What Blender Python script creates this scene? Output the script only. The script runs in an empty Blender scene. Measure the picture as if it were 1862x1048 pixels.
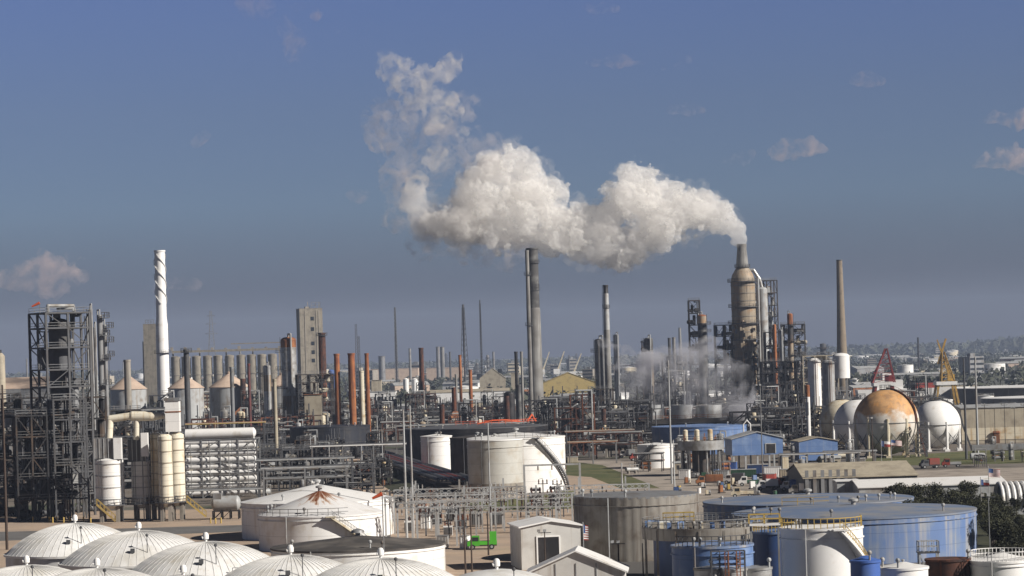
import bpy, math, random
import numpy as np
from math import sin, cos, pi, radians as R
S = bpy.context.scene
COL = S.collection
rnd = random.Random(7)

# ------------------------------------------------------------------ camera
F = 4900.0            # focal length in pixels of the 1862 px wide photograph
H = 30.0              # camera height over the ground (m)
ROLL = 0.0297
V0 = 124.0
cam_data = bpy.data.cameras.new("camera")
cam = bpy.data.objects.new("camera", cam_data)
COL.objects.link(cam)
cam_data.sensor_width = 36.0
cam_data.lens = F / 1862.0 * 36.0
cam_data.clip_start = 1.0
cam_data.clip_end = 60000.0
cam_data.shift_y = V0 * cos(ROLL) / 1862.0
cam_data.shift_x = -V0 * sin(ROLL) / 1862.0
cam.location = (0, 0, H)
from mathutils import Euler, Matrix, Vector
cam.matrix_world = Matrix.Translation((0, 0, H)) @ Matrix.Rotation(R(90), 4, 'X') @ Matrix.Rotation(-ROLL, 4, 'Z')
S.camera = cam

# ------------------------------------------------------------------ sky, sun, exposure
SUN_EL, SUN_AZ = R(31), R(115)        # azimuth measured clockwise from +Y (the view direction)
world = bpy.data.worlds.new("World")
S.world = world
world.use_nodes = True
wt = world.node_tree
wt.nodes.clear()
wo = wt.nodes.new('ShaderNodeOutputWorld')
wb = wt.nodes.new('ShaderNodeBackground')
sky = wt.nodes.new('ShaderNodeTexSky')
sky.sky_type = 'NISHITA'
sky.sun_disc = False
sky.sun_elevation = SUN_EL
sky.sun_rotation = SUN_AZ
sky.altitude = 50
sky.air_density = 1.0
sky.dust_density = 0.6
sky.ozone_density = 2.0
wb.inputs[1].default_value = 0.0455
mulc = wt.nodes.new('ShaderNodeMix'); mulc.data_type = 'RGBA'; mulc.blend_type = 'MULTIPLY'; mulc.inputs[0].default_value = 1.0
tcw = wt.nodes.new('ShaderNodeTexCoord')
sep = wt.nodes.new('ShaderNodeSeparateXYZ')
rampw = wt.nodes.new('ShaderNodeValToRGB')
wt.links.new(tcw.outputs['Generated'], sep.inputs[0])
wt.links.new(sep.outputs[2], rampw.inputs[0])
e = rampw.color_ramp.elements
e[0].position = 0.0;  e[0].color = (0.255, 0.27, 0.50, 1)
e[1].position = 0.135; e[1].color = (0.60, 0.65, 1.09, 1)
k = e.new(0.027); k.color = (0.255, 0.30, 0.55, 1)
k = e.new(0.057); k.color = (0.47, 0.575, 0.91, 1)
k = e.new(0.093); k.color = (0.54, 0.60, 0.94, 1)
k = e.new(0.2); k.color = (0.22, 0.25, 0.38, 1)  # this stop and the next: unseen upper sky, darkened to cut ambient light
k = e.new(0.32); k.color = (0.085, 0.10, 0.15, 1)
wt.links.new(sky.outputs[0], mulc.inputs[6])
wt.links.new(rampw.outputs[0], mulc.inputs[7])
wt.links.new(mulc.outputs[2], wb.inputs[0])
wt.links.new(wb.outputs[0], wo.inputs[0])

sd = bpy.data.lights.new("sun", 'SUN')
sd.energy = 5.0
sd.angle = R(0.5)
sd.color = (1.0, 0.94, 0.86)
sun = bpy.data.objects.new("sun", sd)
COL.objects.link(sun)
sdir = Vector((sin(SUN_AZ) * cos(SUN_EL), cos(SUN_AZ) * cos(SUN_EL), sin(SUN_EL)))
sun.rotation_euler = sdir.to_track_quat('Z', 'Y').to_euler()

S.view_settings.view_transform = 'Standard'
S.view_settings.look = 'None'
S.view_settings.gamma = 1.0
S.view_settings.use_curve_mapping = False
S.view_settings.exposure = 0.36
S.render.engine = 'CYCLES'
S.cycles.max_bounces = 16
S.cycles.diffuse_bounces = 2
S.cycles.glossy_bounces = 2
S.cycles.transparent_max_bounces = 24
S.cycles.volume_bounces = 14
S.cycles.use_denoising = True
S.cycles.caustics_reflective = False
S.cycles.caustics_refractive = False

# ------------------------------------------------------------------ photograph pixel -> place
cR, sR = cos(ROLL), sin(ROLL)
def U(px, py): return (px - 931) * cR - (py - 524) * sR
def V(px, py): return (px - 931) * sR + (py - 524) * cR - V0      # pixels under the horizon
def P(px, py, D): return Vector((U(px, py) / F * D, D, H - V(px, py) / F * D))
def DG(px, py): return H * F / V(px, py)                          # depth of the ground seen at a pixel
def G(px, py): d = DG(px, py); return Vector((U(px, py) / F * d, d, 0))
def Dz(px, py, z): return (H - z) * F / V(px, py)                 # depth where the pixel looks at height z

# ------------------------------------------------------------------ mesh builder
class MB:
    def __init__(s): s.v = []; s.f = []
    def add(s, vs, fs):
        o = len(s.v); s.v.extend(vs); s.f.extend([tuple(i + o for i in f) for f in fs]); return s
    def box(s, x0, x1, y0, y1, z0, z1):
        return s.add([(x0,y0,z0),(x1,y0,z0),(x1,y1,z0),(x0,y1,z0),(x0,y0,z1),(x1,y0,z1),(x1,y1,z1),(x0,y1,z1)],
                     [(0,3,2,1),(4,5,6,7),(0,1,5,4),(1,2,6,5),(2,3,7,6),(3,0,4,7)])
    def cbox(s, c, d): return s.box(c[0]-d[0]/2, c[0]+d[0]/2, c[1]-d[1]/2, c[1]+d[1]/2, c[2]-d[2]/2, c[2]+d[2]/2)
    def bar(s, p, q, w, n=4, w2=None):
        p, q = Vector(p), Vector(q); d = q - p
        if d.length < 1e-6: return s
        d.normalize()
        a = Vector((0, 0, 1)) if abs(d.z) < .95 else Vector((1, 0, 0))
        a = (a - d * a.dot(d)).normalized(); b = d.cross(a)
        w2 = w if w2 is None else w2
        rr = .7071 if n == 4 else .5
        off = pi / 4 if n == 4 else 0
        vs = []
        for c, ww in ((p, w), (q, w2)):
            for i in range(n):
                t = 2 * pi * i / n + off
                vs.append(tuple(c + (a * cos(t) + b * sin(t)) * ww * rr))
        fs = [(i, (i + 1) % n, n + (i + 1) % n, n + i) for i in range(n)]
        fs += [tuple(range(n - 1, -1, -1)), tuple(range(n, 2 * n))]
        return s.add(vs, fs)
    def tube(s, p, q, r, n=8, r2=None): return s.bar(p, q, 2 * r, n, None if r2 is None else 2 * r2)
    def path(s, pts, r, n=8):
        for a, b in zip(pts[:-1], pts[1:]): s.tube(a, b, r, n)
        for c in pts[1:-1]: s.ball(c, r * 1.03, max(6, n), 4)
        return s
    def lathe(s, prof, c=(0, 0), n=24, wob=None, caps=True):
        vs = []; fs = []
        for k, (r, z) in enumerate(prof):
            for i in range(n):
                rr = max(r, 1e-4) * (1 + (wob[i % len(wob)] if wob else 0))
                t = 2 * pi * i / n
                vs.append((c[0] + rr * cos(t), c[1] + rr * sin(t), z))
        for k in range(len(prof) - 1):
            for i in range(n):
                j = (i + 1) % n
                fs.append((k*n+i, k*n+j, (k+1)*n+j, (k+1)*n+i))
        if caps:
            if prof[0][0] > .01: fs.append(tuple(range(n - 1, -1, -1)))
            if prof[-1][0] > .01: m = (len(prof) - 1) * n; fs.append(tuple(range(m, m + n)))
        return s.add(vs, fs)
    def ball(s, c, r, n=10, m=6, sz=1.0):
        vs = []; fs = []
        for k in range(1, m):
            t = pi * k / m
            for i in range(n):
                a = 2 * pi * i / n
                vs.append((c[0] + r*sin(t)*cos(a), c[1] + r*sin(t)*sin(a), c[2] - sz*r*cos(t)))
        o = len(vs); vs += [(c[0], c[1], c[2] - r*sz), (c[0], c[1], c[2] + r*sz)]
        for k in range(m - 2):
            for i in range(n):
                j = (i + 1) % n
                fs.append((k*n+i, k*n+j, (k+1)*n+j, (k+1)*n+i))
        for i in range(n):
            j = (i + 1) % n
            fs.append((j, i, o)); fs.append(((m-2)*n+i, (m-2)*n+j, o+1))
        return s.add(vs, fs)
    def drum(s, p, q, r, n=14):      # horizontal or upright vessel with dished ends
        p, q = Vector(p), Vector(q); d = (q - p).normalized()
        a = Vector((0, 0, 1)) if abs(d.z) < .95 else Vector((1, 0, 0))
        a = (a - d * a.dot(d)).normalized(); b = d.cross(a)
        prof = [(-.45*r, .15*r), (-.38*r, .5*r), (-.2*r, .85*r), (0, r)]
        L = (q - p).length
        prof = prof + [(L - t, rr) for t, rr in reversed(prof)]
        vs = []; fs = []
        for t, rr in prof:
            for i in range(n):
                an = 2*pi*i/n
                vs.append(tuple(p + d*t + (a*cos(an) + b*sin(an))*rr))
        for k in range(len(prof) - 1):
            for i in range(n):
                j = (i + 1) % n
                fs.append((k*n+i, k*n+j, (k+1)*n+j, (k+1)*n+i))
        fs.append(tuple(range(n-1, -1, -1))); m = (len(prof)-1)*n; fs.append(tuple(range(m, m+n)))
        return s.add(vs, fs)
    def ringrail(s, r, z, h=1.1, n=24, t=.06, a0=0, a1=2*pi, posts=True, c=(0, 0)):
        k = max(3, int(n * (a1 - a0) / (2 * pi)))
        pts = [(c[0] + r*cos(a0+(a1-a0)*i/k), c[1] + r*sin(a0+(a1-a0)*i/k)) for i in range(k + 1)]
        for i in range(k):
            for hh in (h, h*.5): s.bar((*pts[i], z+hh), (*pts[i+1], z+hh), t)
            if posts: s.bar((*pts[i], z), (*pts[i], z+h), t)
        return s
    def rail(s, pts, h=1.1, t=.06, step=2.0):
        for a, b in zip(pts[:-1], pts[1:]):
            a, b = Vector(a), Vector(b); up = Vector((0, 0, 1))
            for hh in (h, h*.5): s.bar(a + up*hh, b + up*hh, t)
            m = max(1, int((b-a).length/step))
            for i in range(m + 1):
                c = a.lerp(b, i/m); s.bar(c, c + up*h, t)
        return s
    def mesh(s, name):
        me = bpy.data.meshes.new(name)
        me.from_pydata(s.v, [], s.f); me.update()
        return me

def part(name, mb, m, parent=None, smooth=True, loc=None):
    me = mb.mesh(name) if isinstance(mb, MB) else mb
    me.materials.append(m)
    if smooth and len(me.polygons):
        me.polygons.foreach_set('use_smooth', [True]*len(me.polygons))
        me.set_sharp_from_angle(angle=R(32))
    o = bpy.data.objects.new(name, me); COL.objects.link(o)
    if parent is not None: o.parent = parent
    if loc is not None: o.location = loc
    return o
def thing(name, label, cat, loc=(0, 0, 0), rz=0, group=None):
    o = bpy.data.objects.new(name, None); COL.objects.link(o)
    o.empty_display_size = .5
    o.location = loc; o.rotation_euler = (0, 0, rz)
    o['label'] = label; o['category'] = cat; o['kind'] = 'thing'
    if group: o['group'] = group
    return o
def tag(o, label, cat=None, group=None, kind=None):
    o['label'] = label
    if cat: o['category'] = cat
    if group: o['group'] = group
    if kind: o['kind'] = kind
    return o
KIDS = {}
def dup(root, loc, rz=0, sc=1.0, label=None, group=None):
    r = root.copy(); COL.objects.link(r); r.location = loc; r.rotation_euler = (0, 0, rz)
    r.scale = (sc, sc, sc) if not isinstance(sc, tuple) else sc
    if label: r['label'] = label
    if group: r['group'] = group
    if root.name not in KIDS: KIDS[root.name] = [(ch, list(ch.children)) for ch in root.children]
    for ch, gs in KIDS[root.name]:
        c = ch.copy(); COL.objects.link(c); c.parent = r
        for g in gs:
            d = g.copy(); COL.objects.link(d); d.parent = c
    return r

# ------------------------------------------------------------------ materials
def mat(name, col, rough=.55, metal=0.0, dirt=None, dirt_amt=.35, dirt_scale=.35, streak=None, streak_amt=.4,
        streak_w=1.4, course=0.0, spec=.4, var=.12, bump=0.0, bump_scale=3.0, extra=None):
    m = bpy.data.materials.new(name); m.use_nodes = True
    t = m.node_tree; N = t.nodes; L = t.links
    b = N['Principled BSDF']
    b.inputs['Roughness'].default_value = rough
    b.inputs['Metallic'].default_value = metal
    b.inputs['Specular IOR Level'].default_value = spec
    tc = N.new('ShaderNodeTexCoord')
    oi = N.new('ShaderNodeObjectInfo')
    off = N.new('ShaderNodeVectorMath'); off.operation = 'ADD'
    rv = N.new('ShaderNodeVectorMath'); rv.operation = 'SCALE'; rv.inputs[0].default_value = (37, 71, 53)
    L.new(oi.outputs['Random'], rv.inputs['Scale'])
    L.new(tc.outputs['Object'], off.inputs[0]); L.new(rv.outputs[0], off.inputs[1])
    def mix(a, bcol, fac, mode='MIX'):
        x = N.new('ShaderNodeMix'); x.data_type = 'RGBA'; x.blend_type = mode
        if isinstance(fac, float): x.inputs[0].default_value = fac
        else: L.new(fac, x.inputs[0])
        for i, c in ((6, a), (7, bcol)):
            if isinstance(c, tuple): x.inputs[i].default_value = (*c, 1)
            else: L.new(c, x.inputs[i])
        return x.outputs[2]
    def noise(scale, detail=4, vec=None, stretch=None):
        n = N.new('ShaderNodeTexNoise'); n.inputs['Scale'].default_value = scale; n.inputs['Detail'].default_value = detail
        v = vec or off.outputs[0]
        if stretch:
            mp = N.new('ShaderNodeMapping'); mp.inputs['Scale'].default_value = stretch
            L.new(v, mp.inputs[0]); v = mp.outputs[0]
        L.new(v, n.inputs['Vector']); return n.outputs[0]
    def ramp(v, a, bb, hi=1.0):
        r = N.new('ShaderNodeMapRange'); r.inputs[1].default_value = a; r.inputs[2].default_value = bb; r.inputs[4].default_value = hi
        L.new(v, r.inputs[0]); return r.outputs[0]
    c = tuple(col)
    v = noise(dirt_scale * 2.7, 5)
    c = mix(c, tuple(x * .62 for x in col), ramp(v, .35, .75, var * 2.2))
    if dirt is not None:
        c = mix(c, dirt, ramp(noise(dirt_scale, 6), .62 - dirt_amt * .5, .80 - dirt_amt * .35))
    if streak is not None:
        c = mix(c, streak, ramp(noise(1.0, 4, stretch=(streak_w, streak_w, .07)), .62 - streak_amt * .3, .80 - streak_amt * .2, .85))
    if course > 0:
        sz = N.new('ShaderNodeSeparateXYZ'); L.new(tc.outputs['Object'], sz.inputs[0])
        q = N.new('ShaderNodeMath'); q.operation = 'DIVIDE'; q.inputs[1].default_value = course; L.new(sz.outputs[2], q.inputs[0])
        fr = N.new('ShaderNodeMath'); fr.operation = 'FRACT'; L.new(q.outputs[0], fr.inputs[0])
        lt = N.new('ShaderNodeMath'); lt.operation = 'LESS_THAN'; lt.inputs[1].default_value = .05; L.new(fr.outputs[0], lt.inputs[0])
        ml = N.new('ShaderNodeMath'); ml.operation = 'MULTIPLY'; ml.inputs[1].default_value = .35; L.new(lt.outputs[0], ml.inputs[0])
        c = mix(c, tuple(x * .45 for x in col), ml.outputs[0])
    if extra: c = extra(N, L, tc, off, mix, noise, ramp, c)
    # small value change from object to object
    mr = N.new('ShaderNodeMapRange'); mr.inputs[3].default_value = 1 - var; mr.inputs[4].default_value = 1 + var * .5
    L.new(oi.outputs['Random'], mr.inputs[0])
    hs = N.new('ShaderNodeHueSaturation'); L.new(mr.outputs[0], hs.inputs['Value'])
    if isinstance(c, tuple): hs.inputs['Color'].default_value = (*c, 1)
    else: L.new(c, hs.inputs['Color'])
    L.new(hs.outputs[0], b.inputs['Base Color'])
    if bump > 0:
        bn = N.new('ShaderNodeBump'); bn.inputs['Strength'].default_value = bump; bn.inputs['Distance'].default_value = .1
        L.new(noise(bump_scale, 3), bn.inputs['Height']); L.new(bn.outputs[0], b.inputs['Normal'])
    return m

RUST = (.26, .10, .035)
M = {}
M['white'] = mat('white_paint', (.80, .79, .765), .45, dirt=(.58, .52, .42), dirt_amt=.12, streak=(.50, .42, .32), streak_amt=.10, course=2.4, var=.06)
M['whiteplain'] = mat('white_paint_plain', (.80, .79, .77), .45, dirt=(.55, .50, .42), dirt_amt=.10, var=.06)
M['domewhite'] = mat('dome_white', (.77, .765, .75), .5, dirt=(.56, .54, .49), dirt_amt=.3, dirt_scale=.3, streak=(.55, .50, .42), streak_amt=.1, var=.12)
M['cream'] = mat('cream_paint', (.62, .56, .43), .55, dirt=(.40, .28, .14), dirt_amt=.2, streak=(.42, .28, .13), streak_amt=.25, course=2.6, var=.1)
M['beige'] = mat('beige_wall', (.42, .37, .28), .7, dirt=(.28, .24, .18), dirt_amt=.3, streak=(.25, .21, .16), streak_amt=.3)
M['yellowwall'] = mat('yellow_wall', (.50, .38, .15), .7, dirt=(.36, .27, .12), dirt_amt=.25)
M['concrete'] = mat('concrete', (.30, .27, .23), .8, dirt=(.2, .18, .15), dirt_amt=.3, streak=(.16, .14, .12), streak_amt=.35)
M['silo'] = mat('silo_concrete', (.27, .24, .19), .8, dirt=(.17, .15, .12), dirt_amt=.3, streak=(.15, .13, .11), streak_amt=.4)
M['grey'] = mat('grey_steel', (.24, .245, .25), .5, metal=.15, dirt=(.14, .12, .10), dirt_amt=.25, streak=(.18, .12, .08), streak_amt=.2)
M['lightgrey'] = mat('light_grey_steel', (.42, .43, .43), .45, metal=.1, dirt=(.25, .22, .19), dirt_amt=.25, streak=(.25, .2, .15), streak_amt=.2)
M['silver'] = mat('aluminium_cladding', (.48, .48, .47), .42, metal=.45, dirt=(.25, .23, .2), dirt_amt=.4, dirt_scale=.5, course=1.5, var=.2)
M['dark'] = mat('dark_steel', (.032, .032, .034), .6, dirt=(.09, .06, .04), dirt_amt=.3)
M['darkgrey'] = mat('dark_grey_steel', (.085, .087, .094), .6, dirt=(.06, .055, .05), dirt_amt=.3)
M['black'] = mat('black_coating', (.012, .012, .014), .55, dirt=(.04, .035, .035), dirt_amt=.3)
M['navyblack'] = mat('blue_black_coating', (.022, .025, .036), .5, dirt=(.045, .042, .042), dirt_amt=.3, streak=(.05, .05, .05), streak_amt=.25)
M['brownblack'] = mat('brown_black_coating', (.055, .048, .042), .7, dirt=(.035, .03, .028), dirt_amt=.3)
M['rust'] = mat('rusty_steel', (.30, .12, .045), .85, dirt=(.13, .05, .025), dirt_amt=.4, streak=(.07, .035, .02), streak_amt=.4)
M['rustdark'] = mat('dark_rusty_steel', (.10, .04, .025), .85, dirt=(.035, .02, .018), dirt_amt=.5, dirt_scale=.6, streak=(.30, .09, .03), streak_amt=.3)
M['orange'] = mat('orange_rust_stack', (.34, .125, .04), .8, dirt=(.22, .07, .03), dirt_amt=.4, streak=(.07, .03, .02), streak_amt=.55)
M['yellow'] = mat('yellow_paint', (.46, .32, .08), .6, dirt=(.3, .22, .1), dirt_amt=.3)
M['ochre'] = mat('ochre_crane_paint', (.45, .27, .05), .6, dirt=(.2, .13, .05), dirt_amt=.35, dirt_scale=.6)
M['red'] = mat('red_paint', (.30, .04, .03), .6, dirt=(.2, .06, .04), dirt_amt=.3)
M['redorange'] = mat('red_orange_paint', (.70, .12, .04), .5)
M['cranered'] = mat('crane_red', (.19, .022, .02), .5, dirt=(.15, .02, .02), dirt_amt=.3)
M['green'] = mat('bright_green_paint', (.08, .42, .03), .5, dirt=(.1, .25, .05), dirt_amt=.25)
M['blue'] = mat('blue_paint', (.105, .18, .36), .5, streak=(.25, .28, .36), streak_amt=.25, course=2.0, dirt=(.20, .28, .44), dirt_amt=.25, var=.05)
M['bluetank'] = mat('weathered_blue_paint', (.115, .185, .36), .6, dirt=(.17, .22, .32), dirt_amt=.35, dirt_scale=.3, streak=(.36, .345, .32), streak_amt=.50, streak_w=1.1, var=.05, course=2.1)
M['blueroof'] = mat('weathered_blue_roof', (.125, .17, .265), .65, dirt=(.24, .235, .23), dirt_amt=.4, dirt_scale=.15, var=.05)
M['navy'] = mat('navy_paint', (.035, .075, .20), .5, dirt=(.05, .06, .12), dirt_amt=.2, streak=(.10, .12, .18), streak_amt=.1)
M['brightblue'] = mat('bright_blue_paint', (.06, .13, .40), .5, dirt=(.1, .16, .32), dirt_amt=.2)
M['bright'] = mat('bright_galvanised', (.55, .56, .56), .35, metal=.3)
M['tan'] = mat('tan_roof', (.52, .40, .31), .75, dirt=(.40, .30, .24), dirt_amt=.3)
M['browntank'] = mat('brown_grey_cladding', (.27, .25, .22), .6, metal=.1, dirt=(.13, .10, .075), dirt_amt=.25, streak=(.10, .07, .05), streak_amt=.30, streak_w=2.0, var=.08)
M['darkroof'] = mat('dark_stained_roof', (.055, .05, .046), .8, dirt=(.14, .125, .11), dirt_amt=.35, dirt_scale=.22)
M['palewall'] = mat('pale_metal_wall', (.62, .61, .58), .6, dirt=(.45, .42, .38), dirt_amt=.2, streak=(.42, .38, .33), streak_amt=.15)
M['maroon'] = mat('maroon_paint', (.16, .04, .035), .7, dirt=(.06, .03, .03), dirt_amt=.4)
M['darkgreen'] = mat('dark_green_paint', (.03, .09, .05), .6)
M['ivory'] = mat('ivory_paint', (.70, .65, .53), .55, dirt=(.45, .32, .17), dirt_amt=.15, streak=(.48, .34, .17), streak_amt=.22, course=2.6, var=.08)
M['greywhite'] = mat('grey_white_paint', (.50, .49, .45), .5, dirt=(.4, .36, .3), dirt_amt=.2, course=2.4)
M['wood'] = mat('wood_pole', (.07, .05, .04), .9)
M['glass'] = mat('dark_glass', (.02, .025, .03), .15, spec=.6)
M['tyre'] = mat('rubber', (.02, .02, .02), .9)
M['fccbeige'] = mat('heat_stained_cladding', (.32, .265, .195), .6, metal=.1, dirt=(.34, .19, .085), dirt_amt=.25, dirt_scale=.22, streak=(.14, .11, .08), streak_amt=.35, course=3.2, var=.1)
M['stackmix'] = mat('stained_grey_stack', (.27, .265, .25), .65, dirt=(.14, .13, .12), dirt_amt=.4, dirt_scale=.12, streak=(.12, .11, .10), streak_amt=.4)
M['soot'] = mat('soot_stack', (.075, .073, .072), .8, dirt=(.2, .2, .19), dirt_amt=.3, dirt_scale=.3)
M['chimconc'] = mat('chimney_concrete', (.23, .185, .135), .85, dirt=(.15, .12, .09), dirt_amt=.2)
# ------------------------------------------------------------------ steam and clouds: closed billowing hulls filled with vapour
def vnoise(p, seed):
    """smooth value noise in -1..1 at points p (N,3)"""
    rs = np.random.RandomState(seed); T = rs.rand(32, 32, 32).astype(np.float32) * 2 - 1
    i = np.floor(p).astype(np.int32); f = (p - i).astype(np.float32); f = f * f * (3 - 2 * f)
    a = i & 31; b = (i + 1) & 31
    def g(x, y, z): return T[x, y, z]
    c00 = g(a[:,0],a[:,1],a[:,2])*(1-f[:,0]) + g(b[:,0],a[:,1],a[:,2])*f[:,0]
    c10 = g(a[:,0],b[:,1],a[:,2])*(1-f[:,0]) + g(b[:,0],b[:,1],a[:,2])*f[:,0]
    c01 = g(a[:,0],a[:,1],b[:,2])*(1-f[:,0]) + g(b[:,0],a[:,1],b[:,2])*f[:,0]
    c11 = g(a[:,0],b[:,1],b[:,2])*(1-f[:,0]) + g(b[:,0],b[:,1],b[:,2])*f[:,0]
    c0 = c00*(1-f[:,1]) + c10*f[:,1]; c1 = c01*(1-f[:,1]) + c11*f[:,1]
    return c0*(1-f[:,2]) + c1*f[:,2]

def hull(blobs, vox, billow=.3, ragged=.0, wave=6.0, seed=1, squash=1.0):
    """blobs: (x, y, z, r). Returns vertices and quads of the surface of the bulged union."""
    B = np.array(blobs, np.float32)
    pad = 1.5 * vox + .45 * B[:,3].max()
    lo = (B[:,:3] - B[:,3:4]).min(0) - pad; hi = (B[:,:3] + B[:,3:4]).max(0) + pad
    n = np.maximum(4, np.ceil((hi - lo) / vox).astype(int)) + 1
    ax = [lo[k] + vox * np.arange(n[k], dtype=np.float32) for k in range(3)]
    E = np.full(n, 1e-6, np.float32); k_s = 1.0 / (vox * 1.6)
    W = np.zeros(n, np.float32); WR = np.zeros(n, np.float32)
    for x, y, z, r in B:
        s = []
        for k, c in enumerate((x, y, z)):
            a = max(0, int((c - r*1.5 - vox*3 - lo[k]) / vox)); b = min(n[k], int((c + r*1.5 + vox*3 - lo[k]) / vox) + 2); s.append(slice(a, b))
        X, Y, Z = np.meshgrid(ax[0][s[0]], ax[1][s[1]], ax[2][s[2]], indexing='ij')
        d = r - np.sqrt((X-x)**2 + (Y-y)**2 + ((Z-z)*squash)**2)
        ee = np.exp(np.clip(k_s * d, -14, 30)); E[s[0], s[1], s[2]] += ee
        W[s[0], s[1], s[2]] += ee; WR[s[0], s[1], s[2]] += ee * r
    phi = np.log(E) / k_s
    rad = WR / np.maximum(W, 1e-9)
    m = phi > -.5 * rad - 2*vox
    m &= rad > 0
    idx = np.argwhere(m)
    p = lo + idx * vox
    rr = rad[m]
    acc = np.zeros(len(p), np.float32); amp = 1.0; w = wave; tot = 0
    o = 0
    while w > vox * 1.3:
        th = .7 + 1.1*o; ct, sn = np.float32(cos(th)), np.float32(sin(th))
        q = np.stack([p[:,0]*ct - p[:,1]*sn, (p[:,0]*sn + p[:,1]*ct)*ct - p[:,2]*sn, (p[:,0]*sn + p[:,1]*ct)*sn + p[:,2]*ct], 1) / w + 13.7 * o
        acc += amp * (np.abs(vnoise(q, seed + o)) * 1.6 - .42) * billow
        if ragged: acc += amp * vnoise(q * 1.1 + 5, seed + 50 + o) * ragged
        amp *= .70; w *= .5; o += 1
    full = np.full(n, -1.0, np.float32)
    full[m] = phi[m] + acc * np.minimum(rr, wave * 1.2)
    full[0] = full[-1] = -1; full[:,0] = full[:,-1] = -1; full[:,:,0] = full[:,:,-1] = -1
    ins = full > 0
    C = [ins[a:n[0]-1+a, b:n[1]-1+b, c:n[2]-1+c] for a in (0,1) for b in (0,1) for c in (0,1)]
    cnt = sum(x.astype(np.int8) for x in C); cell = (cnt > 0) & (cnt < 8)
    ids = np.full(cell.shape, -1, np.int64); ci = np.argwhere(cell); ids[cell] = np.arange(len(ci))
    acc = np.zeros((len(ci), 3), np.float64); num = np.zeros(len(ci))
    cor = [(a,b,c) for a in (0,1) for b in (0,1) for c in (0,1)]
    for i, a in enumerate(cor):
        for j, b in enumerate(cor):
            if j > i and sum(abs(x-y) for x, y in zip(a, b)) == 1:
                fa = full[tuple((ci + a).T)]; fb = full[tuple((ci + b).T)]
                s = (fa > 0) != (fb > 0); t = np.where(s, fa / np.where(s, fa - fb, 1), 0)
                pt = np.array(a) + t[:,None] * (np.array(b) - np.array(a))
                acc += pt * s[:,None]; num += s
    verts = lo + (ci + acc / num[:,None]) * vox
    faces = []
    for axis in range(3):
        u, v = [(1,2),(2,0),(0,1)][axis]
        sl0 = [slice(None)]*3; sl1 = [slice(None)]*3; sl0[axis] = slice(0, -1); sl1[axis] = slice(1, None)
        a = ins[tuple(sl0)]; b = ins[tuple(sl1)]
        e = np.argwhere(a != b)
        e = e[(e[:,u] > 0) & (e[:,v] > 0)]
        fl = a[tuple(e.T)]
        du = np.zeros(3, int); du[u] = 1; dv = np.zeros(3, int); dv[v] = 1
        q = np.stack([ids[tuple((e - du - dv).T)], ids[tuple((e - dv).T)], ids[tuple(e.T)], ids[tuple((e - du).T)]], 1)
        q[~fl] = q[~fl][:, ::-1]
        faces.append(q)
    return verts, np.concatenate(faces)

def hull_mesh(name, blobs, vox, **kw):
    v, f = hull(blobs, vox, **kw)
    me = bpy.data.meshes.new(name)
    me.vertices.add(len(v)); me.vertices.foreach_set('co', v.astype(np.float32).ravel())
    me.loops.add(len(f)*4); me.loops.foreach_set('vertex_index', f.astype(np.int32).ravel())
    me.polygons.add(len(f)); me.polygons.foreach_set('loop_start', np.arange(0, len(f)*4, 4, dtype=np.int32))
    me.update(calc_edges=True); me.validate()
    me.polygons.foreach_set('use_smooth', [True]*len(me.polygons))
    return me

def vapour(name, density, col=(1, 1, 1), skin=0.0, aniso=.2, noise_scale=None, skincol=None):
    m = bpy.data.materials.new(name); m.use_nodes = True
    t = m.node_tree; t.nodes.clear(); N = t.nodes; L = t.links
    out = N.new('ShaderNodeOutputMaterial')
    pv = N.new('ShaderNodeVolumePrincipled')
    pv.inputs['Color'].default_value = (*col, 1); pv.inputs['Density'].default_value = density; pv.inputs['Anisotropy'].default_value = aniso
    if noise_scale:
        tc = N.new('ShaderNodeTexCoord'); nz = N.new('ShaderNodeTexNoise'); nz.inputs['Scale'].default_value = noise_scale; nz.inputs['Detail'].default_value = 4; nz.inputs['Roughness'].default_value = .52
        nz.inputs['Distortion'].default_value = 1.2
        mr = N.new('ShaderNodeMapRange'); mr.interpolation_type = 'SMOOTHSTEP'; mr.inputs[1].default_value = .42; mr.inputs[2].default_value = .70; mr.inputs[4].default_value = density * 2.6
        L.new(tc.outputs['Object'], nz.inputs['Vector']); L.new(nz.outputs[0], mr.inputs[0]); L.new(mr.outputs[0], pv.inputs['Density'])
    L.new(pv.outputs[0], out.inputs['Volume'])
    tr = N.new('ShaderNodeBsdfTransparent'); df = N.new('ShaderNodeBsdfDiffuse'); df.inputs[0].default_value = (*(skincol or col), 1)
    tl = N.new('ShaderNodeBsdfTranslucent'); tl.inputs[0].default_value = (*(skincol or col), 1)
    m1 = N.new('ShaderNodeMixShader'); m1.inputs[0].default_value = .4; L.new(df.outputs[0], m1.inputs[1]); L.new(tl.outputs[0], m1.inputs[2])
    m2 = N.new('ShaderNodeMixShader'); m2.inputs[0].default_value = skin; L.new(tr.outputs[0], m2.inputs[1]); L.new(m1.outputs[0], m2.inputs[2])
    L.new(m2.outputs[0], out.inputs['Surface'])
    return m

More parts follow.
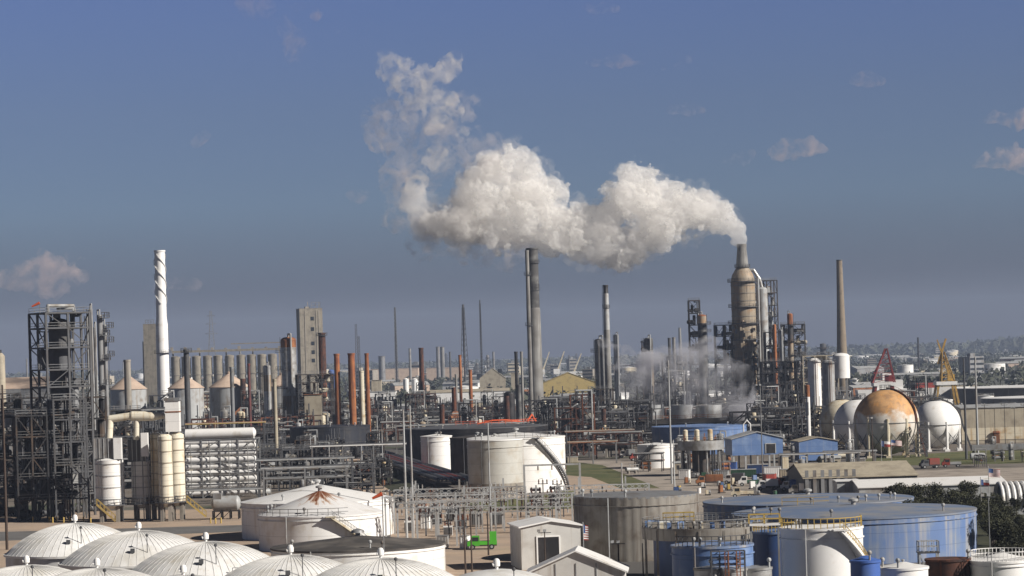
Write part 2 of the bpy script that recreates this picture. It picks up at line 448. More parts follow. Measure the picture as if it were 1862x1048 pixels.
PD = 1176.0
def px_blobs(L, D, yspread=.35, seed=3, extra=2):
    """photo-pixel blobs (x, y, radius) -> blobs in metres around depth D, bulging towards and away as well"""
    r_ = random.Random(seed); out = []
    for it in L:
        x, y, r = it[:3]; dy = it[3] if len(it) > 3 else 0
        s = D / F; c = P(x, y, D); rad = r * s
        out.append((c.x, c.y + dy + r_.uniform(-.2, .2) * rad, c.z, rad))
        for k in range(extra):
            out.append((c.x + r_.uniform(-.3, .3)*rad, c.y + dy + (1 if k % 2 else -1) * r_.uniform(.3, 1) * rad * yspread * 2.4, c.z + r_.uniform(-.25, .3)*rad, rad * r_.uniform(.55, .85)))
    return out
dense = [(1345,444,5),(1343,432,9),(1338,418,14),(1326,406,18),(1308,394,24),(1285,386,28),(1258,384,32),(1232,388,36),(1208,398,38),
  (1186,362,32),(1165,345,34),(1145,332,24),(1150,362,38),(1125,378,34),(1185,420,34),(1160,440,34),(1130,455,28),(1105,432,36),(1098,402,28),
  (1070,432,32),(1062,398,24),(1040,412,34),(1012,398,32),(1006,336,14),(1020,352,14),(985,362,28),(962,318,28),(950,298,18),(932,300,28),(905,318,34),(962,350,38),
  (1040,432,32), (1062,448,26), (1088,455,26), (1010,430,32), (985,436,22), (842,402,34), (815,408,28), (790,405,22), (850,372,26),
  (935,372,46),(955,415,32),(915,410,40),(880,372,40),(872,408,34),(880,335,26)]
mid = [(895,300,20),(868,312,20),(850,335,20),(842,402,34),(848,425,24),(815,412,28),(790,402,20),(770,396,24),(757,372,20),(750,352,12),(785,425,16),(835,370,20),(765,425,12)]
wisp = [(690,98,5),(704,106,10),(716,122,15),(725,145,18),(745,155,20),(765,170,20),(785,182,18),(748,180,18),(730,190,14),(770,150,14),(795,140,12),(818,122,10),(828,106,7),
  (812,138,10),(812,205,18),(798,222,14),(820,225,12),(790,212,12),(800,290,13),(785,298,8),(760,330,8),(755,350,10),(752,338,8),(835,232,8),(775,212,8)]
faint = [(700,220,16),(690,232,12),(715,240,12),(735,225,14),(760,240,15),(790,250,16),(715,262,12),(705,290,9),(715,310,11),(740,270,11),(720,340,9),(700,330,6),(725,375,12),(745,400,12),(775,445,14),(805,448,12),
  (760,432,10),(855,285,12),(880,262,13),(895,270,10),(700,395,4),(830,255,9),(715,355,7),(845,200,10),(850,185,8),(740,300,9),(825,445,12),(790,455,9),(860,450,14),(900,455,14),(945,455,16),(1120,482,8),(1140,478,10),(1075,470,10)]
plume = thing('steam_plume', 'white steam plume blowing sideways from the tallest refining tower top', 'steam', P(1345, 444, PD))
SV = [vapour('steam_dense', .12, (1, .99, .975), .15), vapour('steam_medium', .085, (1, .985, .965), .06), vapour('steam_thin', .060, (1, .965, .93), .012, noise_scale=.13), vapour('steam_faint', .036, (.80, .77, .80), .006, noise_scale=.12)]
dense = [(a[0], a[1], a[2]*.93) for a in dense]; wisp = [(a[0], a[1], a[2]*1.3) for a in wisp]; faint = [(a[0], a[1], a[2]*1.6) for a in faint + [(735,300,12),(760,275,14),(800,268,12),(725,325,12),(700,250,12),(745,345,10),(815,300,12),(850,270,12),(780,320,12),(720,215,12),(690,245,8),(712,385,8),(730,400,10)]]
for nm, L_, vox, kw, mm in (('dense_steam', dense, .6, dict(billow=.60, wave=8, seed=4), SV[0]), ('drifting_steam', mid, .7, dict(billow=.45, ragged=.35, wave=8, seed=9), SV[1]),
                        ('veil_steam', [(a[0], a[1], a[2]*1.22 + 2) for a in dense[3:] + mid], .9, dict(billow=.35, ragged=.5, wave=8, seed=14), vapour('steam_veil', .022, (1, .985, .965), .006, noise_scale=.13)),
                        ('thin_steam', wisp, .7, dict(billow=.35, ragged=1.1, wave=7, seed=21), SV[2]), ('faint_steam', faint, .7, dict(billow=.25, ragged=1.5, wave=7, seed=33), SV[3])):
    me = hull_mesh(nm, px_blobs(L_, PD, extra=(2 if nm == 'dense_steam' else 1)), vox, **kw)
    me.transform(Matrix.Translation(-plume.location))
    part(nm, me, mm, plume)
# ------------------------------------------------------------------ builders
def near(L, px): return min(L, key=lambda t: abs(t[0] - px))[1]
TAKEN = []          # (x, y, r) of what already stands on the ground
def take(x, y, r): TAKEN.append((x, y, r))
def free(x, y, r): return all((x-a)**2 + (y-b)**2 > (r+c)**2 for a, b, c in TAKEN)

def roof_rust(N, L, tc, off, mix, noise, ramp, c):
    """radial rust running down from the centre vent, strongest on the near side"""
    s = N.new('ShaderNodeSeparateXYZ'); L.new(tc.outputs['Object'], s.inputs[0])
    a = N.new('ShaderNodeMath'); a.operation = 'ARCTAN2'; L.new(s.outputs[0], a.inputs[0]); L.new(s.outputs[1], a.inputs[1])
    x2 = N.new('ShaderNodeVectorMath'); x2.operation = 'MULTIPLY'; x2.inputs[1].default_value = (1, 1, 0); L.new(tc.outputs['Object'], x2.inputs[0])
    ln = N.new('ShaderNodeVectorMath'); ln.operation = 'LENGTH'; L.new(x2.outputs[0], ln.inputs[0])
    cb = N.new('ShaderNodeCombineXYZ'); L.new(a.outputs[0], cb.inputs[0])
    rs = N.new('ShaderNodeMath'); rs.operation = 'MULTIPLY'; rs.inputs[1].default_value = .06; L.new(ln.outputs['Value'], rs.inputs[0]); L.new(rs.outputs[0], cb.inputs[1])
    n = noise(7.0, 4, vec=cb.outputs[0])
    near = N.new('ShaderNodeMapRange'); near.inputs[1].default_value = 2.2; near.inputs[2].default_value = -8; near.inputs[3].default_value = 0; near.inputs[4].default_value = 1; L.new(s.outputs[1], near.inputs[0])
    lat = N.new('ShaderNodeMath'); lat.operation = 'ABSOLUTE'; L.new(s.outputs[0], lat.inputs[0])
    lm = ramp(lat.outputs[0], 7.5, .5)
    fall = ramp(ln.outputs['Value'], 9.5, 0.0)
    q = N.new('ShaderNodeMath'); q.operation = 'MULTIPLY'; L.new(lm, q.inputs[0]); L.new(fall, q.inputs[1])
    q3 = N.new('ShaderNodeMath'); q3.operation = 'MULTIPLY'; q3.inputs[1].default_value = .62; L.new(q.outputs[0], q3.inputs[0])
    q2 = N.new('ShaderNodeMath'); q2.operation = 'ADD'; L.new(q3.outputs[0], q2.inputs[0]); L.new(n, q2.inputs[1])
    f = ramp(q2.outputs[0], .84, .98)
    c = mix(c, (.40, .20, .07), ramp(q2.outputs[0], .74, .88, .7))
    return mix(c, (.17, .05, .015), f)
M['rustroof'] = mat('white_roof_with_rust', (.72, .71, .70), .5, dirt=(.58, .55, .5), dirt_amt=.15, extra=roof_rust)
def shell_rust(N, L, tc, off, mix, noise, ramp, c):
    s = N.new('ShaderNodeSeparateXYZ'); L.new(tc.outputs['Object'], s.inputs[0])
    up = ramp(s.outputs[2], 0.0, 5.0, .45)
    a = N.new('ShaderNodeMath'); a.operation = 'ADD'; L.new(up, a.inputs[0]); L.new(noise(.28, 6), a.inputs[1])
    rc = mix((.50, .29, .13), (.33, .19, .09), ramp(noise(.5, 8), .42, .62))
    rc = mix(rc, (.60, .30, .09), ramp(noise(1.0, 4, stretch=(.9, .9, .12)), .52, .68, .7))
    return mix(c, rc, ramp(a.outputs[0], .60, .74))
M['rustsphere'] = mat('rusting_sphere_paint', (.62, .58, .52), .6, dirt=(.45, .36, .28), dirt_amt=.3, extra=shell_rust)

def tank(name, label, pxc, rpx, pyr, h, rise=.8, shell='white', roof=None, base_h=0.0, vents=3, rail=None, stair=None, stairm='grey',
         group=None, n=48, wob=None, dome=False, rise_px=None, seams=0, D=None, rimrail=False, centre='vent', railm='yellow', lip=True, seamm='lightgrey'):
    s = V(pxc, pyr) / (H - h) if D is None else F / D
    D = F / s
    if h is None: h = 0
    r = rpx / s; c = P(pxc, pyr, D); h = c.z
    if rise_px is not None: rise = (V(pxc, pyr) - V(pxc, rise_px)) / s
    t = thing(name, label, 'storage tank', (c.x, D, 0), 0, group)
    take(c.x, D, r + 1)
    b = MB(); b.lathe([(r, base_h), (r, h)], n=n, wob=wob, caps=False)
    part('shell', b, M[shell], t)
    if base_h > 0:
        b = MB(); b.lathe([(r*1.02, 0), (r*1.02, base_h)], n=n); part('foundation', b, M['concrete'], t)
    b = MB()
    lp = .12 if lip else 0
    if dome:
        K = 9; Rc = (r*r + rise*rise) / (2*rise)
        prof = [(r + .25, h - .25), (r + .25, h + .02)] + [(Rc * sin(math.asin(min(1, r/Rc)) * (1 - k/K)), h + rise - Rc + Rc * cos(math.asin(min(1, r/Rc)) * (1 - k/K))) for k in range(K + 1)]
        b.lathe(prof, n=n*2, caps=False)
    else:
        prof = [(r + lp, h - .22), (r + lp, h + .03), (r*.5, h + rise*.52), (.4, h + rise)]
        b.lathe(prof, n=n, caps=True)
    part('roof', b, M[roof or shell], t)
    if seams:
        b = MB()
        for i in range(seams):
            a = 2*pi*i/seams; K = 8
            pts = []
            for k in range(K + 1):
                q = r * (1 - .97*k/K)
                z = h + rise - (Rc - math.sqrt(max(0, Rc*Rc - q*q))) if dome else h + rise*(1 - q/r)
                pts.append((q*cos(a), q*sin(a), z + .005))
            for p_, q_ in zip(pts[:-1], pts[1:]): b.bar(p_, q_, .06)
        part('roof_seams', b, M[seamm], t)
    if centre == 'vent':
        v_ = min(1, r/9); b = MB(); b.lathe([(.35*v_, h+rise-.3), (.35*v_, h+rise+.5*v_), (.7*v_, h+rise+.5*v_), (.7*v_, h+rise+.8*v_), (.1, h+rise+1.0*v_)], n=12)
        part('vent', b, M['lightgrey'], t)
    elif centre == 'gooseneck':     # white hooded pipe at the crown
        b = MB(); z = h + rise
        b.lathe([(.16, z-.3), (.16, z+.25), (.34, z+.3), (.36, z+.75), (.26, z+1.0), (.1, z+1.1)], (0, 0), 14); b.tube((0, 0, z+.6), (-.42, -.1, z+.45), .2, 8)
        part('vent_pipe', b, M['whiteplain'], t)
    if r > 3.5 and not dome:
        b = MB(); b.lathe([(r+.02, h*.86), (r+.16, h*.86), (r+.16, h*.86+.1), (r+.02, h*.86+.1)], n=n, caps=False); part('wind_girder', b, M[shell], t)
        b = MB()
        for a_ in (242,):
            q = r + .28; b.tube((q*cos(R(a_)), q*sin(R(a_)), base_h), (q*cos(R(a_)), q*sin(R(a_)), h), .09, 6)
        part('side_pipe', b, M['lightgrey' if shell in ('white', 'whiteplain', 'browntank') else ('grey' if 'blue' in shell else 'darkgrey')], t)
    for i in range(vents):
        a = rnd.uniform(pi*1.05, pi*1.95); q = r * rnd.uniform(.8, .93)
        z = h + rise*(1 - q/r)
        b = MB(); b.tube((q*cos(a), q*sin(a), z-.1), (q*cos(a), q*sin(a), z+.75), .12, 8); b.ball((q*cos(a), q*sin(a), z+.85), .28, 8, 5)
        part('vent', b, M['grey' if i % 2 else 'lightgrey'], t)
    if rimrail:
        b = MB(); b.ringrail(r - .1, h + .03, 1.1, n=n, t=.07); part('handrail', b, M[railm], t)
    if rail:
        for a0, a1 in rail:
            b = MB(); b.ringrail(r - .1, h + .05, 1.15, n=40, t=.09, a0=R(a0), a1=R(a1)); part('handrail', b, M[railm], t)
    if stair:
        a0, a1 = R(stair[0]), R(stair[1]); K = 30; sw = stair[3] if len(stair) > 3 else 1.1          # from top (a0) down to the ground (a1)
        b = MB(); rb = MB(); q = r + .65
        last = None
        for k in range(K + 1):
            f = k / K; a = a0 + (a1 - a0) * f; z = h - .2 - (h - base_h - .3) * f * (stair[2] if len(stair) > 2 else 1)
            pi_ = Vector(((r+.1)*cos(a), (r+.1)*sin(a), z)); po = Vector(((r+sw)*cos(a), (r+sw)*sin(a), z))
            b.bar(pi_, po, .22)
            if last:
                b.bar(last[1], po, .30); b.bar(last[0], pi_, .14)
                for hh in (.55, 1.1): rb.bar(last[1] + Vector((0,0,hh)), po + Vector((0,0,hh)), .07)
                rb.bar(po, po + Vector((0,0,1.1)), .06)
            last = (pi_, po)
        part('stair', b, M[stairm], t); part('stair_rail', rb, M[railm], t)
        pb = MB(); a = a0; pb.cbox(((r+.5)*cos(a), (r+.5)*sin(a), h - .1), (1.6, 1.6, .16)); part('landing', pb, M[stairm], t)
    return t

def stack(name, label, segs, D, mats, cat='chimney', n=20, rings=(), ladder=None, group=None, base_py=None, cap=None):
    """segs: photo pixels (px centre, py, half width) from the top down; the last runs to the ground"""
    top = P(segs[0][0], segs[0][1], D); s = F / D
    x0 = top.x
    t = thing(name, label, cat, (x0, D, 0), 0, group); take(x0, D, 4)
    pr = [(sg[2] / s, P(sg[0], sg[1], D).z) for sg in segs]
    pr.append((pr[-1][0], 0))
    cut = list(mats)          # (py boundary, material) pairs: each shaft section a part
    k0 = 0
    for i, (upto, mm) in enumerate(cut):
        k1 = upto if upto is not None else len(pr) - 1
        b = MB(); b.lathe(list(reversed(pr[k0:k1+1])), n=n, caps=(i == 0 or True))
        part('shaft' if len(cut) > 1 or i else 'shaft', b, M[mm], t)
        k0 = k1
    r_top = pr[0][0]
    b = MB(); b.lathe([(r_top*1.0, pr[0][1]-.6), (r_top*1.12, pr[0][1]-.5), (r_top*1.12, pr[0][1]+.1), (r_top*.8, pr[0][1]+.1)], n=n); part('rim', b, M[cap or mats[0][1]], t)
    for (py, k) in rings:
        z = P(segs[0][0], py, D).z
        rr = np.interp(-z, [-p[1] for p in pr], [p[0] for p in pr])
        b = MB(); b.lathe([(rr, z-.25), (rr + 1.1*k, z-.2), (rr + 1.1*k, z), (rr, z)], n=n, caps=False); b.ringrail(rr + 1.05*k, z, 1.1, n=12, t=.09); part('platform', b, M['darkgrey'], t)
    if ladder:
        a = R(ladder); b = MB(); rr = pr[-1][0] + .35
        zt = pr[0][1]
        for d in (-.25, .25): b.bar((rr*cos(a) - d*sin(a), rr*sin(a) + d*cos(a), 0), (((r_top+.35)*cos(a)) - d*sin(a), (r_top+.35)*sin(a) + d*cos(a), zt), .09)
        z = 1
        while z < zt:
            f = z/zt; q = rr + (r_top + .35 - rr)*f
            b.bar((q*cos(a) + .25*sin(a), q*sin(a) - .25*cos(a), z), (q*cos(a) - .25*sin(a), q*sin(a) + .25*cos(a), z), .05); z += 1.2
        part('ladder', b, M['darkgrey'], t)
    return t

def frame_mb(w, d, floors, nx, ny, t=.35, brace=.18, seed=0, diag=.6):
    """steel frame: floors = list of z levels"""
    b = MB(); r_ = random.Random(seed)
    xs = [-w/2 + w*i/nx for i in range(nx+1)]; ys = [-d/2 + d*i/ny for i in range(ny+1)]
    for x in xs:
        for y in ys:
            b.bar((x, y, 0), (x, y, floors[-1]), t)
    zl = [0] + list(floors)
    for z in floors:
        for x in xs: b.bar((x, -d/2, z), (x, d/2, z), t*.8)
        for y in ys: b.bar((-w/2, y, z), (w/2, y, z), t*.8)
    for z0, z1 in zip(zl[:-1], zl[1:]):
        for i in range(nx):
            for y in (ys[0], ys[-1]):
                if r_.random() < diag:
                    a, c = (xs[i], xs[i+1]) if r_.random() < .5 else (xs[i+1], xs[i])
                    b.bar((a, y, z0), (c, y, z1), brace)
        for i in range(ny):
            for x in (xs[0], xs[-1]):
                if r_.random() < diag:
                    a, c = (ys[i], ys[i+1]) if r_.random() < .5 else (ys[i+1], ys[i])
                    b.bar((x, a, z0), (x, c, z1), brace)
    return b

def structure(name, label, x, y, w, d, floors, nx=2, ny=2, rz=0, m='dark', seed=0, fill=1.0, mats=('grey', 'silver', 'dark', 'rust', 'white'), group=None,
              cat='process structure', decks=True, t=.35, skip_low=0, wts=None):
    """open steel frame with decks, vessels, drums, pipes and rails on its floors"""
    r_ = random.Random(seed)
    T = thing(name, label, cat, (x, y, 0), rz, group); take(x, y, max(w, d)*.6)
    part('frame', frame_mb(w, d, floors, nx, ny, t=t, seed=seed), M[m], T)
    if decks:
        for i, z in enumerate(floors):
            q = MB(); q.box(-w/2, w/2, -d/2, d/2, z - .12, z + .02)
            part('deck', q, M['darkgrey' if m == 'dark' else m], T)
        for z in floors:
            q = MB().rail([(-w/2, -d/2, z), (w/2, -d/2, z), (w/2, d/2, z), (-w/2, d/2, z), (-w/2, -d/2, z)], 1.1, .07, 2.5)
            part('handrail', q, M['grey'], T)
    zl = [0] + list(floors)
    for z0, z1 in zip(zl[:-1], zl[1:]):
        hh = z1 - z0
        for k in range(int(fill * max(2, w*d/22)) if fill else 0):
            px_, py_ = r_.uniform(-w*.42, w*.42), r_.uniform(-d*.42, d*.42)
            mm = M[r_.choices(mats, wts)[0]] if wts else M[r_.choice(mats)]
            c = r_.random()
            if c < .35:
                rr = r_.uniform(.35, 1.0); L_ = min(hh*.8, r_.uniform(2, 5)); q = MB().drum((px_, py_, z0+.5), (px_, py_, z0+.5+L_), rr, 10); q.bar((px_, py_, z0), (px_, py_, z0+.6), rr*1.2); part('vessel', q, mm, T)
            elif c < .62:
                rr = r_.uniform(.35, .9); L_ = r_.uniform(2, min(6, w*.5)); q = MB().drum((px_-L_/2, py_, z0+rr+.5), (px_+L_/2, py_, z0+rr+.5), rr, 10); q.cbox((px_-L_*.3, py_, z0+.3), (.3, rr, .9)); q.cbox((px_+L_*.3, py_, z0+.3), (.3, rr, .9)); part('drum', q, mm, T)
            elif c < .8:
                q = MB().cbox((px_, py_, z0 + hh*.25), (r_.uniform(.8, 2.5), r_.uniform(.8, 2), hh*.45)); part('cabinet', q, mm, T)
            else:
                q = MB(); a = (px_, py_, z0 + .4); e_ = (px_ + r_.uniform(-w*.3, w*.3), py_, z0 + .4)
                q.path([(px_, py_, z0), (px_, py_, z1 - .6), (e_[0], py_, z1 - .6), (e_[0], py_, z1)], r_.uniform(.1, .28), 7); part('pipe', q, mm, T)
    return T

def building(name, label, x, y, w, d, h, rz=0, ridge=0, wall='beige', roof='lightgrey', base=0, doors=(), windows=(), group=None, cat='building', ridge_axis='y', over=.3, posts=None):
    """gabled or flat building; doors/windows: (side x centre -w/2..w/2, z0, width, height) on the near (-y) wall"""
    T = thing(name, label, cat, (x, y, 0), rz, group); take(x, y, max(w, d)*.55)
    b = MB(); W, Dp = w/2, d/2; z0 = base
    if ridge_axis == 'y':       # ridge runs away from us: gable faces us
        vs = [(-W,-Dp,z0),(W,-Dp,z0),(W,-Dp,h),(0,-Dp,h+ridge),(-W,-Dp,h),(-W,Dp,z0),(W,Dp,z0),(W,Dp,h),(0,Dp,h+ridge),(-W,Dp,h)]
        b.add(vs, [(0,1,2,3,4),(9,8,7,6,5),(0,4,9,5),(1,6,7,2),(0,5,6,1)])
        rf = MB(); o = over; k = ridge/W if W else 0
        for sg in (-1, 1):
            rf.add([(sg*(W+o),-Dp-o,h-k*o+.04),(0,-Dp-o,h+ridge+.04),(0,Dp+o,h+ridge+.04),(sg*(W+o),Dp+o,h-k*o+.04),
                    (sg*(W+o),-Dp-o,h-k*o+.24),(0,-Dp-o,h+ridge+.24),(0,Dp+o,h+ridge+.24),(sg*(W+o),Dp+o,h-k*o+.24)],
                   [(0,1,2,3),(4,7,6,5),(0,4,5,1),(3,2,6,7),(0,3,7,4)] )
    else:
        vs = [(-W,-Dp,z0),(W,-Dp,z0),(W,-Dp,h),(-W,-Dp,h),(-W,Dp,z0),(W,Dp,z0),(W,Dp,h),(-W,Dp,h),(-W,0,h+ridge),(W,0,h+ridge)]
        b.add(vs, [(0,1,2,3),(5,4,7,6),(4,0,3,8,7),(1,5,6,9,2),(0,4,5,1)])
        rf = MB(); o = over; k = ridge/Dp if Dp else 0
        for sg in (-1, 1):
            rf.add([(-W-o,sg*(Dp+o),h-k*o+.04),(-W-o,0,h+ridge+.04),(W+o,0,h+ridge+.04),(W+o,sg*(Dp+o),h-k*o+.04),
                    (-W-o,sg*(Dp+o),h-k*o+.24),(-W-o,0,h+ridge+.24),(W+o,0,h+ridge+.24),(W+o,sg*(Dp+o),h-k*o+.24)],
                   [(0,1,2,3),(4,7,6,5),(0,4,5,1),(3,2,6,7),(0,3,7,4)])
    part('wall', b, M[wall], T, smooth=False); part('roof', rf, M[roof], T, smooth=False)
    for (cx, dz, dw, dh) in doors:
        q = MB(); q.cbox((cx, -Dp - .03, z0 + dz + dh/2), (dw, .1, dh)); d_ = part('door', q, M['black'], T)
        q = MB(); q.cbox((cx-dw/2-.1, -Dp-.06, z0+dz+dh/2), (.2, .2, dh)); q.cbox((cx+dw/2+.1, -Dp-.06, z0+dz+dh/2), (.2, .2, dh)); q.cbox((cx, -Dp-.06, z0+dz+dh+.1), (dw+.4, .2, .2)); part('door_frame', q, M[roof], d_)
    for (cx, dz, dw, dh) in windows:
        q = MB(); q.cbox((cx, -Dp - .03, z0 + dz + dh/2), (dw, .1, dh)); part('window', q, M['glass'], T)
    if posts:
        for i in range(posts):
            for yy in (-Dp+.4, Dp-.4):
                q = MB(); xx = -W+.4 + (w-.8)*i/(posts-1); q.bar((xx, yy, 0), (xx, yy, z0), .4); part('post', q, M['lightgrey'], T)
    return T

def column(name, label, pxc, pyt, D, rpx, m='silver', plats=(), side=200, cap=None, group=None, pipe=True, top_dome=True, skirt=None, cat='process column', sections=None, platr=1.3):
    s = F/D; c = P(pxc, pyt, D); r = rpx/s
    T = thing(name, label, cat, (c.x, D, 0), 0, group); take(c.x, D, r + 1.5)
    secs = sections or [(None, m)]
    z1 = c.z
    for (pyb, mm) in secs:
        z0 = 0 if pyb is None else P(pxc, pyb, D).z
        b = MB(); b.lathe([(r, z0), (r, z1 if mm is not secs[0][1] or z1 != c.z else z1 - r*.4)], n=18, caps=True)
        part('shell', b, M[mm], T)
        z1 = z0
    if top_dome:
        b = MB(); b.lathe([(r*1.01, c.z - r*.42), (r*.9, c.z - r*.2), (r*.6, c.z - .05*r), (.1, c.z)], n=18); part('head', b, M[cap or secs[0][1]], T)
    for py in plats:
        z = P(pxc, py, D).z; a0, a1 = R(side - 80), R(side + 80)
        b = MB(); K = 8
        for i in range(K):
            t0, t1 = a0 + (a1-a0)*i/K, a0 + (a1-a0)*(i+1)/K; q = r + platr
            b.add([(r*cos(t0), r*sin(t0), z-.15), (q*cos(t0), q*sin(t0), z-.15), (q*cos(t1), q*sin(t1), z-.15), (r*cos(t1), r*sin(t1), z-.15),
                   (r*cos(t0), r*sin(t0), z), (q*cos(t0), q*sin(t0), z), (q*cos(t1), q*sin(t1), z), (r*cos(t1), r*sin(t1), z)],
                  [(0,3,2,1),(4,5,6,7),(0,1,5,4),(1,2,6,5),(2,3,7,6),(3,0,4,7)])
        b.ringrail(r + platr - .05, z, 1.2, n=18, t=.1, a0=a0, a1=a1)
        part('platform', b, M['darkgrey'], T)
    if pipe:
        a = R(side + 115); q = r + .45; b = MB()
        b.path([(0, 0, c.z - .2), (0, 0, c.z + 1.0), (q*cos(a), q*sin(a), c.z + 1.0), (q*cos(a), q*sin(a), 0.5)], max(.16, r*.14), 8)
        part('overhead_pipe', b, M['lightgrey'], T)
    a = R(side); b = MB(); q = r + .25
    for d in (-.25, .25): b.bar((q*cos(a)-d*sin(a), q*sin(a)+d*cos(a), 0), (q*cos(a)-d*sin(a), q*sin(a)+d*cos(a), c.z), .1)
    part('ladder', b, M['darkgrey'], T)
    return T

def lamp_post(label, px, pyt, pyb, name='floodlight_mast', m='grey', w=.35, arms=1, D=None, cat='light mast', group=None):
    D = D or DG(px + (pyb - pyt) * sR, pyb); c = P(px, pyt, D)
    T = thing(name, label, cat, (c.x, D, 0), 0, group); take(c.x, D, .8)
    b = MB(); b.bar((0, 0, 0), (0, 0, c.z), w, 8, w*.6); part('pole', b, M[m], T)
    if arms:
        b = MB(); b.bar((-.9, 0, c.z - .3), (.9, 0, c.z - .3), .1); part('crossarm', b, M['darkgrey'], T)
        for q in (-.8, 0, .8)[:arms + 1]:
            b = MB(); b.cbox((q, -.15, c.z), (.45, .3, .35)); part('lamp', b, M['lightgrey'], T)
    return T

def lattice(name, label, px, pyt, D, wtop, wbot, m='grey', arms=(), cat='lattice tower', group=None, n=14, t=.25, flare=None, top=None):
    c = P(px, pyt, D); h = c.z
    T = thing(name, label, cat, (c.x, D, 0), 0, group); take(c.x, D, wbot*.7)
    b = MB()
    def wz(z): return wtop/2 + (wbot - wtop)/2 * (1 - z/h)**1.3
    cs = [(-1,-1),(1,-1),(1,1),(-1,1)]
    zs = [h * (i/n) for i in range(n + 1)]
    for z0, z1 in zip(zs[:-1], zs[1:]):
        a, q = wz(z0), wz(z1)
        for i in range(4):
            x0, y0 = cs[i]; x1, y1 = cs[(i+1) % 4]
            b.bar((x0*a, y0*a, z0), (x0*q, y0*q, z1), t); b.bar((x0*q, y0*q, z1), (x1*q, y1*q, z1), t*.7); b.bar((x0*a, y0*a, z0), (x1*q, y1*q, z1), t*.6)
    part('frame', b, M[m], T)
    for z, L_ in arms:
        b = MB(); b.bar((-L_, 0, z*h), (L_, 0, z*h), t*1.2); b.bar((-L_, 0, z*h), (0, 0, z*h + L_*.4), t*.6); b.bar((L_, 0, z*h), (0, 0, z*h + L_*.4), t*.6); part('crossarm', b, M[m], T)
    if flare:
        b = MB(); b.tube((0, 0, 0), (0, 0, h*1.04), flare, 10); part('riser', b, M['darkgrey'], T)
    return T
# ------------------------------------------------------------------ ground
def ground_mix(N, L, tc, off, mix, noise, ramp, c):
    c = mix(c, (.085, .08, .075), ramp(noise(.012, 6), .45, .58))
    c = mix(c, (.055, .065, .035), ramp(noise(.02, 6), .60, .66))
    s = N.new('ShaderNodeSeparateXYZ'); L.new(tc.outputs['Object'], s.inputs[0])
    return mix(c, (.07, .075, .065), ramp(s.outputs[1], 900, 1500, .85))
M['ground'] = mat('packed_dirt', (.15, .125, .10), .95, dirt=(.17, .15, .13), dirt_amt=.4, dirt_scale=.05, extra=ground_mix, var=.2)
M['dirt'] = mat('tan_dirt_yard', (.46, .345, .25), .95, dirt=(.36, .28, .215), dirt_amt=.45, dirt_scale=.12, var=.1)
M['gravel'] = mat('grey_tan_gravel', (.36, .31, .26), .95, dirt=(.22, .19, .16), dirt_amt=.45, dirt_scale=.2, var=.1)
M['grass'] = mat('short_grass', (.085, .10, .03), .95, dirt=(.14, .13, .05), dirt_amt=.4, dirt_scale=.15, var=.3)
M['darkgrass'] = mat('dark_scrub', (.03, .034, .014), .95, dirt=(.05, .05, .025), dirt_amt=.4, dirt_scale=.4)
M['asphalt'] = mat('asphalt', (.16, .155, .15), .9, dirt=(.12, .115, .11), dirt_amt=.4, dirt_scale=.2)
b = MB(); b.add([(-14000, -300, 0), (14000, -300, 0), (14000, 30000, 0), (-14000, 30000, 0)], [(0, 1, 2, 3)])
o = part('ground', b, M['ground']); o['kind'] = 'structure'
def patch(name, pxs, m, z=.004, label=None):
    pts = [G(*p) for p in pxs]
    b = MB(); b.add([(p.x, p.y, z) for p in pts], [tuple(range(len(pts)-1, -1, -1))])
    o = part(name, b, M[m], smooth=False); o['kind'] = 'structure'
    # keep the sheet's normal up
    if o.data.polygons[0].normal.z < 0: o.data.flip_normals()
    return o
patch('dirt_yard', [(-150, 1048), (-150, 935), (440, 925), (560, 925), (560, 1200), (-150, 1200)], 'dirt', .004)
patch('gravel_yard', [(1000, 905), (1035, 838), (1180, 838), (1500, 860), (1862, 850), (2000, 960), (1290, 960), (1000, 960)], 'gravel', .004)
patch('substation_yard', [(700, 1100), (716, 905), (1045, 895), (1045, 1100)], 'dirt', .008)
patch('pathway', [(630, 880), (625, 858), (650, 855), (740, 905), (720, 925)], 'dirt', .008)
patch('lawn', [(1022, 838), (1095, 846), (1200, 888), (1130, 889), (1022, 866)], 'grass', .012)
patch('lawn', [(1025, 893), (1045, 893), (1045, 925), (840, 930), (840, 915), (960, 905)], 'grass', .012)
patch('tan_verge', [(1022, 864), (1075, 868), (1140, 893), (1022, 893)], 'dirt', .016)
patch('lawn', [(1560, 848), (1580, 832), (1770, 820), (1900, 816), (1900, 842), (1700, 846)], 'grass', .012)
patch('road', [(-150, 972), (440, 955), (440, 967), (-150, 990)], 'asphalt', .008)
# dark vegetated bank of the ditch
b = MB(); a_, c_, d_, e_ = G(640, 846), G(668, 838), G(790, 892), G(715, 896)
o = None
b.add([tuple(a_), tuple(c_ + Vector((0, 0, 1.2))), tuple(d_ + Vector((0, 0, 1.2))), tuple(e_)], [(0, 3, 2, 1)])
o = part('embankment', b, M['darkgrass'], smooth=False); o['kind'] = 'structure'; o.location.z = .02
if o.data.polygons[0].normal.z < 0: o.data.flip_normals()

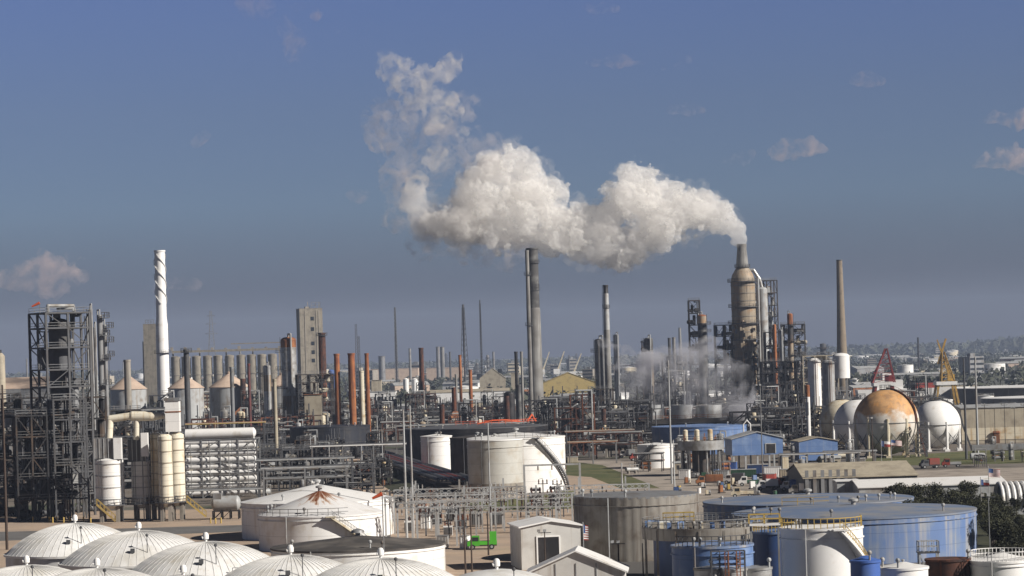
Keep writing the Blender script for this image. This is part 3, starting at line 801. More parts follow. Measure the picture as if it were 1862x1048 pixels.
# ------------------------------------------------------------------ front rows of domed tanks
domes = [(138, 126, 1003, 951, 'white ribbed dome tank with side wall showing, farthest back by the dirt yard'),
         (254, 143, 1019, 965, 'white ribbed dome tank second along the back row, hooded pipe on top'),
         (376, 146, 1040, 985, 'white ribbed dome tank third along the back row, just below the tank with rust-streaked roof'),
         (530, 146, 1062, 1009, 'white ribbed dome tank fourth along the back row, below the dark stained roof tank'),
         (694, 158, 1070, 1015, 'white ribbed dome tank in front of the dark roofed tank, closest to the green truck'),
         (50, 150, 1081, 1028, 'white ribbed dome tank cut by the lower edge, the first of the front row'),
         (178, 158, 1088, 1033, 'white ribbed dome tank of the front row between two hooded vent pipes'),
         (335, 150, 1100, 1046, 'white ribbed dome tank of the front row with only its crown and hooded pipe visible'),
         (905, 150, 1090, 1035, 'white smooth dome tank with a tall bent pipe beside the garage door building')]
M['seam'] = mat('seam_metal', (.56, .55, .53), .6, var=.05)
for i, (x, r, yr, ya, lb) in enumerate(domes):
    T = tank('dome_tank', lb, x, r, yr, 6.0 if i < 5 else 5.2, shell='domewhite', dome=True, rise_px=ya, seams=60 if i != 8 else 0, centre='gooseneck', vents=0, group='white dome tanks in front', n=36, seamm='seam')
    sh_ = [c for c in T.children if c.name.startswith('shell')][0]; zt = max(v.co.z for v in sh_.data.vertices); rr = max(v.co.x for v in sh_.data.vertices)
    for a, kind in ((285, 0), (272, 1), (302, 2)):
        q = rr * (.8 if kind < 2 else .97); cx, cy, cz = q*cos(R(a)), q*sin(R(a)), zt + (1.55 if kind < 2 else .9)
        if kind == 0:
            b = MB(); b.tube((cx, cy, cz-.5), (cx, cy, cz+1.9), .05, 6); b.ball((cx, cy, cz+2.0), .2, 8, 5); part('gauge_mast', b, M['darkgrey'], T)
        elif kind == 1:
            b = MB(); b.cbox((cx, cy, cz+.2), (.5, .4, .5)); b.tube((cx, cy, cz-.4), (cx, cy, cz), .15, 6); part('hatch', b, M['darkgrey'], T)
        else:
            b = MB(); b.rail([(cx-.9, cy-.8, cz-1.1), (cx+.9, cy-.8, cz-1.1), (cx+.9, cy+.5, cz-1.1)], 1.2, .07, 1.0); b.cbox((cx, cy-.2, cz-1.05), (1.9, 1.3, .1)); part('access_platform', b, M['grey'], T)

# ------------------------------------------------------------------ tanks, front and middle
# white pair on the left of the centre, one with rust on its cone
tank('white_tank', 'large white cone roof tank standing behind the rust-streaked white tank', 577, 138, 909, 6.2, rise_px=881, roof='whiteplain', vents=3, n=64, centre='vent', seams=0)
T = tank('rust_streaked_tank', 'white cone roof tank with rust streaks running from its peak and yellowed stair', 583, 113, 933, 5.6, rise_px=893, roof='rustroof', vents=4, n=64,
     rail=((196, 300),), railm='grey', stair=(283, 322), stairm='cream', centre='vent')
T = tank('dark_roof_tank', 'low white tank under a black stained shallow cone roof with mushroom vent', 651, 158, 991, 4.4, rise_px=974, roof='darkroof', vents=3, n=64, lip=True, centre='')
z = 5.6; b = MB(); b.lathe([(.35, z-.3), (.35, z+.45), (1.0, z+.5), (.85, z+.85), (.1, z+1.1)], n=14); part('mushroom_vent', b, M['grey'], T)
# cream and white tanks in the middle
tank('white_tank', 'big white tank in the middle with dark spiral stair down its sunlit side', 938, 89, 795, None, D=600, rise=1.1, vents=3, n=64, stair=(292, 352, 1, .75), stairm='darkgrey', railm='grey', rail=((240, 320),))
tank('cream_white_tank', 'off-white tank raised on a grey ring in front of the big white stair tank', 899.5, 50, 799, None, D=578, rise=.6, base_h=3.0, vents=2, n=48, centre='vent', shell='greywhite', roof='whiteplain')
tank('brown_tank', 'dark brown tank in shade between the two white tanks', 868, 50, 795, None, D=640, rise=.5, shell='brownblack', vents=0, n=40)
tank('white_tank', 'narrow white tank by the foot of the slanting red pipe rack', 793, 28.5, 793, None, D=700, rise=.5, vents=2, n=40)
T = tank('black_tank', 'very wide black tank behind the white tanks with red pipework on its rim', 865, 131, 776, None, D=790, rise=1.0, shell='black', roof='darkgrey', vents=4, n=72, centre='vent')
b = MB(); b.ringrail(20.6, 10.7, 1.1, n=64, t=.1, a0=R(255), a1=R(330)); part('handrail', b, M['redorange'], T)
b = MB(); b.path([(1, -20.5, 11), (5, -19.8, 11.8), (9, -18.4, 11.8), (13, -15.8, 11.2)], .22, 6); part('rim_pipe', b, M['redorange'], T); b = MB(); b.path([(15, -13.5, 11), (16.5, -12, 13), (17.5, -11, 11)], .25, 6); part('hose_arm', b, M['redorange'], T)
tank('black_tank', 'blue-black tank at the foot of the orange rusty chimneys', 600, 73, 775, None, D=880, rise=.5, shell='navyblack', roof='navyblack', vents=5, n=64)
# corrugated tank and blue group on the right
tank('corrugated_tank', 'tall brown-grey corrugated tank next to the garage building', 1156.5, 114, 899, 9.2, rise=.35, shell='browntank', roof='grey', vents=3, n=180, wob=[0, .004, 0, -.004], centre='', lip=False)
tank('blue_tank', 'wide faded blue tank, the farther of the two wide ones', 1469, 190, 908, 5.4, rise=.8, shell='bluetank', roof='blueroof', vents=8, n=80, rail=((250, 275),))
tank('blue_tank', 'widest faded blue tank with pale streaks down its wall, beside the dark trees', 1552, 220, 929, 6.4, rise=.9, shell='bluetank', roof='blueroof', vents=6, n=96)
T = tank('navy_tank', 'navy blue tank ringed by a brown walkway and railing', 1282, 95, 957, 7.0, rise=.3, shell='navy', roof='browntank', vents=2, n=56, centre='', rimrail=True, railm='grey')
r_ = 95/ (F/(23.0*F/V(1282, 957)))
b = MB(); b.lathe([(6.9, 6.95), (8.3, 6.95), (8.3, 7.15), (6.9, 7.15)], n=48, caps=False); b.lathe([(8.25, 5.6), (8.32, 7.0)], n=48, caps=False)
part('walkway', b, M['browntank'], T)
b = MB(); b.ringrail(8.2, 7.15, 1.1, n=44, t=.07); part('outer_handrail', b, M['grey'], T)
for k in range(16):
    a = R(185 + k*11); b = MB(); b.cbox((7.6*cos(a), 7.6*sin(a), 7.15 + .4), (.6, .5, .8)); part('valve_box', b, M[('blue', 'lightgrey', 'browntank', 'cream')[k % 4]], T)
    if k % 2: b = MB(); b.path([(6.4*cos(a), 6.4*sin(a), 6.8), (6.4*cos(a), 6.4*sin(a), 8.0), (7.9*cos(a), 7.9*sin(a), 8.0), (7.9*cos(a), 7.9*sin(a), 7.2)], .12, 6); part('pipe', b, M['blue' if k % 4 == 1 else 'lightgrey'], T)
for a in range(195, 350, 22):
    b = MB(); b.bar((8.2*cos(R(a)), 8.2*sin(R(a)), 0), (8.2*cos(R(a)), 8.2*sin(R(a)), 6.9), .3); part('post', b, M['browntank'], T)
tank('blue_tank', 'medium blue tank standing in front of the walkway of the navy tank', 1295, 74, 990, 7.5, rise=.45, shell='blue', roof='bluetank', vents=4, n=48, centre='', rail=((200, 340),), railm='darkgrey')
tank('navy_tank', 'dark navy tank half hidden behind the white stair tank', 1410, 42, 966, 7.0, rise=.3, shell='navy', roof='blue', vents=1, n=40, centre='', rail=((180, 330),))
tank('white_tank', 'clean white tank with wide white stair and yellow railing on top', 1493.5, 74.5, 958, 9.0, rise=.35, shell='whiteplain', vents=2, n=56, centre='', rail=((170, 300), (300, 370)), stair=(287, 352, .78), stairm='whiteplain', railm='yellow')
tank('small_blue_tank', 'small bright blue tank at the foot of the white stair tank', 1573, 27, 1019, 6.2, rise=.5, shell='brightblue', vents=1, n=32, centre='')
T = tank('small_white_tank', 'low white dome tank between the small blue and the rusty tank', 1642, 45, 1031, 5.0, rise=.55, shell='whiteplain', vents=2, n=40, centre='vent')
tank('rusty_tank', 'dark rusty brown tank with open top beside the railed white tank', 1724, 41, 1016, 4.6, rise=.15, shell='rustdark', vents=1, n=40, centre='')
T = tank('small_white_tank', 'white tank with white railing around its low cone roof near the trees', 1822, 57, 1018, 4.4, rise=.8, shell='whiteplain', vents=0, n=48, rimrail=True, railm='whiteplain')
for i, (x, rr, y, lb) in enumerate(((1290, 28, 1033, 'ribbed grey metal tank, first of three beside the orange ladder rack'), (1332, 26, 1034, 'ribbed grey metal tank in the middle of the row of three'), (1374, 29, 1032, 'ribbed grey metal tank at the end of the row of three'))):
    tank('grey_metal_tank', lb, x, rr, y, 5.2 - .1*i, rise=.25, shell='silver', vents=1, n=60, wob=[0, .012], centre='', group='small grey metal tanks in front')
# ladder rack standing behind them
p_ = P(1324, 1030, 305); T = thing('ladder_rack', 'blue and orange pipe rack above the three grey metal tanks', 'rack', (p_.x, 305, 0)); take(p_.x, 305, 2)
zt = P(1324, 1002, 305).z
part('frame', frame_mb(3.8, 1.2, [zt - 1.5, zt - .8, zt], 4, 1, .1, .07, 3, 0), M['darkgrey'], T)
for xx in (-.4, .9):
    b = MB(); b.bar((xx, -.9, 0), (xx, -.9, zt), .1); b.bar((xx+.4, -.9, 0), (xx+.4, -.9, zt), .1)
    for k in range(int(zt/.35)): b.bar((xx, -.9, k*.35), (xx+.4, -.9, k*.35), .05)
    part('ladder', b, M['orange'], T)
for k in range(3):
    b = MB(); b.tube((-1.8, 0, zt - 1.5 + k*.6), (1.8, 0, zt - 1.5 + k*.6), .16, 8); part('pipe', b, M['blue'], T)
p_ = P(1688, 1020, 322); T = thing('steel_platform', 'galvanised railed platform between the white dome tank and the rusty tank', 'platform', (p_.x, 322, 0)); take(p_.x, 322, 2)
zt = P(1688, 1005, 322).z
part('frame', frame_mb(2.2, 1.4, [zt], 1, 1, .16, .08, 3), M['lightgrey'], T)
b = MB().cbox((0, 0, zt+.05), (2.6, 1.8, .12)); part('deck', b, M['darkgrey'], T)
b = MB().rail([(-1.2, -.8, zt+.1), (1.2, -.8, zt+.1), (1.2, .8, zt+.1), (-1.2, .8, zt+.1), (-1.2, -.8, zt+.1)], 1.3, .08, .6); part('handrail', b, M['lightgrey'], T)
# yellow gangways near the blue tanks
def gangway(label, x0, y0, x1, y1, D, m='yellow', under=.25):
    a, c = P(x0, y0, D), P(x1, y1, D); x = (a.x + c.x)/2
    T = thing('gangway', label, 'gangway', (x, D, 0)); L_ = (c.x - a.x)/2; z = (a.z + c.z)/2
    b = MB().box(-L_, L_, -.6, .6, z - under, z); part('deck', b, M['whiteplain'], T)
    for yy in (-.6, .6):
        b = MB().rail([(-L_, yy, z), (L_, yy, z)], 1.15, .11, 1.3); part('handrail', b, M[m], T)
    for xx in (-L_+.2, L_-.2):
        b = MB().bar((xx, 0, 0), (xx, 0, z-.2), .25); part('post', b, M['grey'], T)
gangway('white gangway with yellow rails between the navy tank and the white stair tank', 1362, 952, 1418, 952, 333)
gangway('yellow railed gangway over the brown walkway tank', 1206, 948, 1262, 948, 362)
# ------------------------------------------------------------------ chimneys
T = stack('white_chimney', 'tall white chimney with spiral strakes around its top, behind the cream silos', [(290, 456, 9.5), (290.5, 500, 9.5), (291.5, 578, 9.5), (293, 590, 11), (296, 720, 11.5)], 1100, [(None, 'whiteplain')], rings=((642, .9),), n=24)
s_ = F/1100; b = MB(); r0 = 9.5/s_ + .25; zt = P(290, 458, 1100).z
for ph in range(3):
    last = None
    for k in range(36):
        a = ph*2*pi/3 + k*.2; z = zt - 1 - k*.58
        p_ = (r0*cos(a), r0*sin(a), z)
        if last: b.bar(last, p_, .24)
        last = p_
part('spiral_strake', b, M['whiteplain'], T)
stack('twin_chimney', 'tall stained grey chimney with dark upper shaft in front of the steam', [(967.5, 452, 10.5), (968, 520, 10.5), (970, 560, 10.8), (971, 565, 11.5), (975, 700, 13), (977, 780, 14)], 1065, [(2, 'soot'), (None, 'stackmix')], rings=((478, .5), (522, .3), (528, .3)), ladder=180)
stack('service_pipe', 'thin pipe stack running up beside the tall stained grey chimney', [(958, 456, 3.4), (960.5, 600, 3.6), (965.5, 780, 3.8)], 1058, [(None, 'stackmix')], n=10, rings=((500, .6), (592, .6)))
stack('slim_chimney', 'slim rust stained chimney with black cap between the grey vessel and the steam', [(1101, 519, 4.4), (1101, 533, 4.4), (1102, 534, 5), (1102, 560, 5.2), (1103, 600, 5.6), (1105, 700, 6.2), (1107, 780, 7)], 1000, [(2, 'black'), (4, 'lightgrey'), (None, 'stackmix')], rings=((560, .3),), ladder=190)
stack('concrete_chimney', 'tall tapering brown concrete chimney behind the white drums', [(1526, 473, 5.2), (1529, 560, 7), (1532, 640, 9.3)], 1500, [(None, 'chimconc')], n=24, cap='soot')
for (x, yt, w, lb, D, m) in ((612, 644, 5.0, 'orange rusty chimney, thick, leaning dark to one side, first of the three', 955, 'orange'), (638.5, 643, 6.2, 'thickest orange rusty chimney in the middle of the three', 965, 'orange'), (666.5, 643, 3.8, 'thinnest orange rusty chimney beside the cream pipe', 950, 'orange'),
        (765.5, 633, 4.2, 'dark brown sooty chimney over the boiler house', 1250, 'rustdark'), (836, 646, 2.6, 'thin rusty orange chimney near the black hopper', 1240, 'orange'), (855, 673, 3.2, 'short orange rusty chimney next to the beige gabled hall', 1160, 'orange'),
        (829, 681, 2.2, 'grey vent chimney behind the thin rusty one', 1260, 'stackmix'), (657, 675, 4.5, 'cream pipe chimney between two orange chimneys', 945, 'cream'), 
        (231, 655, 6.2, 'concrete chimney standing before a cone roofed bin', 800, 'concrete'), (452, 662, 2.6, 'maroon pipe stack in front of the concrete silos', 900, 'maroon'), (338.5, 636, 5.0, 'dark stack with wide head before the silo row', 820, 'darkgrey'), (421, 668, 3.6, 'grey pipe chimney with blue head in front of a cone roofed bin', 830, 'grey'), (499, 690, 3.4, 'slim beige post chimney beside the tall mottled column', 690, 'beige'),
         (1669, 614, 1.7, 'far black chimney on the skyline behind the red crane', 3000, 'black'), (1217, 615, 2.8, 'grey vent stack among the steam, one of a close pair', 1300, 'darkgrey'), (1225, 614, 2.8, 'grey vent stack of the close pair, nearer the dark tower', 1300, 'stackmix'),
        (694, 648, 6, 'far grey stubby column at the skyline beyond the orange chimneys', 3300, 'grey'), (745, 634, 2.2, 'far thin column at the skyline between grey chimney and dark brown chimney', 3200, 'stackmix'), (796, 631, 3.4, 'far grey column, first of two close together at the skyline', 3200, 'grey'), (804, 631, 3.8, 'far grey column, second of two close together at the skyline', 3250, 'stackmix'), (897, 640, 2, 'far thin column beyond the beige gabled hall', 3100, 'grey'), (818, 640, 1.8, 'far short column just past the close pair at the skyline', 3150, 'darkgrey'),
        (585, 606, 6.5, 'sooty brown chimney against the concrete elevator tower', 1150, 'rustdark'), (938, 640, 3.0, 'black chimney just beside the tall stained chimney', 1100, 'black'), (948, 640, 2.4, 'thin grey stack between the black one and the tall stained chimney', 1120, 'stackmix'), (943, 700, 4, 'short dark boiler stack near the tall stained chimney', 1090, 'soot')):
    stack('chimney', lb, [(x, yt, w), (x + .03*60, yt + 60, w*1.05)], D, [(None, m)], n=14, rings=(((yt + 4, .8),) if x in (338.5, 585) else ()))
lattice('flare_derrick', 'far flare tower inside a lattice derrick on the skyline', 842, 560, 2300, 2.2, 9, 'darkgrey', n=16, t=.4, flare=1.0)
lattice('transmission_tower', 'far electricity pylon behind the row of silos', 383, 566, 3000, 2.0, 14, 'grey', arms=((.72, 7), (.84, 6), (.94, 4.5)), n=12, t=.35, cat='pylon')
lattice('braced_chimney', 'far slender braced grey chimney on the skyline past the orange chimneys', 718, 565, 2600, 1.6, 3.6, 'grey', n=22, t=.3, flare=.9)
lattice('braced_chimney', 'far slender braced chimney with dark top next to the flare derrick', 872.5, 552, 2500, 1.3, 2.6, 'darkgrey', n=24, t=.3, flare=.6)
lattice('lattice_mast', 'second thin braced mast behind the cream pipe chimney', 652, 612, 1900, 1.0, 2.0, 'darkgrey', n=16, t=.25)
lattice('lattice_mast', 'thin far mast above the orange chimneys', 647, 590, 2400, 1.4, 3, 'darkgrey', n=18, t=.3)

# ------------------------------------------------------------------ big steel structure at the left edge
def rz_frame(label, pxc, pyb, w, d, floors, rz, **kw):
    p_ = G(pxc, pyb); return structure('process_structure', label, p_.x, p_.y, w, d, floors, rz=rz, **kw)
D0 = 552; s_ = F/D0
cx = P(110, 760, D0).x
T = structure('tall_process_structure', 'tallest open steel structure with drum inside and windsock on top, near the left edge', cx, D0 + 2, 9.6, 8.6, [4.5, 9, 13, 17.5, 22, 26.5, 30, 34.5, 38.5, 41.6], 2, 2, rz=R(33), m='darkgrey', seed=5, fill=1.0, mats=('dark', 'darkgrey', 'grey', 'black', 'lightgrey'), t=.42)
b = MB(); b.drum((0, 0, 8), (0, 0, 39.5), 2.3, 22); part('reactor_vessel', b, M['darkgrey'], T)
b = MB(); b.path([(-2, 1, 41.6), (-2, 1, 43.2), (4.5, 3, 43.2), (5, 3, 41.0)], .35, 8); part('overhead_pipe', b, M['silver'], T)
b = MB(); b.path([(4.2, 2.5, 42), (4.2, 2.5, 42.6), (1, 3.5, 42.6)], .25, 8); part('pipe', b, M['lightgrey'], T)
def windsock(label, px, py, D, ztop=None, L_=1.8, base=None, th=.45):
    c = P(px, py, D); T = thing('windsock', label, 'windsock', (c.x, D, base if base is not None else 0))
    zb = base or 0
    b = MB(); b.tube((0, 0, 0), (0, 0, c.z - zb), .07, 6); part('mast', b, M['grey'], T)
    b = MB(); z = c.z - zb; b.bar((0, 0, z), (-L_, 0, z - L_*.45), th*1.3, 8, th*.7); part('sock', b, M['redorange'], T)
windsock('orange windsock on a pole above the tallest open steel structure', 72, 551, D0 - 4, base=41.6, L_=1.6)
windsock('orange windsock at the edge of the white tank roof', 695, 898, 335, base=6.0, L_=1.25, th=.42)
# lower, wider frames around it
for i, (x, yb, w, d, fl, m, sd, lb) in enumerate((
    (30, 938, 8, 8, [4, 8, 12, 16, 20.5], 'dark', 11, 'dark steel structure at the very edge beside the tallest open structure'),
    (75, 946, 9, 7, [4.2, 8.4, 12.6, 16.8, 21], 'dark', 12, 'dark steel frame in front of the tallest open structure, yellow valve inside'),
    (128, 944, 6.5, 7, [4.2, 7, 11, 15.5, 20, 24], 'darkgrey', 13, 'grey steel frame with cross braces between the tallest structure and the cream silos'),
    (172, 930, 6, 7, [5, 10, 15, 19.5, 24], 'dark', 14, 'dark pipe structure behind the first white silo'),
    (60, 905, 13, 9, [5, 10, 15, 20, 23.5], 'dark', 15, 'broad dark structure filling the gap behind the front steel frames'),
    (150, 890, 13, 9, [5, 10, 15, 20], 'dark', 16, 'broad dark pipe structure farther behind the white silos'),
    (10, 880, 9, 9, [5, 10, 15, 20, 24], 'dark', 17, 'shaded structure farthest back at the picture edge'),
    (215, 880, 12, 8, [5, 10, 15, 19], 'dark', 18, 'dark structure seen between the white silos'))):
    rz_frame(lb, x, yb, w, d, fl, R(8 + 5*(i % 3)), m='dark' if i % 2 else m, seed=sd, fill=1.9, nx=3 if w > 8 else 2, mats=('dark', 'black', 'darkgrey', 'grey', 'white', 'rust', 'silver'), wts=(6, 8, 3, 1.6, .4, .5, .8), t=.34, group='dark process structures at the left')
# bright pipes and slim columns to the right of the tall structure
for (x, yt, rp, m, pl, lb, D) in ((164, 562, 4.2, 'silver', (), 'bright silver pipe column with bent top beside the tallest structure', 575), (172, 595, 2.6, 'silver', (), 'thin bright pipe riser next to the silver pipe column', 585), (158, 575, 2.4, 'grey', (), 'thin grey riser right by the tall steel structure', 572),
    (181, 572, 5.2, 'grey', (578, 610, 655, 700), 'grey platformed column beside the bright pipe column', 610), (190, 590, 4.2, 'grey', (596, 622, 648), 'slimmer grey platformed column, outermost of the left group', 630)):
    column('pipe_column', lb, x, yt, D, rp, m, pl, side=10 if x > 175 else 180, pipe=x > 160, platr=1.6)
# cream and white silos with overhead duct
def silo(label, pxl, pxr, pyt, pyb, Dv, m, box=None, bands=4, cone=True):
    s = F/Dv; pxc = (pxl + pxr)/2; c = P(pxc, pyt, Dv); r = (pxr - pxl)/2/s; zb = P(pxc, pyb, Dv).z
    T = thing('process_silo', label, 'silo', (c.x, Dv, 0), 0, 'silos on concrete piers'); take(c.x, Dv, r+1)
    b = MB(); b.lathe([(r*.5, zb - .9), (r, zb), (r, c.z - .4), (r*.6, c.z)], n=28); part('shell', b, M[m], T)
    for k in range(bands):
        z = zb + (c.z - zb)*(k + .5)/bands; b = MB(); b.lathe([(r+.02, z-.08), (r+.12, z-.08), (r+.12, z+.08), (r+.02, z+.08)], n=28, caps=False); part('band', b, M['beige' if m == 'ivory' else 'lightgrey'], T)
    for a in (45, 135, 225, 315):
        b = MB(); q = r*.8; b.bar((q*cos(R(a)), q*sin(R(a)), 0), (q*cos(R(a)), q*sin(R(a)), zb - .1), .75); part('pier', b, M['concrete'], T)
    b = MB(); b.lathe([(r, zb-.1), (r+1, zb-.1), (r+1, zb+.08), (r, zb+.08)], n=28, caps=False); b.ringrail(r+.95, zb, 1.1, n=20, t=.08); part('walkway', b, M['darkgrey'], T)
    if box:
        (bw, bd, h0, h1, bm, dx) = box
        b = MB().box(dx-bw/2, dx+bw/2, -bd/2, bd/2, h0, h1); part('filter_housing', b, M[bm], T, smooth=False)
        b = MB()
        for k in range(5): b.bar((dx-bw/2+bw*k/4, -bd/2-.06, h0), (dx-bw/2+bw*k/4, -bd/2-.06, h1), .14)
        part('housing_rib', b, M['lightgrey'], T)
    b = MB(); q = r + .3
    for d in (-.22, .22): b.bar((q*cos(R(240)) + d, q*sin(R(240)), 0), (q*cos(R(240)) + d, q*sin(R(240)), c.z), .09)
    part('ladder', b, M['darkgrey'], T)
    return T
Ds = 527; zz = lambda px, py: P(px, py, Ds).z
silo('white banded silo, largest and first beside the dark structures', 173, 225, 833, 918, Ds, 'white', box=(3.6, 3.4, zz(190, 833), zz(190, 797), 'grey', -.8))
silo('white banded silo with grey filter housing between two others', 238, 275, 836, 916, Ds + 4, 'white', box=(3.4, 3.4, zz(255, 840), zz(255, 800), 'darkgrey', -.6))
silo('narrow cream silo, first of the tall cream ones', 272, 292, 787, 914, Ds + 3, 'ivory', bands=6)
silo('cream silo in the middle of the tall cream ones', 286, 312, 790, 914, Ds - 4, 'ivory', bands=6)
silo('widest tall cream silo under the white square stack', 304, 334, 787, 912, Ds, 'ivory', bands=6)
for lb, px, w, y0, y1 in (('white slim filter box over the first banded silo', 215, 1.5, 796, 835), ('white slim filter box beside the grey housing', 264, 1.3, 787, 830)):
    c = P(px, y1, Ds - 1.5); T = thing('filter_box', lb, 'filter', (c.x, Ds - 1.5, 0)); zt = P(px, y0, Ds).z
    b = MB().box(-w/2, w/2, -.8, .8, c.z, zt); part('housing', b, M['whiteplain'], T, smooth=False)
    b = MB()
    for xx in (-w/2+.1, w/2-.1): b.bar((xx, 0, 0), (xx, 0, c.z), .2)
    part('support', b, M['grey'], T)
c = P(316, 785, Ds); T = thing('square_stack', 'white square stack box standing over the widest cream silo', 'stack', (c.x, Ds - .5, 0)); zt = P(316, 728, Ds).z
b = MB().box(-1.35, 1.35, -1.35, 1.35, c.z, zt); part('shaft', b, M['white'], T, smooth=False)
b = MB().box(-1.42, 1.42, -1.42, 1.42, zz(316, 750), zz(316, 750) + .25); part('band', b, M['rust'], T, smooth=False)
b = MB().box(-1.55, 1.55, -1.55, 1.55, zt - .1, zt + .5); part('cap', b, M['grey'], T, smooth=False)
for xx in (-1.2, 1.2): b = MB().bar((xx, .5, 0), (xx, .5, c.z), .3); part('leg', b, M['grey'], T)
q0 = P(198, 800, Ds); q1 = P(200, 762, Ds); q2 = P(236, 757, Ds); q3 = P(300, 757, Ds)
T = thing('overhead_duct', 'thick ivory duct bending over the silos to the white square stack', 'duct', (q0.x, Ds, 0))
rel = lambda p: (p.x - q0.x, 0, p.z)
b = MB(); b.path([rel(q0), rel(q1), rel(q2)], .72, 14); part('bend', b, M['ivory'], T)
b = MB(); b.tube(rel(q2), rel(P(240, 757, Ds)), .72, 14, .95); b.tube(rel(P(240, 757, Ds)), rel(P(275, 757, Ds)), .95, 14, .95); b.tube(rel(P(275, 757, Ds)), rel(q3), .95, 14, .45); part('header', b, M['ivory'], T)
b = MB(); b.path([rel(P(248, 800, Ds)), rel(P(248, 762, Ds))], .55, 12); part('branch', b, M['ivory'], T)
# yellow stairs at the silos
def stairs(label, x0, y0, x1, y1, D, m='yellow'):
    a, c = P(x0, y0, D), P(x1, y1, D); T = thing('stairway', label, 'stairs', (a.x, D, 0)); dx = c.x - a.x
    c.z = max(c.z, 0)
    for yy in (-.5, .5):
        b = MB(); b.bar((0, yy, a.z), (dx, yy, c.z), .22); b.bar((0, yy, a.z+1.1), (dx, yy, c.z+1.1), .09)
        for k in range(6): f = k/5; b.bar((dx*f, yy, a.z+(c.z-a.z)*f), (dx*f, yy, a.z+(c.z-a.z)*f+1.1), .07)
        part('stringer', b, M[m], T)
    b = MB()
    for k in range(14): f = (k+.5)/14; b.cbox((dx*f, 0, a.z+(c.z-a.z)*f), (.3, 1, .06))
    part('tread', b, M['darkgrey'], T)
stairs('yellow stairway climbing to the first banded silo', 176, 918, 210, 948, Ds - 8)
stairs('yellow stairway beside the widest cream silo', 340, 912, 375, 940, Ds - 6)

# ------------------------------------------------------------------ exchanger bank with white drums
Db = 612; s_ = F/Db; c = P(403, 800, Db); w = 132/s_
T = structure('exchanger_bank', 'steel rack stacked with bright white horizontal drums', c.x, Db, w, 8, [3.2, 5.6, 8, 10.6, 13.2], 4, 1, rz=0, m='grey', seed=31, fill=0, mats=('dark', 'grey', 'silver'), t=.24, decks=False)
for k, z in enumerate([.9, 2.5, 3.9, 5.3, 6.8, 8.3, 9.8, 11.3, 12.4, 14.2]):
    for j, yy in enumerate((-3.3, -1.2)):
        b = MB(); L_ = w*.47
        if k in (9,):
            b.drum((-L_, yy, z+.3), (L_*.98, yy, z+.3), 1.2 if j == 0 else .9, 14)
        else:
            for q in range(3):
                b = MB(); b.drum((-L_ + q*L_*.67, yy, z + .35), (-L_ + q*L_*.67 + L_*.64, yy, z + .35), .66 if j == 0 else .6, 12)
                if q < 2: part('drum', b, M['whiteplain'], T)
        part('drum', b, M['whiteplain'], T)
b = MB()
for q in range(4): b.path([(-w*.4 + q*w*.26, -4.3, .5), (-w*.4 + q*w*.26, -4.3, 12.0), (-w*.4 + q*w*.26, -3.4, 12.4)], .09, 6)
part('riser_pipe', b, M['silver'], T)
# ------------------------------------------------------------------ silos, elevator and bins behind
DS = 2000
T0 = None
for i, x in enumerate((319, 338, 357, 377, 396, 417, 438, 457, 476, 495)):
    c = P(x, 648 - i*.55, DS); r = 8.3/(F/DS)
    T = thing('concrete_silo', 'concrete grain silo, %s in the row leading to the elevator tower' % ('first', 'second', 'third', 'fourth', 'fifth', 'sixth', 'seventh', 'eighth', 'ninth', 'tenth')[i], 'silo', (c.x, DS, 0), 0, 'row of concrete grain silos'); take(c.x, DS, r)
    b = MB(); b.lathe([(r, 0), (r, c.z - .6), (r*.3, c.z)], n=20); part('wall', b, M['silo'], T)
    b = MB(); b.lathe([(r+.02, c.z*.62), (r+.5, c.z*.62), (r+.5, c.z*.62+.5), (r+.02, c.z*.62+.5)], n=20, caps=False); part('band', b, M['concrete'], T)
a, c = P(312, 640, DS), P(508, 634, DS)
T = thing('conveyor_gallery', 'long conveyor gallery running over the concrete silo row', 'gallery', ((a.x+c.x)/2, DS + 1, 0)); L_ = (c.x - a.x)/2
b = MB().box(-L_, L_, -1.5, 1.5, a.z - 1, a.z + .6); part('gallery', b, M['silo'], T, smooth=False)
for k in range(9):
    b = MB().box(-L_ + k*L_/4 - 1, -L_ + k*L_/4 + 1, -1, 1, a.z + .7, a.z + rnd.uniform(1.5, 3.5)); part('head_house', b, M['concrete'], T, smooth=False)
for k in range(5):
    b = MB().bar((-L_ + .5 + k*(L_ - .5)/2, 3.5, 0), (-L_ + .5 + k*(L_-.5)/2, 3.5, a.z - 1), 1.0); part('support', b, M['concrete'], T)
b = MB().box(L_*.1, L_*1.1, -.5, .5, a.z + 4.2, a.z + 5.0); part('upper_belt', b, M['silo'], T, smooth=False)
# elevator tower
DE = 1850; c = P(562, 561, DE); s_ = F/DE; w = 42/s_
T = building('elevator_tower', 'tall concrete grain elevator tower with a column of square openings', c.x, DE, w, w*.85, c.z - .3, rz=R(14), ridge=0.0, wall='silo', roof='concrete', cat='tower', over=.1)
for py in (580, 599, 625, 641, 656):
    z = P(562, py, DE).z; b = MB().cbox((.2*w/4, -w*.425-.05, z), (w*.14, .2, w*.16)); part('window', b, M['glass'], T)
for xx in (-.27, .22, .33):
    b = MB().box(xx*w-.25, xx*w+.25, -w*.425-.3, -w*.425-.02, 0, c.z - 1.5); part('pilaster', b, M['concrete'], T)
zt = c.z
b = MB().box(-3, 0, -2, 2, zt, zt + 1.2); b.bar((-1, 0, zt), (-1, 0, zt+4.5), .35); part('roof_house', b, M['concrete'], T)
b = MB().rail([(1, -3, zt), (w*.45, -3, zt), (w*.45, 3, zt)], 4.0, .25, 2.5); part('roof_frame', b, M['grey'], T)
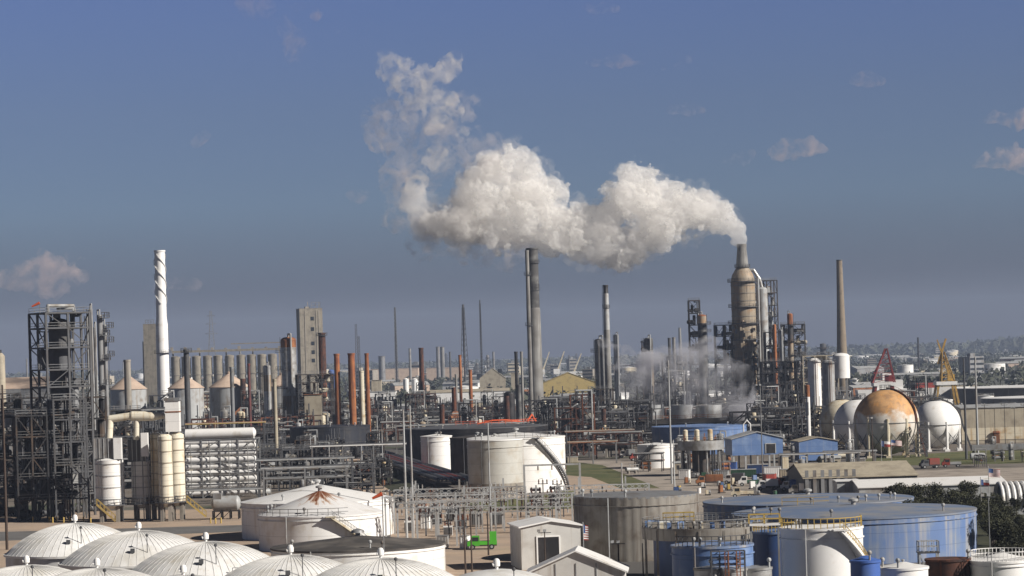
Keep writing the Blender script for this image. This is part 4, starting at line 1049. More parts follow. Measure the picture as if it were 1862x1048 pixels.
c = P(273, 590, 1900); T = building('elevator_tower', 'narrow weathered elevator tower half hidden by the white chimney', c.x, 1900, 9.0, 8, c.z, wall='silo', roof='concrete', cat='tower', over=.1)
b = MB().rail([(-3, -3, c.z), (3, -3, c.z)], 3, .3, 2); part('roof_frame', b, M['grey'], T)
b = MB().path([(-5.5, 0, 0), (-5.2, 0, c.z*.8)], .6, 8); part('leg_casing', b, M['darkgrey'], T)
c = P(4, 648, 1250); T = thing('beige_silo', 'smooth beige silo cut by the picture edge', 'silo', (c.x - 1, 1250, 0)); take(c.x, 1250, 4)
b = MB(); b.lathe([(2.2, 0), (2.2, c.z), (1, c.z+1.5)], n=20); part('shell', b, M['beige'], T); b = MB(); b.cbox((0, 0, c.z+2), (1.5, 1.5, 2)); part('head', b, M['darkgrey'], T)
for (x, r, yt, ye, D, lb) in ((233, 33, 683, 708, 1050, 'cone roofed grain bin behind the concrete chimney'), (338, 32, 684, 706, 1040, 'cone roofed grain bin next to the white chimney'), (417, 36, 680, 704, 1060, 'cone roofed grain bin in front of the middle of the silo row'), (512, 26, 682, 702, 1060, 'cone roofed grain bin behind the tall mottled column')):
    e_ = P(x, ye, D); s_ = F/D; r_ = r/s_; zt = P(x, yt, D).z
    T = thing('grain_bin', lb, 'grain bin', (e_.x, D, 0), 0, 'cone roofed grain bins'); take(e_.x, D, r_)
    b = MB(); b.lathe([(r_, 0), (r_, e_.z)], n=72, wob=[0, .006]); part('wall', b, M['lightgrey'], T)
    b = MB(); b.lathe([(r_+.35, e_.z-.1), (r_+.35, e_.z+.05), (.7, zt), (.7, zt+.7), (.1, zt+.9)], n=36); part('roof', b, M['tan'], T)
# process columns
column('mottled_column', 'tall mottled silver column with orange top beside the elevator tower', 524, 613, 1000, 14, plats=(640, 672, 706, 740), side=175, sections=[(632, 'rust'), (720, 'silver'), (None, 'fccbeige')], cap='orange', platr=2.2)
column('process_column', 'slim banded column with silver head between the maroon stack and mottled column', 485, 664, 980, 7, sections=[(682, 'silver'), (712, 'fccbeige'), (None, 'silver')], plats=(684,), side=180)
column('grey_vessel', 'grey upright vessel wrapped in steam beside the slim capped chimney', 1090, 616, 1010, 10, 'grey', plats=(640, 690), side=180, platr=1.4)
column('process_column', 'beige column with blackened head standing in the steam', 1179, 614, 1180, 8, sections=[(640, 'soot'), (None, 'fccbeige')], plats=(628, 650), side=170)
column('process_column', 'small far column left of the steam with a hooked pipe', 1120, 608, 1500, 5, 'grey', plats=(625,), side=180)
column('dark_tower', 'sooty tower with orange cone head rising from the steam', 1276, 572, 1150, 8, plats=(590, 604, 622, 645), side=10, sections=[(588, 'fccbeige'), (600, 'black'), (None, 'soot')], cap='orange', platr=2.0)
structure('process_structure', 'narrow black lattice structure hugging the sooty orange headed tower', P(1263, 600, 1156).x, 1156, 4.6, 5, [6, 12, 18, 24, 30, 36, 41, 46, 51.5], 1, 1, m='dark', seed=58, fill=2.6, mats=('black', 'dark', 'soot', 'darkgrey'), t=.5)
structure('process_structure', 'small black structure around the blackened column head in the steam', P(1176, 640, 1188).x, 1188, 4, 4, [8, 16, 24, 30, 35], 1, 1, m='dark', seed=59, fill=2.2, mats=('black', 'dark', 'soot', 'fccbeige'), t=.45)
column('black_vessel', 'black upright vessel with rounded head before the beige gabled hall', 926, 712, 960, 10, 'black', plats=(), pipe=False)
# brown furnace block under the elevator tower
c = P(572, 690, 990)
structure('furnace_structure', 'brown furnace block with ochre platform in front of the elevator tower', c.x, 990, 13, 9, [5, 9, 12.5, 15.5, 19, 22.5, 25.5], 3, 2, rz=R(10), m='dark', seed=41, fill=1.2, mats=('rust', 'rustdark', 'cream', 'dark', 'black'), t=.4)
c = P(1003 - 440, 700, 985)
T = building('furnace_box', 'tan panelled furnace box below the ochre platform', P(570, 740, 970).x, 970, 6.0, 5, P(570, 718, 970).z, wall='beige', roof='rust', cat='furnace')
for k in range(5):
    b = MB().box(-3.02, 3.02, -2.6, -2.5, 2 + k*2.2, 2.2 + k*2.2); part('stiffener', b, M['rustdark'], T)
c = P(602, 675, 1500); T = thing('blue_vessel', 'blue painted upright vessel left of the first orange chimney', 'vessel', (c.x, 1500, 0)); take(c.x, 1500, 3)
b = MB(); b.drum((0, 0, c.z - 9.5), (0, 0, c.z), 1.7, 16); part('shell', b, M['brightblue'], T); b = MB(); b.lathe([(1.6, 0), (1.6, c.z - 9.3)], n=16); part('skirt', b, M['grey'], T)
# boiler house under the dark brown chimney
c = P(765, 730, 1180)
structure('boiler_house', 'rusty boiler house below the dark brown sooty chimney', c.x, 1180, 13, 9, [4, 8, 11.5, 14.5], 3, 2, m='rustdark', seed=44, fill=1.3, mats=('rust', 'cream', 'beige', 'dark', 'grey'), t=.4)
c = P(835, 745, 1130); T = thing('ash_hopper', 'dark oval hopper leaning on the thin rusty chimney', 'hopper', (c.x, 1130, 0)); take(c.x, 1130, 4)
b = MB(); b.ball((0, 0, c.z), 4.6, 20, 12, .72); part('shell', b, M['darkgrey'], T)
for a in (45, 135, 225, 315): b = MB(); b.bar((3*cos(R(a)), 3*sin(R(a)), 0), (3*cos(R(a)), 3*sin(R(a)), c.z - 1), .4); part('leg', b, M['dark'], T)
# buildings behind
def bld(name, label, x0, x1, ye, D, d, ridge=0, yb=None, **kw):
    a, c = P(x0, ye, D), P(x1, ye, D); return building(name, label, (a.x+c.x)/2, D + d/2, c.x - a.x, d, (a.z + c.z)/2, ridge=ridge, **kw)
bld('white_hall', 'long white building with a row of dark windows behind the orange chimneys', 668, 719, 713, 1630, 18, wall='white', roof='lightgrey', windows=[(-6.5 + k*2.2, 5.6, 1.0, 2.2) for k in range(7)])
bld('beige_block', 'plain beige block standing over the white windowed building', 675, 693, 692, 1700, 8, wall='beige', roof='beige')
bld('white_hall', 'long plain white hall behind the boiler house and hopper', 782, 926, 713, 1640, 20, ridge=1.5, ridge_axis='x', wall='whiteplain', roof='beige')
bld('gabled_hall', 'beige hall with stepped round gable and round window', 872, 919, 688, 2150, 25, ridge=8, wall='beige', roof='beige', windows=[(6, 17, 3.2, 3.2)])
bld('yellow_hall', 'big ochre yellow gabled hall under the slanting crane booms', 986, 1083, 697, 1815, 40, ridge=7.0, wall='yellowwall', roof='yellowwall')
bld('pale_wall_hall', 'very long pale flat hall near the skyline', 672, 760, 671, 3400, 40, wall='tan', roof='tan')
bld('pale_wall_hall', 'long pale flat hall near the skyline behind the dark brown chimney', 775, 842, 669, 3300, 40, wall='tan', roof='tan')
bld('beige_block', 'small beige block beside the black vessel', 929, 943, 679, 1900, 8, wall='beige', roof='beige')
bld('pink_roof_shed', 'long shed with pale pink roof behind the tall structure at the edge', -20, 95, 707, 1250, 35, ridge=5, ridge_axis='x', wall='grey', roof='tan')
for i, (x, r) in enumerate(((738, 5.2), (754, 6.0))):
    tank('white_silo_tank', ('narrow white silo tank, slimmer of the pair by the boiler house', 'narrow white silo tank, fatter of the pair by the boiler house')[i], x, r, 690, None, D=2100, rise=1, vents=0, shell='whiteplain', n=24, centre='')
for i, (x, y0, x1, y1) in enumerate(((999, 640, 988, 672), (1026, 639, 1015, 671), (1057, 643, 1044, 676))):
    D = 2600; a = P(x, y0, D); c = P(x1, y1, D); g_ = P(x1 - 2, 700, D)
    T = thing('harbour_crane', ('luffing crane with raised cream boom, first behind the yellow hall', 'luffing crane with raised cream boom, middle one behind the yellow hall', 'luffing crane with raised cream boom, last before the grey vessel')[i], 'crane', (g_.x, D, 0), 0, 'cranes with raised booms'); take(g_.x, D, 6)
    b = MB(); b.bar((c.x-g_.x, 0, c.z), (a.x-g_.x, 0, a.z), 1.5, 4, .8); part('boom', b, M['cream'], T)
    b = MB().box(-3, 3, -3, 3, c.z - 5, c.z); part('cab', b, M['whiteplain'], T, smooth=False)
    for xx in (-2.5, 2.5):
        for yy in (-2.5, 2.5): b = MB().bar((xx*1.4, yy*1.4, 0), (xx, yy, c.z-5), .7); part('leg', b, M['grey'], T)
# ------------------------------------------------------------------ cat cracker group
DF = 1176; s_ = F/DF
def zf(py, px=1350): return P(px, py, DF).z
top = P(1345, 444, DF); X0 = P(1352, 560, DF).x
T = thing('refining_tower', 'huge heat stained refining tower, the source of the white plume', 'refinery tower', (X0, DF, 0)); take(X0, DF, 9)
b = MB(); b.lathe([(2.75, zf(488)), (2.45, zf(470)), (2.0, zf(452)), (2.15, zf(448)), (2.15, zf(444)), (1.6, zf(444))], n=24); part('top_stack', b, M['stackmix'], T)
b = MB(); b.lathe([(5.3, zf(516)), (5.15, zf(508)), (4.6, zf(500)), (3.6, zf(493)), (2.75, zf(487))], n=32, caps=False); part('cone', b, M['fccbeige'], T)
b = MB(); b.lathe([(5.0, zf(640)), (5.3, zf(600)), (5.3, zf(512))], n=36, caps=True); part('vessel', b, M['fccbeige'], T)
b = MB(); b.lathe([(4.0, zf(742)), (4.6, zf(700)), (5.0, zf(640))], n=30, caps=True); part('lower_vessel', b, M['fccbeige'], T)
b = MB(); b.lathe([(1.4, 0), (3.2, zf(742))], n=24); part('skirt', b, M['darkgrey'], T)
for a in range(20, 380, 60):
    b = MB(); b.bar((5.0*cos(R(a)), 5.0*sin(R(a)), 0), (4.9*cos(R(a)), 4.9*sin(R(a)), zf(640)), .8, 8); part('support_column', b, M['fccbeige'], T)
for py, q, k in ((486, 2.2, 1.2), (512, 5.4, 1.3), (558, 5.4, 1.2), (588, 5.4, 1.6), (618, 5.2, 1.4), (655, 4.8, 1.8), (700, 5.2, 1.5), (735, 5.2, 1.5)):
    z = zf(py); b = MB(); b.lathe([(q, z-.3), (q+k, z-.25), (q+k, z), (q, z)], n=28, caps=False); b.ringrail(q+k-.05, z, 1.2, n=20, t=.12); part('platform', b, M['darkgrey'], T)
b = MB(); b.path([(-1.0, -4.8, zf(585)), (-1.0, -5.8, zf(585)), (-1.0, -5.8, 2)], .55, 10); part('riser', b, M['fccbeige'], T)
b = MB(); b.path([(2.5, -4.6, zf(640)), (2.5, -5.2, zf(650)), (2.5, -5.2, 2)], .5, 10); part('riser', b, M['cream'], T)
b = MB(); b.path([(6.6, -1, zf(505)), (6.6, -1, 1)], .42, 10); part('side_pipe', b, M['lightgrey'], T)
b = MB()
for k in range(9):
    z = zf(520 + k*14); b.lathe([(5.42, z), (5.5, z), (5.5, z+.25), (5.42, z+.25)], n=32, caps=False)
part('stiffening_band', b, M['concrete'], T)
for k in range(80):
    a = R(rnd.uniform(150, 390)); z = zf(rnd.uniform(590, 740)); b = MB().cbox((6.1*cos(a), 6.1*sin(a), z), (rnd.uniform(.5, 1.6), .9, rnd.uniform(.8, 2.8))); part('valve_box', b, M[rnd.choice(['dark', 'grey', 'fccbeige', 'black'])], T)
def xf(px, D=DF): return P(px, 640, D).x
structure('process_structure', 'dark lattice structure carrying a grey vessel just beside the refining tower', xf(1392, 1190), 1190, 9.5, 9, [6, 12, 18, 24, 30, 35, 40, 44, 49, 54.5, 60], 2, 2, rz=R(12), m='dark', seed=51, fill=3.0, mats=('dark', 'grey', 'darkgrey', 'lightgrey', 'rustdark'), t=.45)
T = thing('grey_reactor', 'grey domed reactor inside the dark lattice beside the refining tower', 'vessel', (xf(1389, 1180), 1180, 0)); zt = P(1390, 522, 1180).z
b = MB(); b.drum((0, 0, 22), (0, 0, zt - 1), 2.3, 20); part('shell', b, M['lightgrey'], T); b = MB(); b.lathe([(1.8, 0), (1.8, 22)], n=16); part('skirt', b, M['darkgrey'], T)
b = MB(); b.path([(0, 0, zt-.5), (-1, 0, zt+3.5), (-3.5, 0, zt+7.5), (-5, 0, zt+7.5)], .7, 10); part('transfer_line', b, M['silver'], T)
structure('process_structure', 'lattice structure with orange capped column inside, right of the refining tower', xf(1443, 1150), 1150, 10, 9, [6, 11, 16, 21, 26, 31, 36, 40], 2, 2, rz=R(-8), m='darkgrey', seed=52, fill=2.6, mats=('dark', 'black', 'grey', 'darkgrey', 'beige'), t=.4)
column('process_column', 'orange capped banded column inside the lattice right of the refining tower', 1436, 570, 1142, 5.0, sections=[(590, 'orange'), (620, 'dark'), (None, 'fccbeige')], cap='orange', plats=(592, 620, 645), side=0)
structure('process_structure', 'low black mass of pipes and decks at the foot of the lattice structures', xf(1425, 1120), 1120, 19, 10, [5, 10, 15, 20, 24.5], 4, 2, rz=0, m='black', seed=53, fill=1.9, mats=('black', 'dark', 'darkgrey', 'rustdark', 'silver'), wts=(5, 5, 3, 2, 1), t=.5)
structure('process_structure', 'dark structure filling the gap between the two lattice structures', xf(1408, 1165), 1165, 8, 8, [6, 12, 18, 24, 30, 37], 2, 2, m='black', seed=54, fill=2.2, mats=('black', 'dark', 'rustdark', 'grey'), t=.45)
structure('process_structure', 'dark blue-grey structure to the left of the refining tower above the steam', xf(1317, 1200), 1200, 8, 8, [6, 12, 18, 24, 30, 36, 41], 2, 2, m='darkgrey', seed=55, fill=1.9, mats=('dark', 'lightgrey', 'grey', 'navy', 'cream'), t=.4)
structure('process_structure', 'grey frame with pipework seen through the steam by the twin vent stacks', xf(1225, 1250), 1250, 11, 8, [6, 12, 18, 23, 28], 3, 2, m='grey', seed=56, fill=1.2, mats=('lightgrey', 'grey', 'darkgrey', 'silver', 'dark'), t=.4)
structure('process_structure', 'grey pipe structure wrapping the slim capped chimney and grey vessel', xf(1090, 985), 985, 9, 7, [5, 9, 13, 17], 2, 2, m='dark', seed=57, fill=1.3, mats=('dark', 'grey', 'silver', 'rust', 'black'), t=.35)
column('orange_riser', 'rusty orange riser pipe between the two lattice structures', 1408, 590, 1140, 3.2, sections=[(None, 'orange')], plats=(), pipe=False, side=0)
column('process_column', 'grey banded column in front of the dark structure gap', 1420, 600, 1135, 3.4, sections=[(680, 'lightgrey'), (None, 'beige')], plats=(640, 690), side=180)
structure('process_structure', 'black scaffolded structure tight against the left flank of the refining tower', xf(1331, 1186), 1186, 6, 7, [6, 12, 18, 24, 30, 36], 2, 2, m='dark', seed=60, fill=2.2, mats=('black', 'dark', 'fccbeige', 'grey'), t=.45)
structure('process_structure', 'slim black lattice between the refining tower and the grey domed reactor', xf(1385, 1190), 1196, 4.5, 6, [6, 12, 18, 24, 30, 36, 42, 48, 53], 1, 2, m='dark', seed=63, fill=2.6, mats=('black', 'dark', 'darkgrey', 'fccbeige'), t=.42)
# cooling tower with four fan stacks
DC = 905; s_ = F/DC
a, c = P(1150, 762, DC), P(1382, 757, DC)
T = thing('cooling_tower', 'long dark cooling tower block under four pale fan cylinders', 'cooling tower', ((a.x+c.x)/2, DC + 6, 0)); take((a.x+c.x)/2, DC+6, 22)
L_ = (c.x-a.x)/2; zt = P(1270, 761, DC).z
b = MB().box(-L_, L_, -6, 6, .3, zt); part('casing', b, M['brownblack'], T, smooth=False)
b = MB()
for k in range(9): b.box(-L_-.3, L_+.3, -6.35, -6.02, .6 + k*(zt-1.4)/9, .75 + k*(zt-1.4)/9)
part('louvres', b, M['darkgrey'], T, smooth=False)
b = MB().rail([(-L_, -6.2, zt), (L_, -6.2, zt)], 1.2, .12, 2.5); part('handrail', b, M['rust'], T)
for i, (x, r) in enumerate(((1187, 23), (1242, 21), (1291, 25), (1352, 25))):
    rr = r/s_; cx = P(x, 750, DC).x - (a.x+c.x)/2; z1 = P(x, 737, DC).z; b = MB()
    b.lathe([(rr*1.0, zt+.02), (rr*.96, zt + (z1-zt)*.5), (rr*.95, z1), (rr*.9, z1), (rr*.9, zt+1)], c=(cx, 0), n=36, wob=[0, .012], caps=False); part('fan_stack', b, M['lightgrey'], T)
# steam over the cooling tower: thin drifting vapour
CS = 905
steam_px = [(1205, 722, 22), (1245, 715, 26), (1290, 712, 28), (1340, 715, 26), (1190, 695, 24), (1225, 680, 28), (1265, 675, 30), (1310, 680, 30), (1345, 690, 20), (1160, 680, 24), (1190, 655, 24), (1235, 650, 22), (1278, 645, 22), (1135, 655, 20), (1150, 700, 18), (1310, 650, 16),
            (1255, 740, 20), (1300, 738, 20), (1350, 738, 18), (1200, 742, 16), (1120, 640, 12), (1290, 622, 10), (1100, 625, 9)]
st = thing('cooling_steam', 'thin grey vapour drifting over the fan cylinders of the cooling tower', 'steam', (P(1250, 740, CS).x, CS, 0))
me = hull_mesh('vapour', px_blobs(steam_px, CS, extra=1, seed=8), .7, billow=.4, ragged=.35, wave=8, seed=77)
me.transform(Matrix.Translation(-st.location)); part('vapour', me, vapour('cooling_vapour', .12, (.72, .72, .76), .01, noise_scale=.07), st)
# ------------------------------------------------------------------ drums, spheres and cranes on the right
for (x0, x1, yt, yb, D, m, lb) in ((1468, 1492, 652, 738, 830, 'whiteplain', 'white upright drum with a rust streak, first of the tall drums'), (1494, 1517, 655, 800, 860, 'lightgrey', 'grey upright drum behind the first two spheres')):
    s_ = F/D; x = (x0+x1)/2; c = P(x, yt, D); r = (x1-x0)/2/s_; zb = max(0, P(x, yb, D).z)
    T = thing('upright_drum', lb, 'vessel', (c.x, D, 0)); take(c.x, D, r+1)
    b = MB(); b.drum((0, 0, zb), (0, 0, c.z - r*.4), r, 22); part('shell', b, M[m], T)
    b = MB(); b.lathe([(r*.55, 0), (r*.95, zb + .5)], n=20); part('skirt', b, M['cream' if m == 'whiteplain' else 'grey'], T)
    b = MB()
    for d in (-.25, .25): b.bar((d + .5, -r-.3, 0), (d + .5, -r-.3, c.z), .09)
    part('ladder', b, M['rust'], T)
    b = MB(); b.ringrail(r + .5, c.z - 1, 1.1, n=12, t=.1); b.lathe([(r, c.z-1.1), (r+.6, c.z-1.05)], n=16, caps=False); part('platform', b, M['darkgrey'], T)
D = 870; c = P(1529, 642, D); s_ = F/D; r = 15.5/s_; zb = P(1529, 688, D).z
T = thing('raised_tank', 'white dome topped tank raised on legs at the foot of the concrete chimney', 'tank', (c.x, D, 0)); take(c.x, D, 4)
b = MB(); b.lathe([(r, zb), (r, c.z-.9), (r*.8, c.z-.35), (r*.4, c.z-.08), (.1, c.z)], n=32); part('shell', b, M['whiteplain'], T)
for a in (45, 135, 225, 315): b = MB().bar((r*.8*cos(R(a)), r*.8*sin(R(a)), 0), (r*.8*cos(R(a)), r*.8*sin(R(a)), zb), .35); part('leg', b, M['grey'], T)
structure('pipe_structure', 'beige pipe structure with blue and white equipment under the raised white tank', P(1527, 740, 885).x, 885, 8, 6, [4, 8, 12, 15.5], 2, 1, m='grey', seed=61, fill=1.6, mats=('blue', 'whiteplain', 'cream', 'rust', 'lightgrey'), t=.3)
structure('pipe_structure', 'tangle of beige pipes over the heads of the tall drums', P(1490, 650, 930).x, 930, 12, 6, [6, 12, 18, 23, 27], 3, 1, m='beige', seed=62, fill=1.4, mats=('cream', 'beige', 'lightgrey', 'grey'), t=.35)
column('thin_column', 'thin white column with rusty orange top next to the white drum', 1468, 700, 800, 4.0, sections=[(722, 'orange'), (None, 'whiteplain')], cap='rust', plats=(724,), side=180, pipe=False)
def sphere(label, pxc, pyc, rpx, yb, m, legs, stair=None, rust=False):
    D = DG(pxc, yb); s = F/D; c = P(pxc, pyc, D); r = rpx/s; z = max(c.z, r + .3)
    T = thing('gas_sphere', label, 'gas sphere', (c.x, D, 0), 0, 'spherical gas tanks'); take(c.x, D, r + 2)
    b = MB(); b.ball((0, 0, 0), r, 56, 32); part('shell', b, M[m], T, loc=(0, 0, z))
    for k in range(legs):
        a = 2*pi*(k + .35)/legs; q = r*.97
        b = MB(); b.bar((q*cos(a), q*sin(a), 0), (q*cos(a), q*sin(a), z + r*.12), r*.115, 10); b.cbox((q*cos(a), q*sin(a), .3), (1.4, 1.4, .6)); part('leg', b, M['cream' if rust else 'whiteplain'], T)
    b = MB()
    for k in range(legs):
        a0, a1 = 2*pi*(k+.35)/legs, 2*pi*(k+1.35)/legs; q = r*.97
        b.bar((q*cos(a0), q*sin(a0), 1), (q*cos(a1), q*sin(a1), z - 1.5), .12); b.bar((q*cos(a1), q*sin(a1), 1), (q*cos(a0), q*sin(a0), z - 1.5), .12)
    part('cross_brace', b, M['darkgrey'], T)
    b = MB(); b.lathe([(r+.02, z-.12), (r+.2, z-.12), (r+.2, z+.02), (r+.02, z+.02)], n=48, caps=False); part('girdle', b, M['grey'], T)
    b = MB(); b.lathe([(1.6, z+r-.1), (1.6, z+r+.15), (.1, z+r+.2)], n=16); b.ringrail(1.5, z+r+.1, 1.1, n=8, t=.1); part('top_platform', b, M['darkgrey'], T)
    if stair:
        az, w = R(stair), 1.0; b = MB(); rb = MB(); last = None; K = 26
        for k in range(K + 1):
            e_ = R(88 - k*88/K) if k < K else 0
            q = r + .3; d = Vector((cos(az)*cos(e_), sin(az)*cos(e_), sin(e_))); p_ = d*q + Vector((0, 0, z))
            if last: b.bar(last, p_, .45); rb.bar(last + Vector((0, 0, .9)), p_ + Vector((0, 0, .9)), .08)
            rb.bar(p_, p_ + Vector((0, 0, .9)), .06); last = p_
        g_ = Vector((last.x + cos(az)*7*.35, last.y + sin(az)*7*.35, 0))
        b.bar(last, g_, .45); rb.bar(last + Vector((0, 0, .9)), g_ + Vector((0, 0, .9)), .08)
        part('stair', b, M['rustdark' if rust else 'darkgrey'], T); part('stair_rail', rb, M['rust' if rust else 'grey'], T)
    return T
sphere('white gas sphere partly behind its neighbour, nearest the tall drums', 1531, 772, 42, 812, 'cream', 8)
sphere('white gas sphere between the first one and the rusty one', 1560, 776, 44, 816, 'whiteplain', 8)
sphere('large gas sphere with rust covering its upper half and a diagonal stair', 1611.5, 768, 59.5, 831, 'rustsphere', 10, stair=-35, rust=True)
sphere('clean white gas sphere with dark stair, the last beyond the rusty one', 1703, 772, 44, 820, 'whiteplain', 8, stair=-12)
c = P(1671, 770, 722); T = lattice('stair_tower', 'dark lattice stair tower between the rusty sphere and the clean white one', 1676, 768, 715, 2.2, 2.2, 'darkgrey', n=7, t=.22)
# harbour cranes
def crane(label, px, pyt, pyb, D, m, lean, apex2):
    c0 = P(px, pyb, D); T = thing('portal_crane', label, 'crane', (c0.x, D, 0)); take(c0.x, D, 8)
    z0 = max(6, c0.z); w = 5.5; rel = lambda x, y: Vector((P(x, y, D).x - c0.x, 0, P(x, y, D).z))
    for xx in (-1, 1):
        for yy in (-1, 1): b = MB().bar((xx*w, yy*w, 0), (xx*w*.7, yy*w*.7, z0), 1.0); part('leg', b, M[m], T)
    b = MB().cbox((0, 0, z0 + .8), (w*1.8, w*1.8, 1.6)); part('base', b, M['whiteplain'], T, smooth=False)
    top = rel(*apex2[0])
    for xx, yy in ((-1, -1), (1, -1), (-1, 1), (1, 1)):
        b = MB(); a = Vector((xx*w*lean[0] + lean[1], yy*w*.5, z0 + 1.5)); b.bar(a, top + Vector((xx*.5, yy*.5, 0)), .6, 4, .35)
        part('mast_leg', b, M[m], T)
    b = MB()
    for k in range(7):
        f = k/7; y0 = z0 + 1.5 + (top.z - z0 - 1.5)*f; q = w*(1-f)*lean[0]; cx = top.x*f + lean[1]*(1-f)
        b.bar((cx-q, -w*.5*(1-f), y0), (cx+q, -w*.5*(1-f), y0), .25); b.bar((cx-q, -w*.5*(1-f), y0), (cx+q*.8, -w*.4*(1-f), y0 + (top.z-z0)/8), .2)
    part('mast_lattice', b, M[m], T)
    b = MB(); b.bar(rel(*apex2[1]), rel(*apex2[2]), 1.1, 4, .6); part('boom', b, M[m], T)
    b = MB().cbox((w*.5, 1, z0 + 3.4), (w*.6, w*.7, 3)); part('machine_house', b, M[m], T, smooth=False)
    if len(apex2) > 3: b = MB(); b.bar(rel(*apex2[3]), rel(*apex2[4]), 1.2, 4, .8); part('counter_arm', b, M[m], T)
    return T
crane('dark red portal crane with A-shaped mast behind the rusty sphere', 1606, 634, 702, 1250, 'cranered', (.95, 0), ((1611, 634), (1590, 680), (1612, 634)))
crane('yellow portal crane with crossing booms behind the clean white sphere', 1719, 618, 700, 1280, 'ochre', (.55, 1), ((1715, 640), (1731, 697), (1704, 618), (1706, 662), (1720, 616)))
# ships and hulls behind the spheres
c = P(1655, 712, 1350); T = thing('moored_ship', 'white moored ship with red trim seen behind the spheres', 'ship', (c.x, 1350, 0)); take(c.x, 1350, 18)
b = MB(); b.add([(-26,-5,0),(24,-5,0),(30,0,8),(-27,-5.5,8),(26,-5.5,8),(-26,5,0),(24,5,0),(-27,5.5,8),(26,5.5,8)], [(0,1,4,3),(1,2,4),(3,4,8,7),(5,7,8,6),(1,6,2),(8,2,6),(4,2,8),(0,3,7,5),(0,5,6,1)]); part('hull', b, M['whiteplain'], T, smooth=False)
b = MB().box(-18, -4, -4, 4, 8, 12.5); part('deckhouse', b, M['white'], T, smooth=False); b = MB().box(2, 12, -4, 4, 8, 10.5); part('hatch', b, M['red'], T, smooth=False); b = MB().box(-14, -9, -3, 3, 12.5, 16); part('bridge', b, M['whiteplain'], T, smooth=False)
# big grey tanks at the right edge and other tanks
tank('open_rim_tank', 'giant dark grey tank with bright rim at the edge behind the beige warehouse', 1880, 150, 702, None, D=1330, rise=.3, shell='darkgrey', roof='whiteplain', n=72, vents=0, centre='')
tank('open_rim_tank', 'giant grey tank with curved white rim in front of the other giant tank', 1905, 120, 721, None, D=1150, rise=.3, shell='grey', roof='whiteplain', n=72, vents=0, centre='')
tank('white_tank', 'far white tank beyond the giant grey tanks', 1803, 24.5, 662, None, D=2350, rise=.4, vents=1, n=36, centre='', shell='white')
tank('white_tank', 'far white tank between the red crane and the yellow crane', 1646, 14.5, 664, None, D=2300, rise=.4, vents=1, n=36, centre='')
tank('white_tank', 'low white tank roof peeking behind the clean white sphere', 1715, 17, 727, None, D=1020, rise=.4, vents=1, n=36, centre='')
bld('beige_warehouse', 'long beige warehouse with cream lower band beside the clean white sphere', 1747, 1900, 741, 800, 26, ridge=.6, ridge_axis='x', wall='beige', roof='lightgrey')
c = P(1820, 790, 799); T = bpy.data.objects['beige_warehouse']
w_ = (P(1900, 741, 800).x - P(1747, 741, 800).x)
b = MB().box(-w_/2, w_/2, -13.12, -13.02, 1.0, P(1800, 778, 800).z); part('lower_band', b, M['cream'], T, smooth=False)
# grey-green pipe bridge below the warehouse
T = thing('pipe_bridge', 'pale green pipe bridge running under the beige warehouse wall', 'pipe bridge', (P(1830, 812, 690).x, 690, 0)); zb = P(1830, 815, 690).z
b = MB().box(-9, 12, -1, 1, zb - .4, zb + 1.0); part('girder', b, M['grey'], T, smooth=False)
for k in range(5): b = MB().bar((-8.5 + k*5, 0, 0), (-8.5 + k*5, 0, zb - .4), .5); part('post', b, M['concrete'], T)
# rusty low pump units there
for k in range(5):
    x = 1795 + k*13; g_ = G(x, 812); T = thing('rusty_pump', 'rusty brown pump unit in the row before the warehouse', 'pump', (g_.x, g_.y + 30, 0), 0, 'pump units before the warehouse'); take(g_.x, g_.y+30, 1)
    b = MB().cbox((0, 0, 1.3), (1.6, 1.2, 2.6)); part('housing', b, M['rust'], T, smooth=False); b = MB(); b.drum((-1, 0, 3.1), (.8, 0, 3.1), .45, 10); part('motor', b, M['orange'], T)
# blue buildings
bld('blue_shed', 'blue metal shed with dark opening raised on posts', 1326, 1420, 798, 672, 9, ridge=1.6, wall='blue', roof='lightgrey', base=3.6, rz=R(7), doors=[(3.3, .3, 2.3, 2.3)], posts=5)
bld('blue_shed', 'second blue metal shed, lower and farther, near the spheres', 1448, 1520, 803, 705, 9, ridge=1.0, wall='blue', roof='beige', base=.4, rz=R(7))
T = tank('blue_tank', 'wide bright blue tank behind the raised blue shed, under the cooling tower', 1272, 87, 774, None, D=790, rise=.5, shell='blue', roof='blue', vents=2, n=64, centre='')
b = MB(); b.ringrail(13.9, bpy.data.objects[T.name].children[0].dimensions.z + .1, 1.1, n=60, t=.1, a0=R(190), a1=R(260)); part('handrail', b, M['redorange'], T)
g_ = P(1358, 772, 770); T = thing('hooped_ladder', 'white hooped ladder frame at the end of the bright blue tank', 'ladder', (g_.x, 770, 0))
b = MB(); b.path([(-1, 0, 0), (-1, 0, g_.z), (0, 0, g_.z+1.2), (1, 0, g_.z), (1, 0, 0)], .18, 8); part('hoop', b, M['whiteplain'], T)
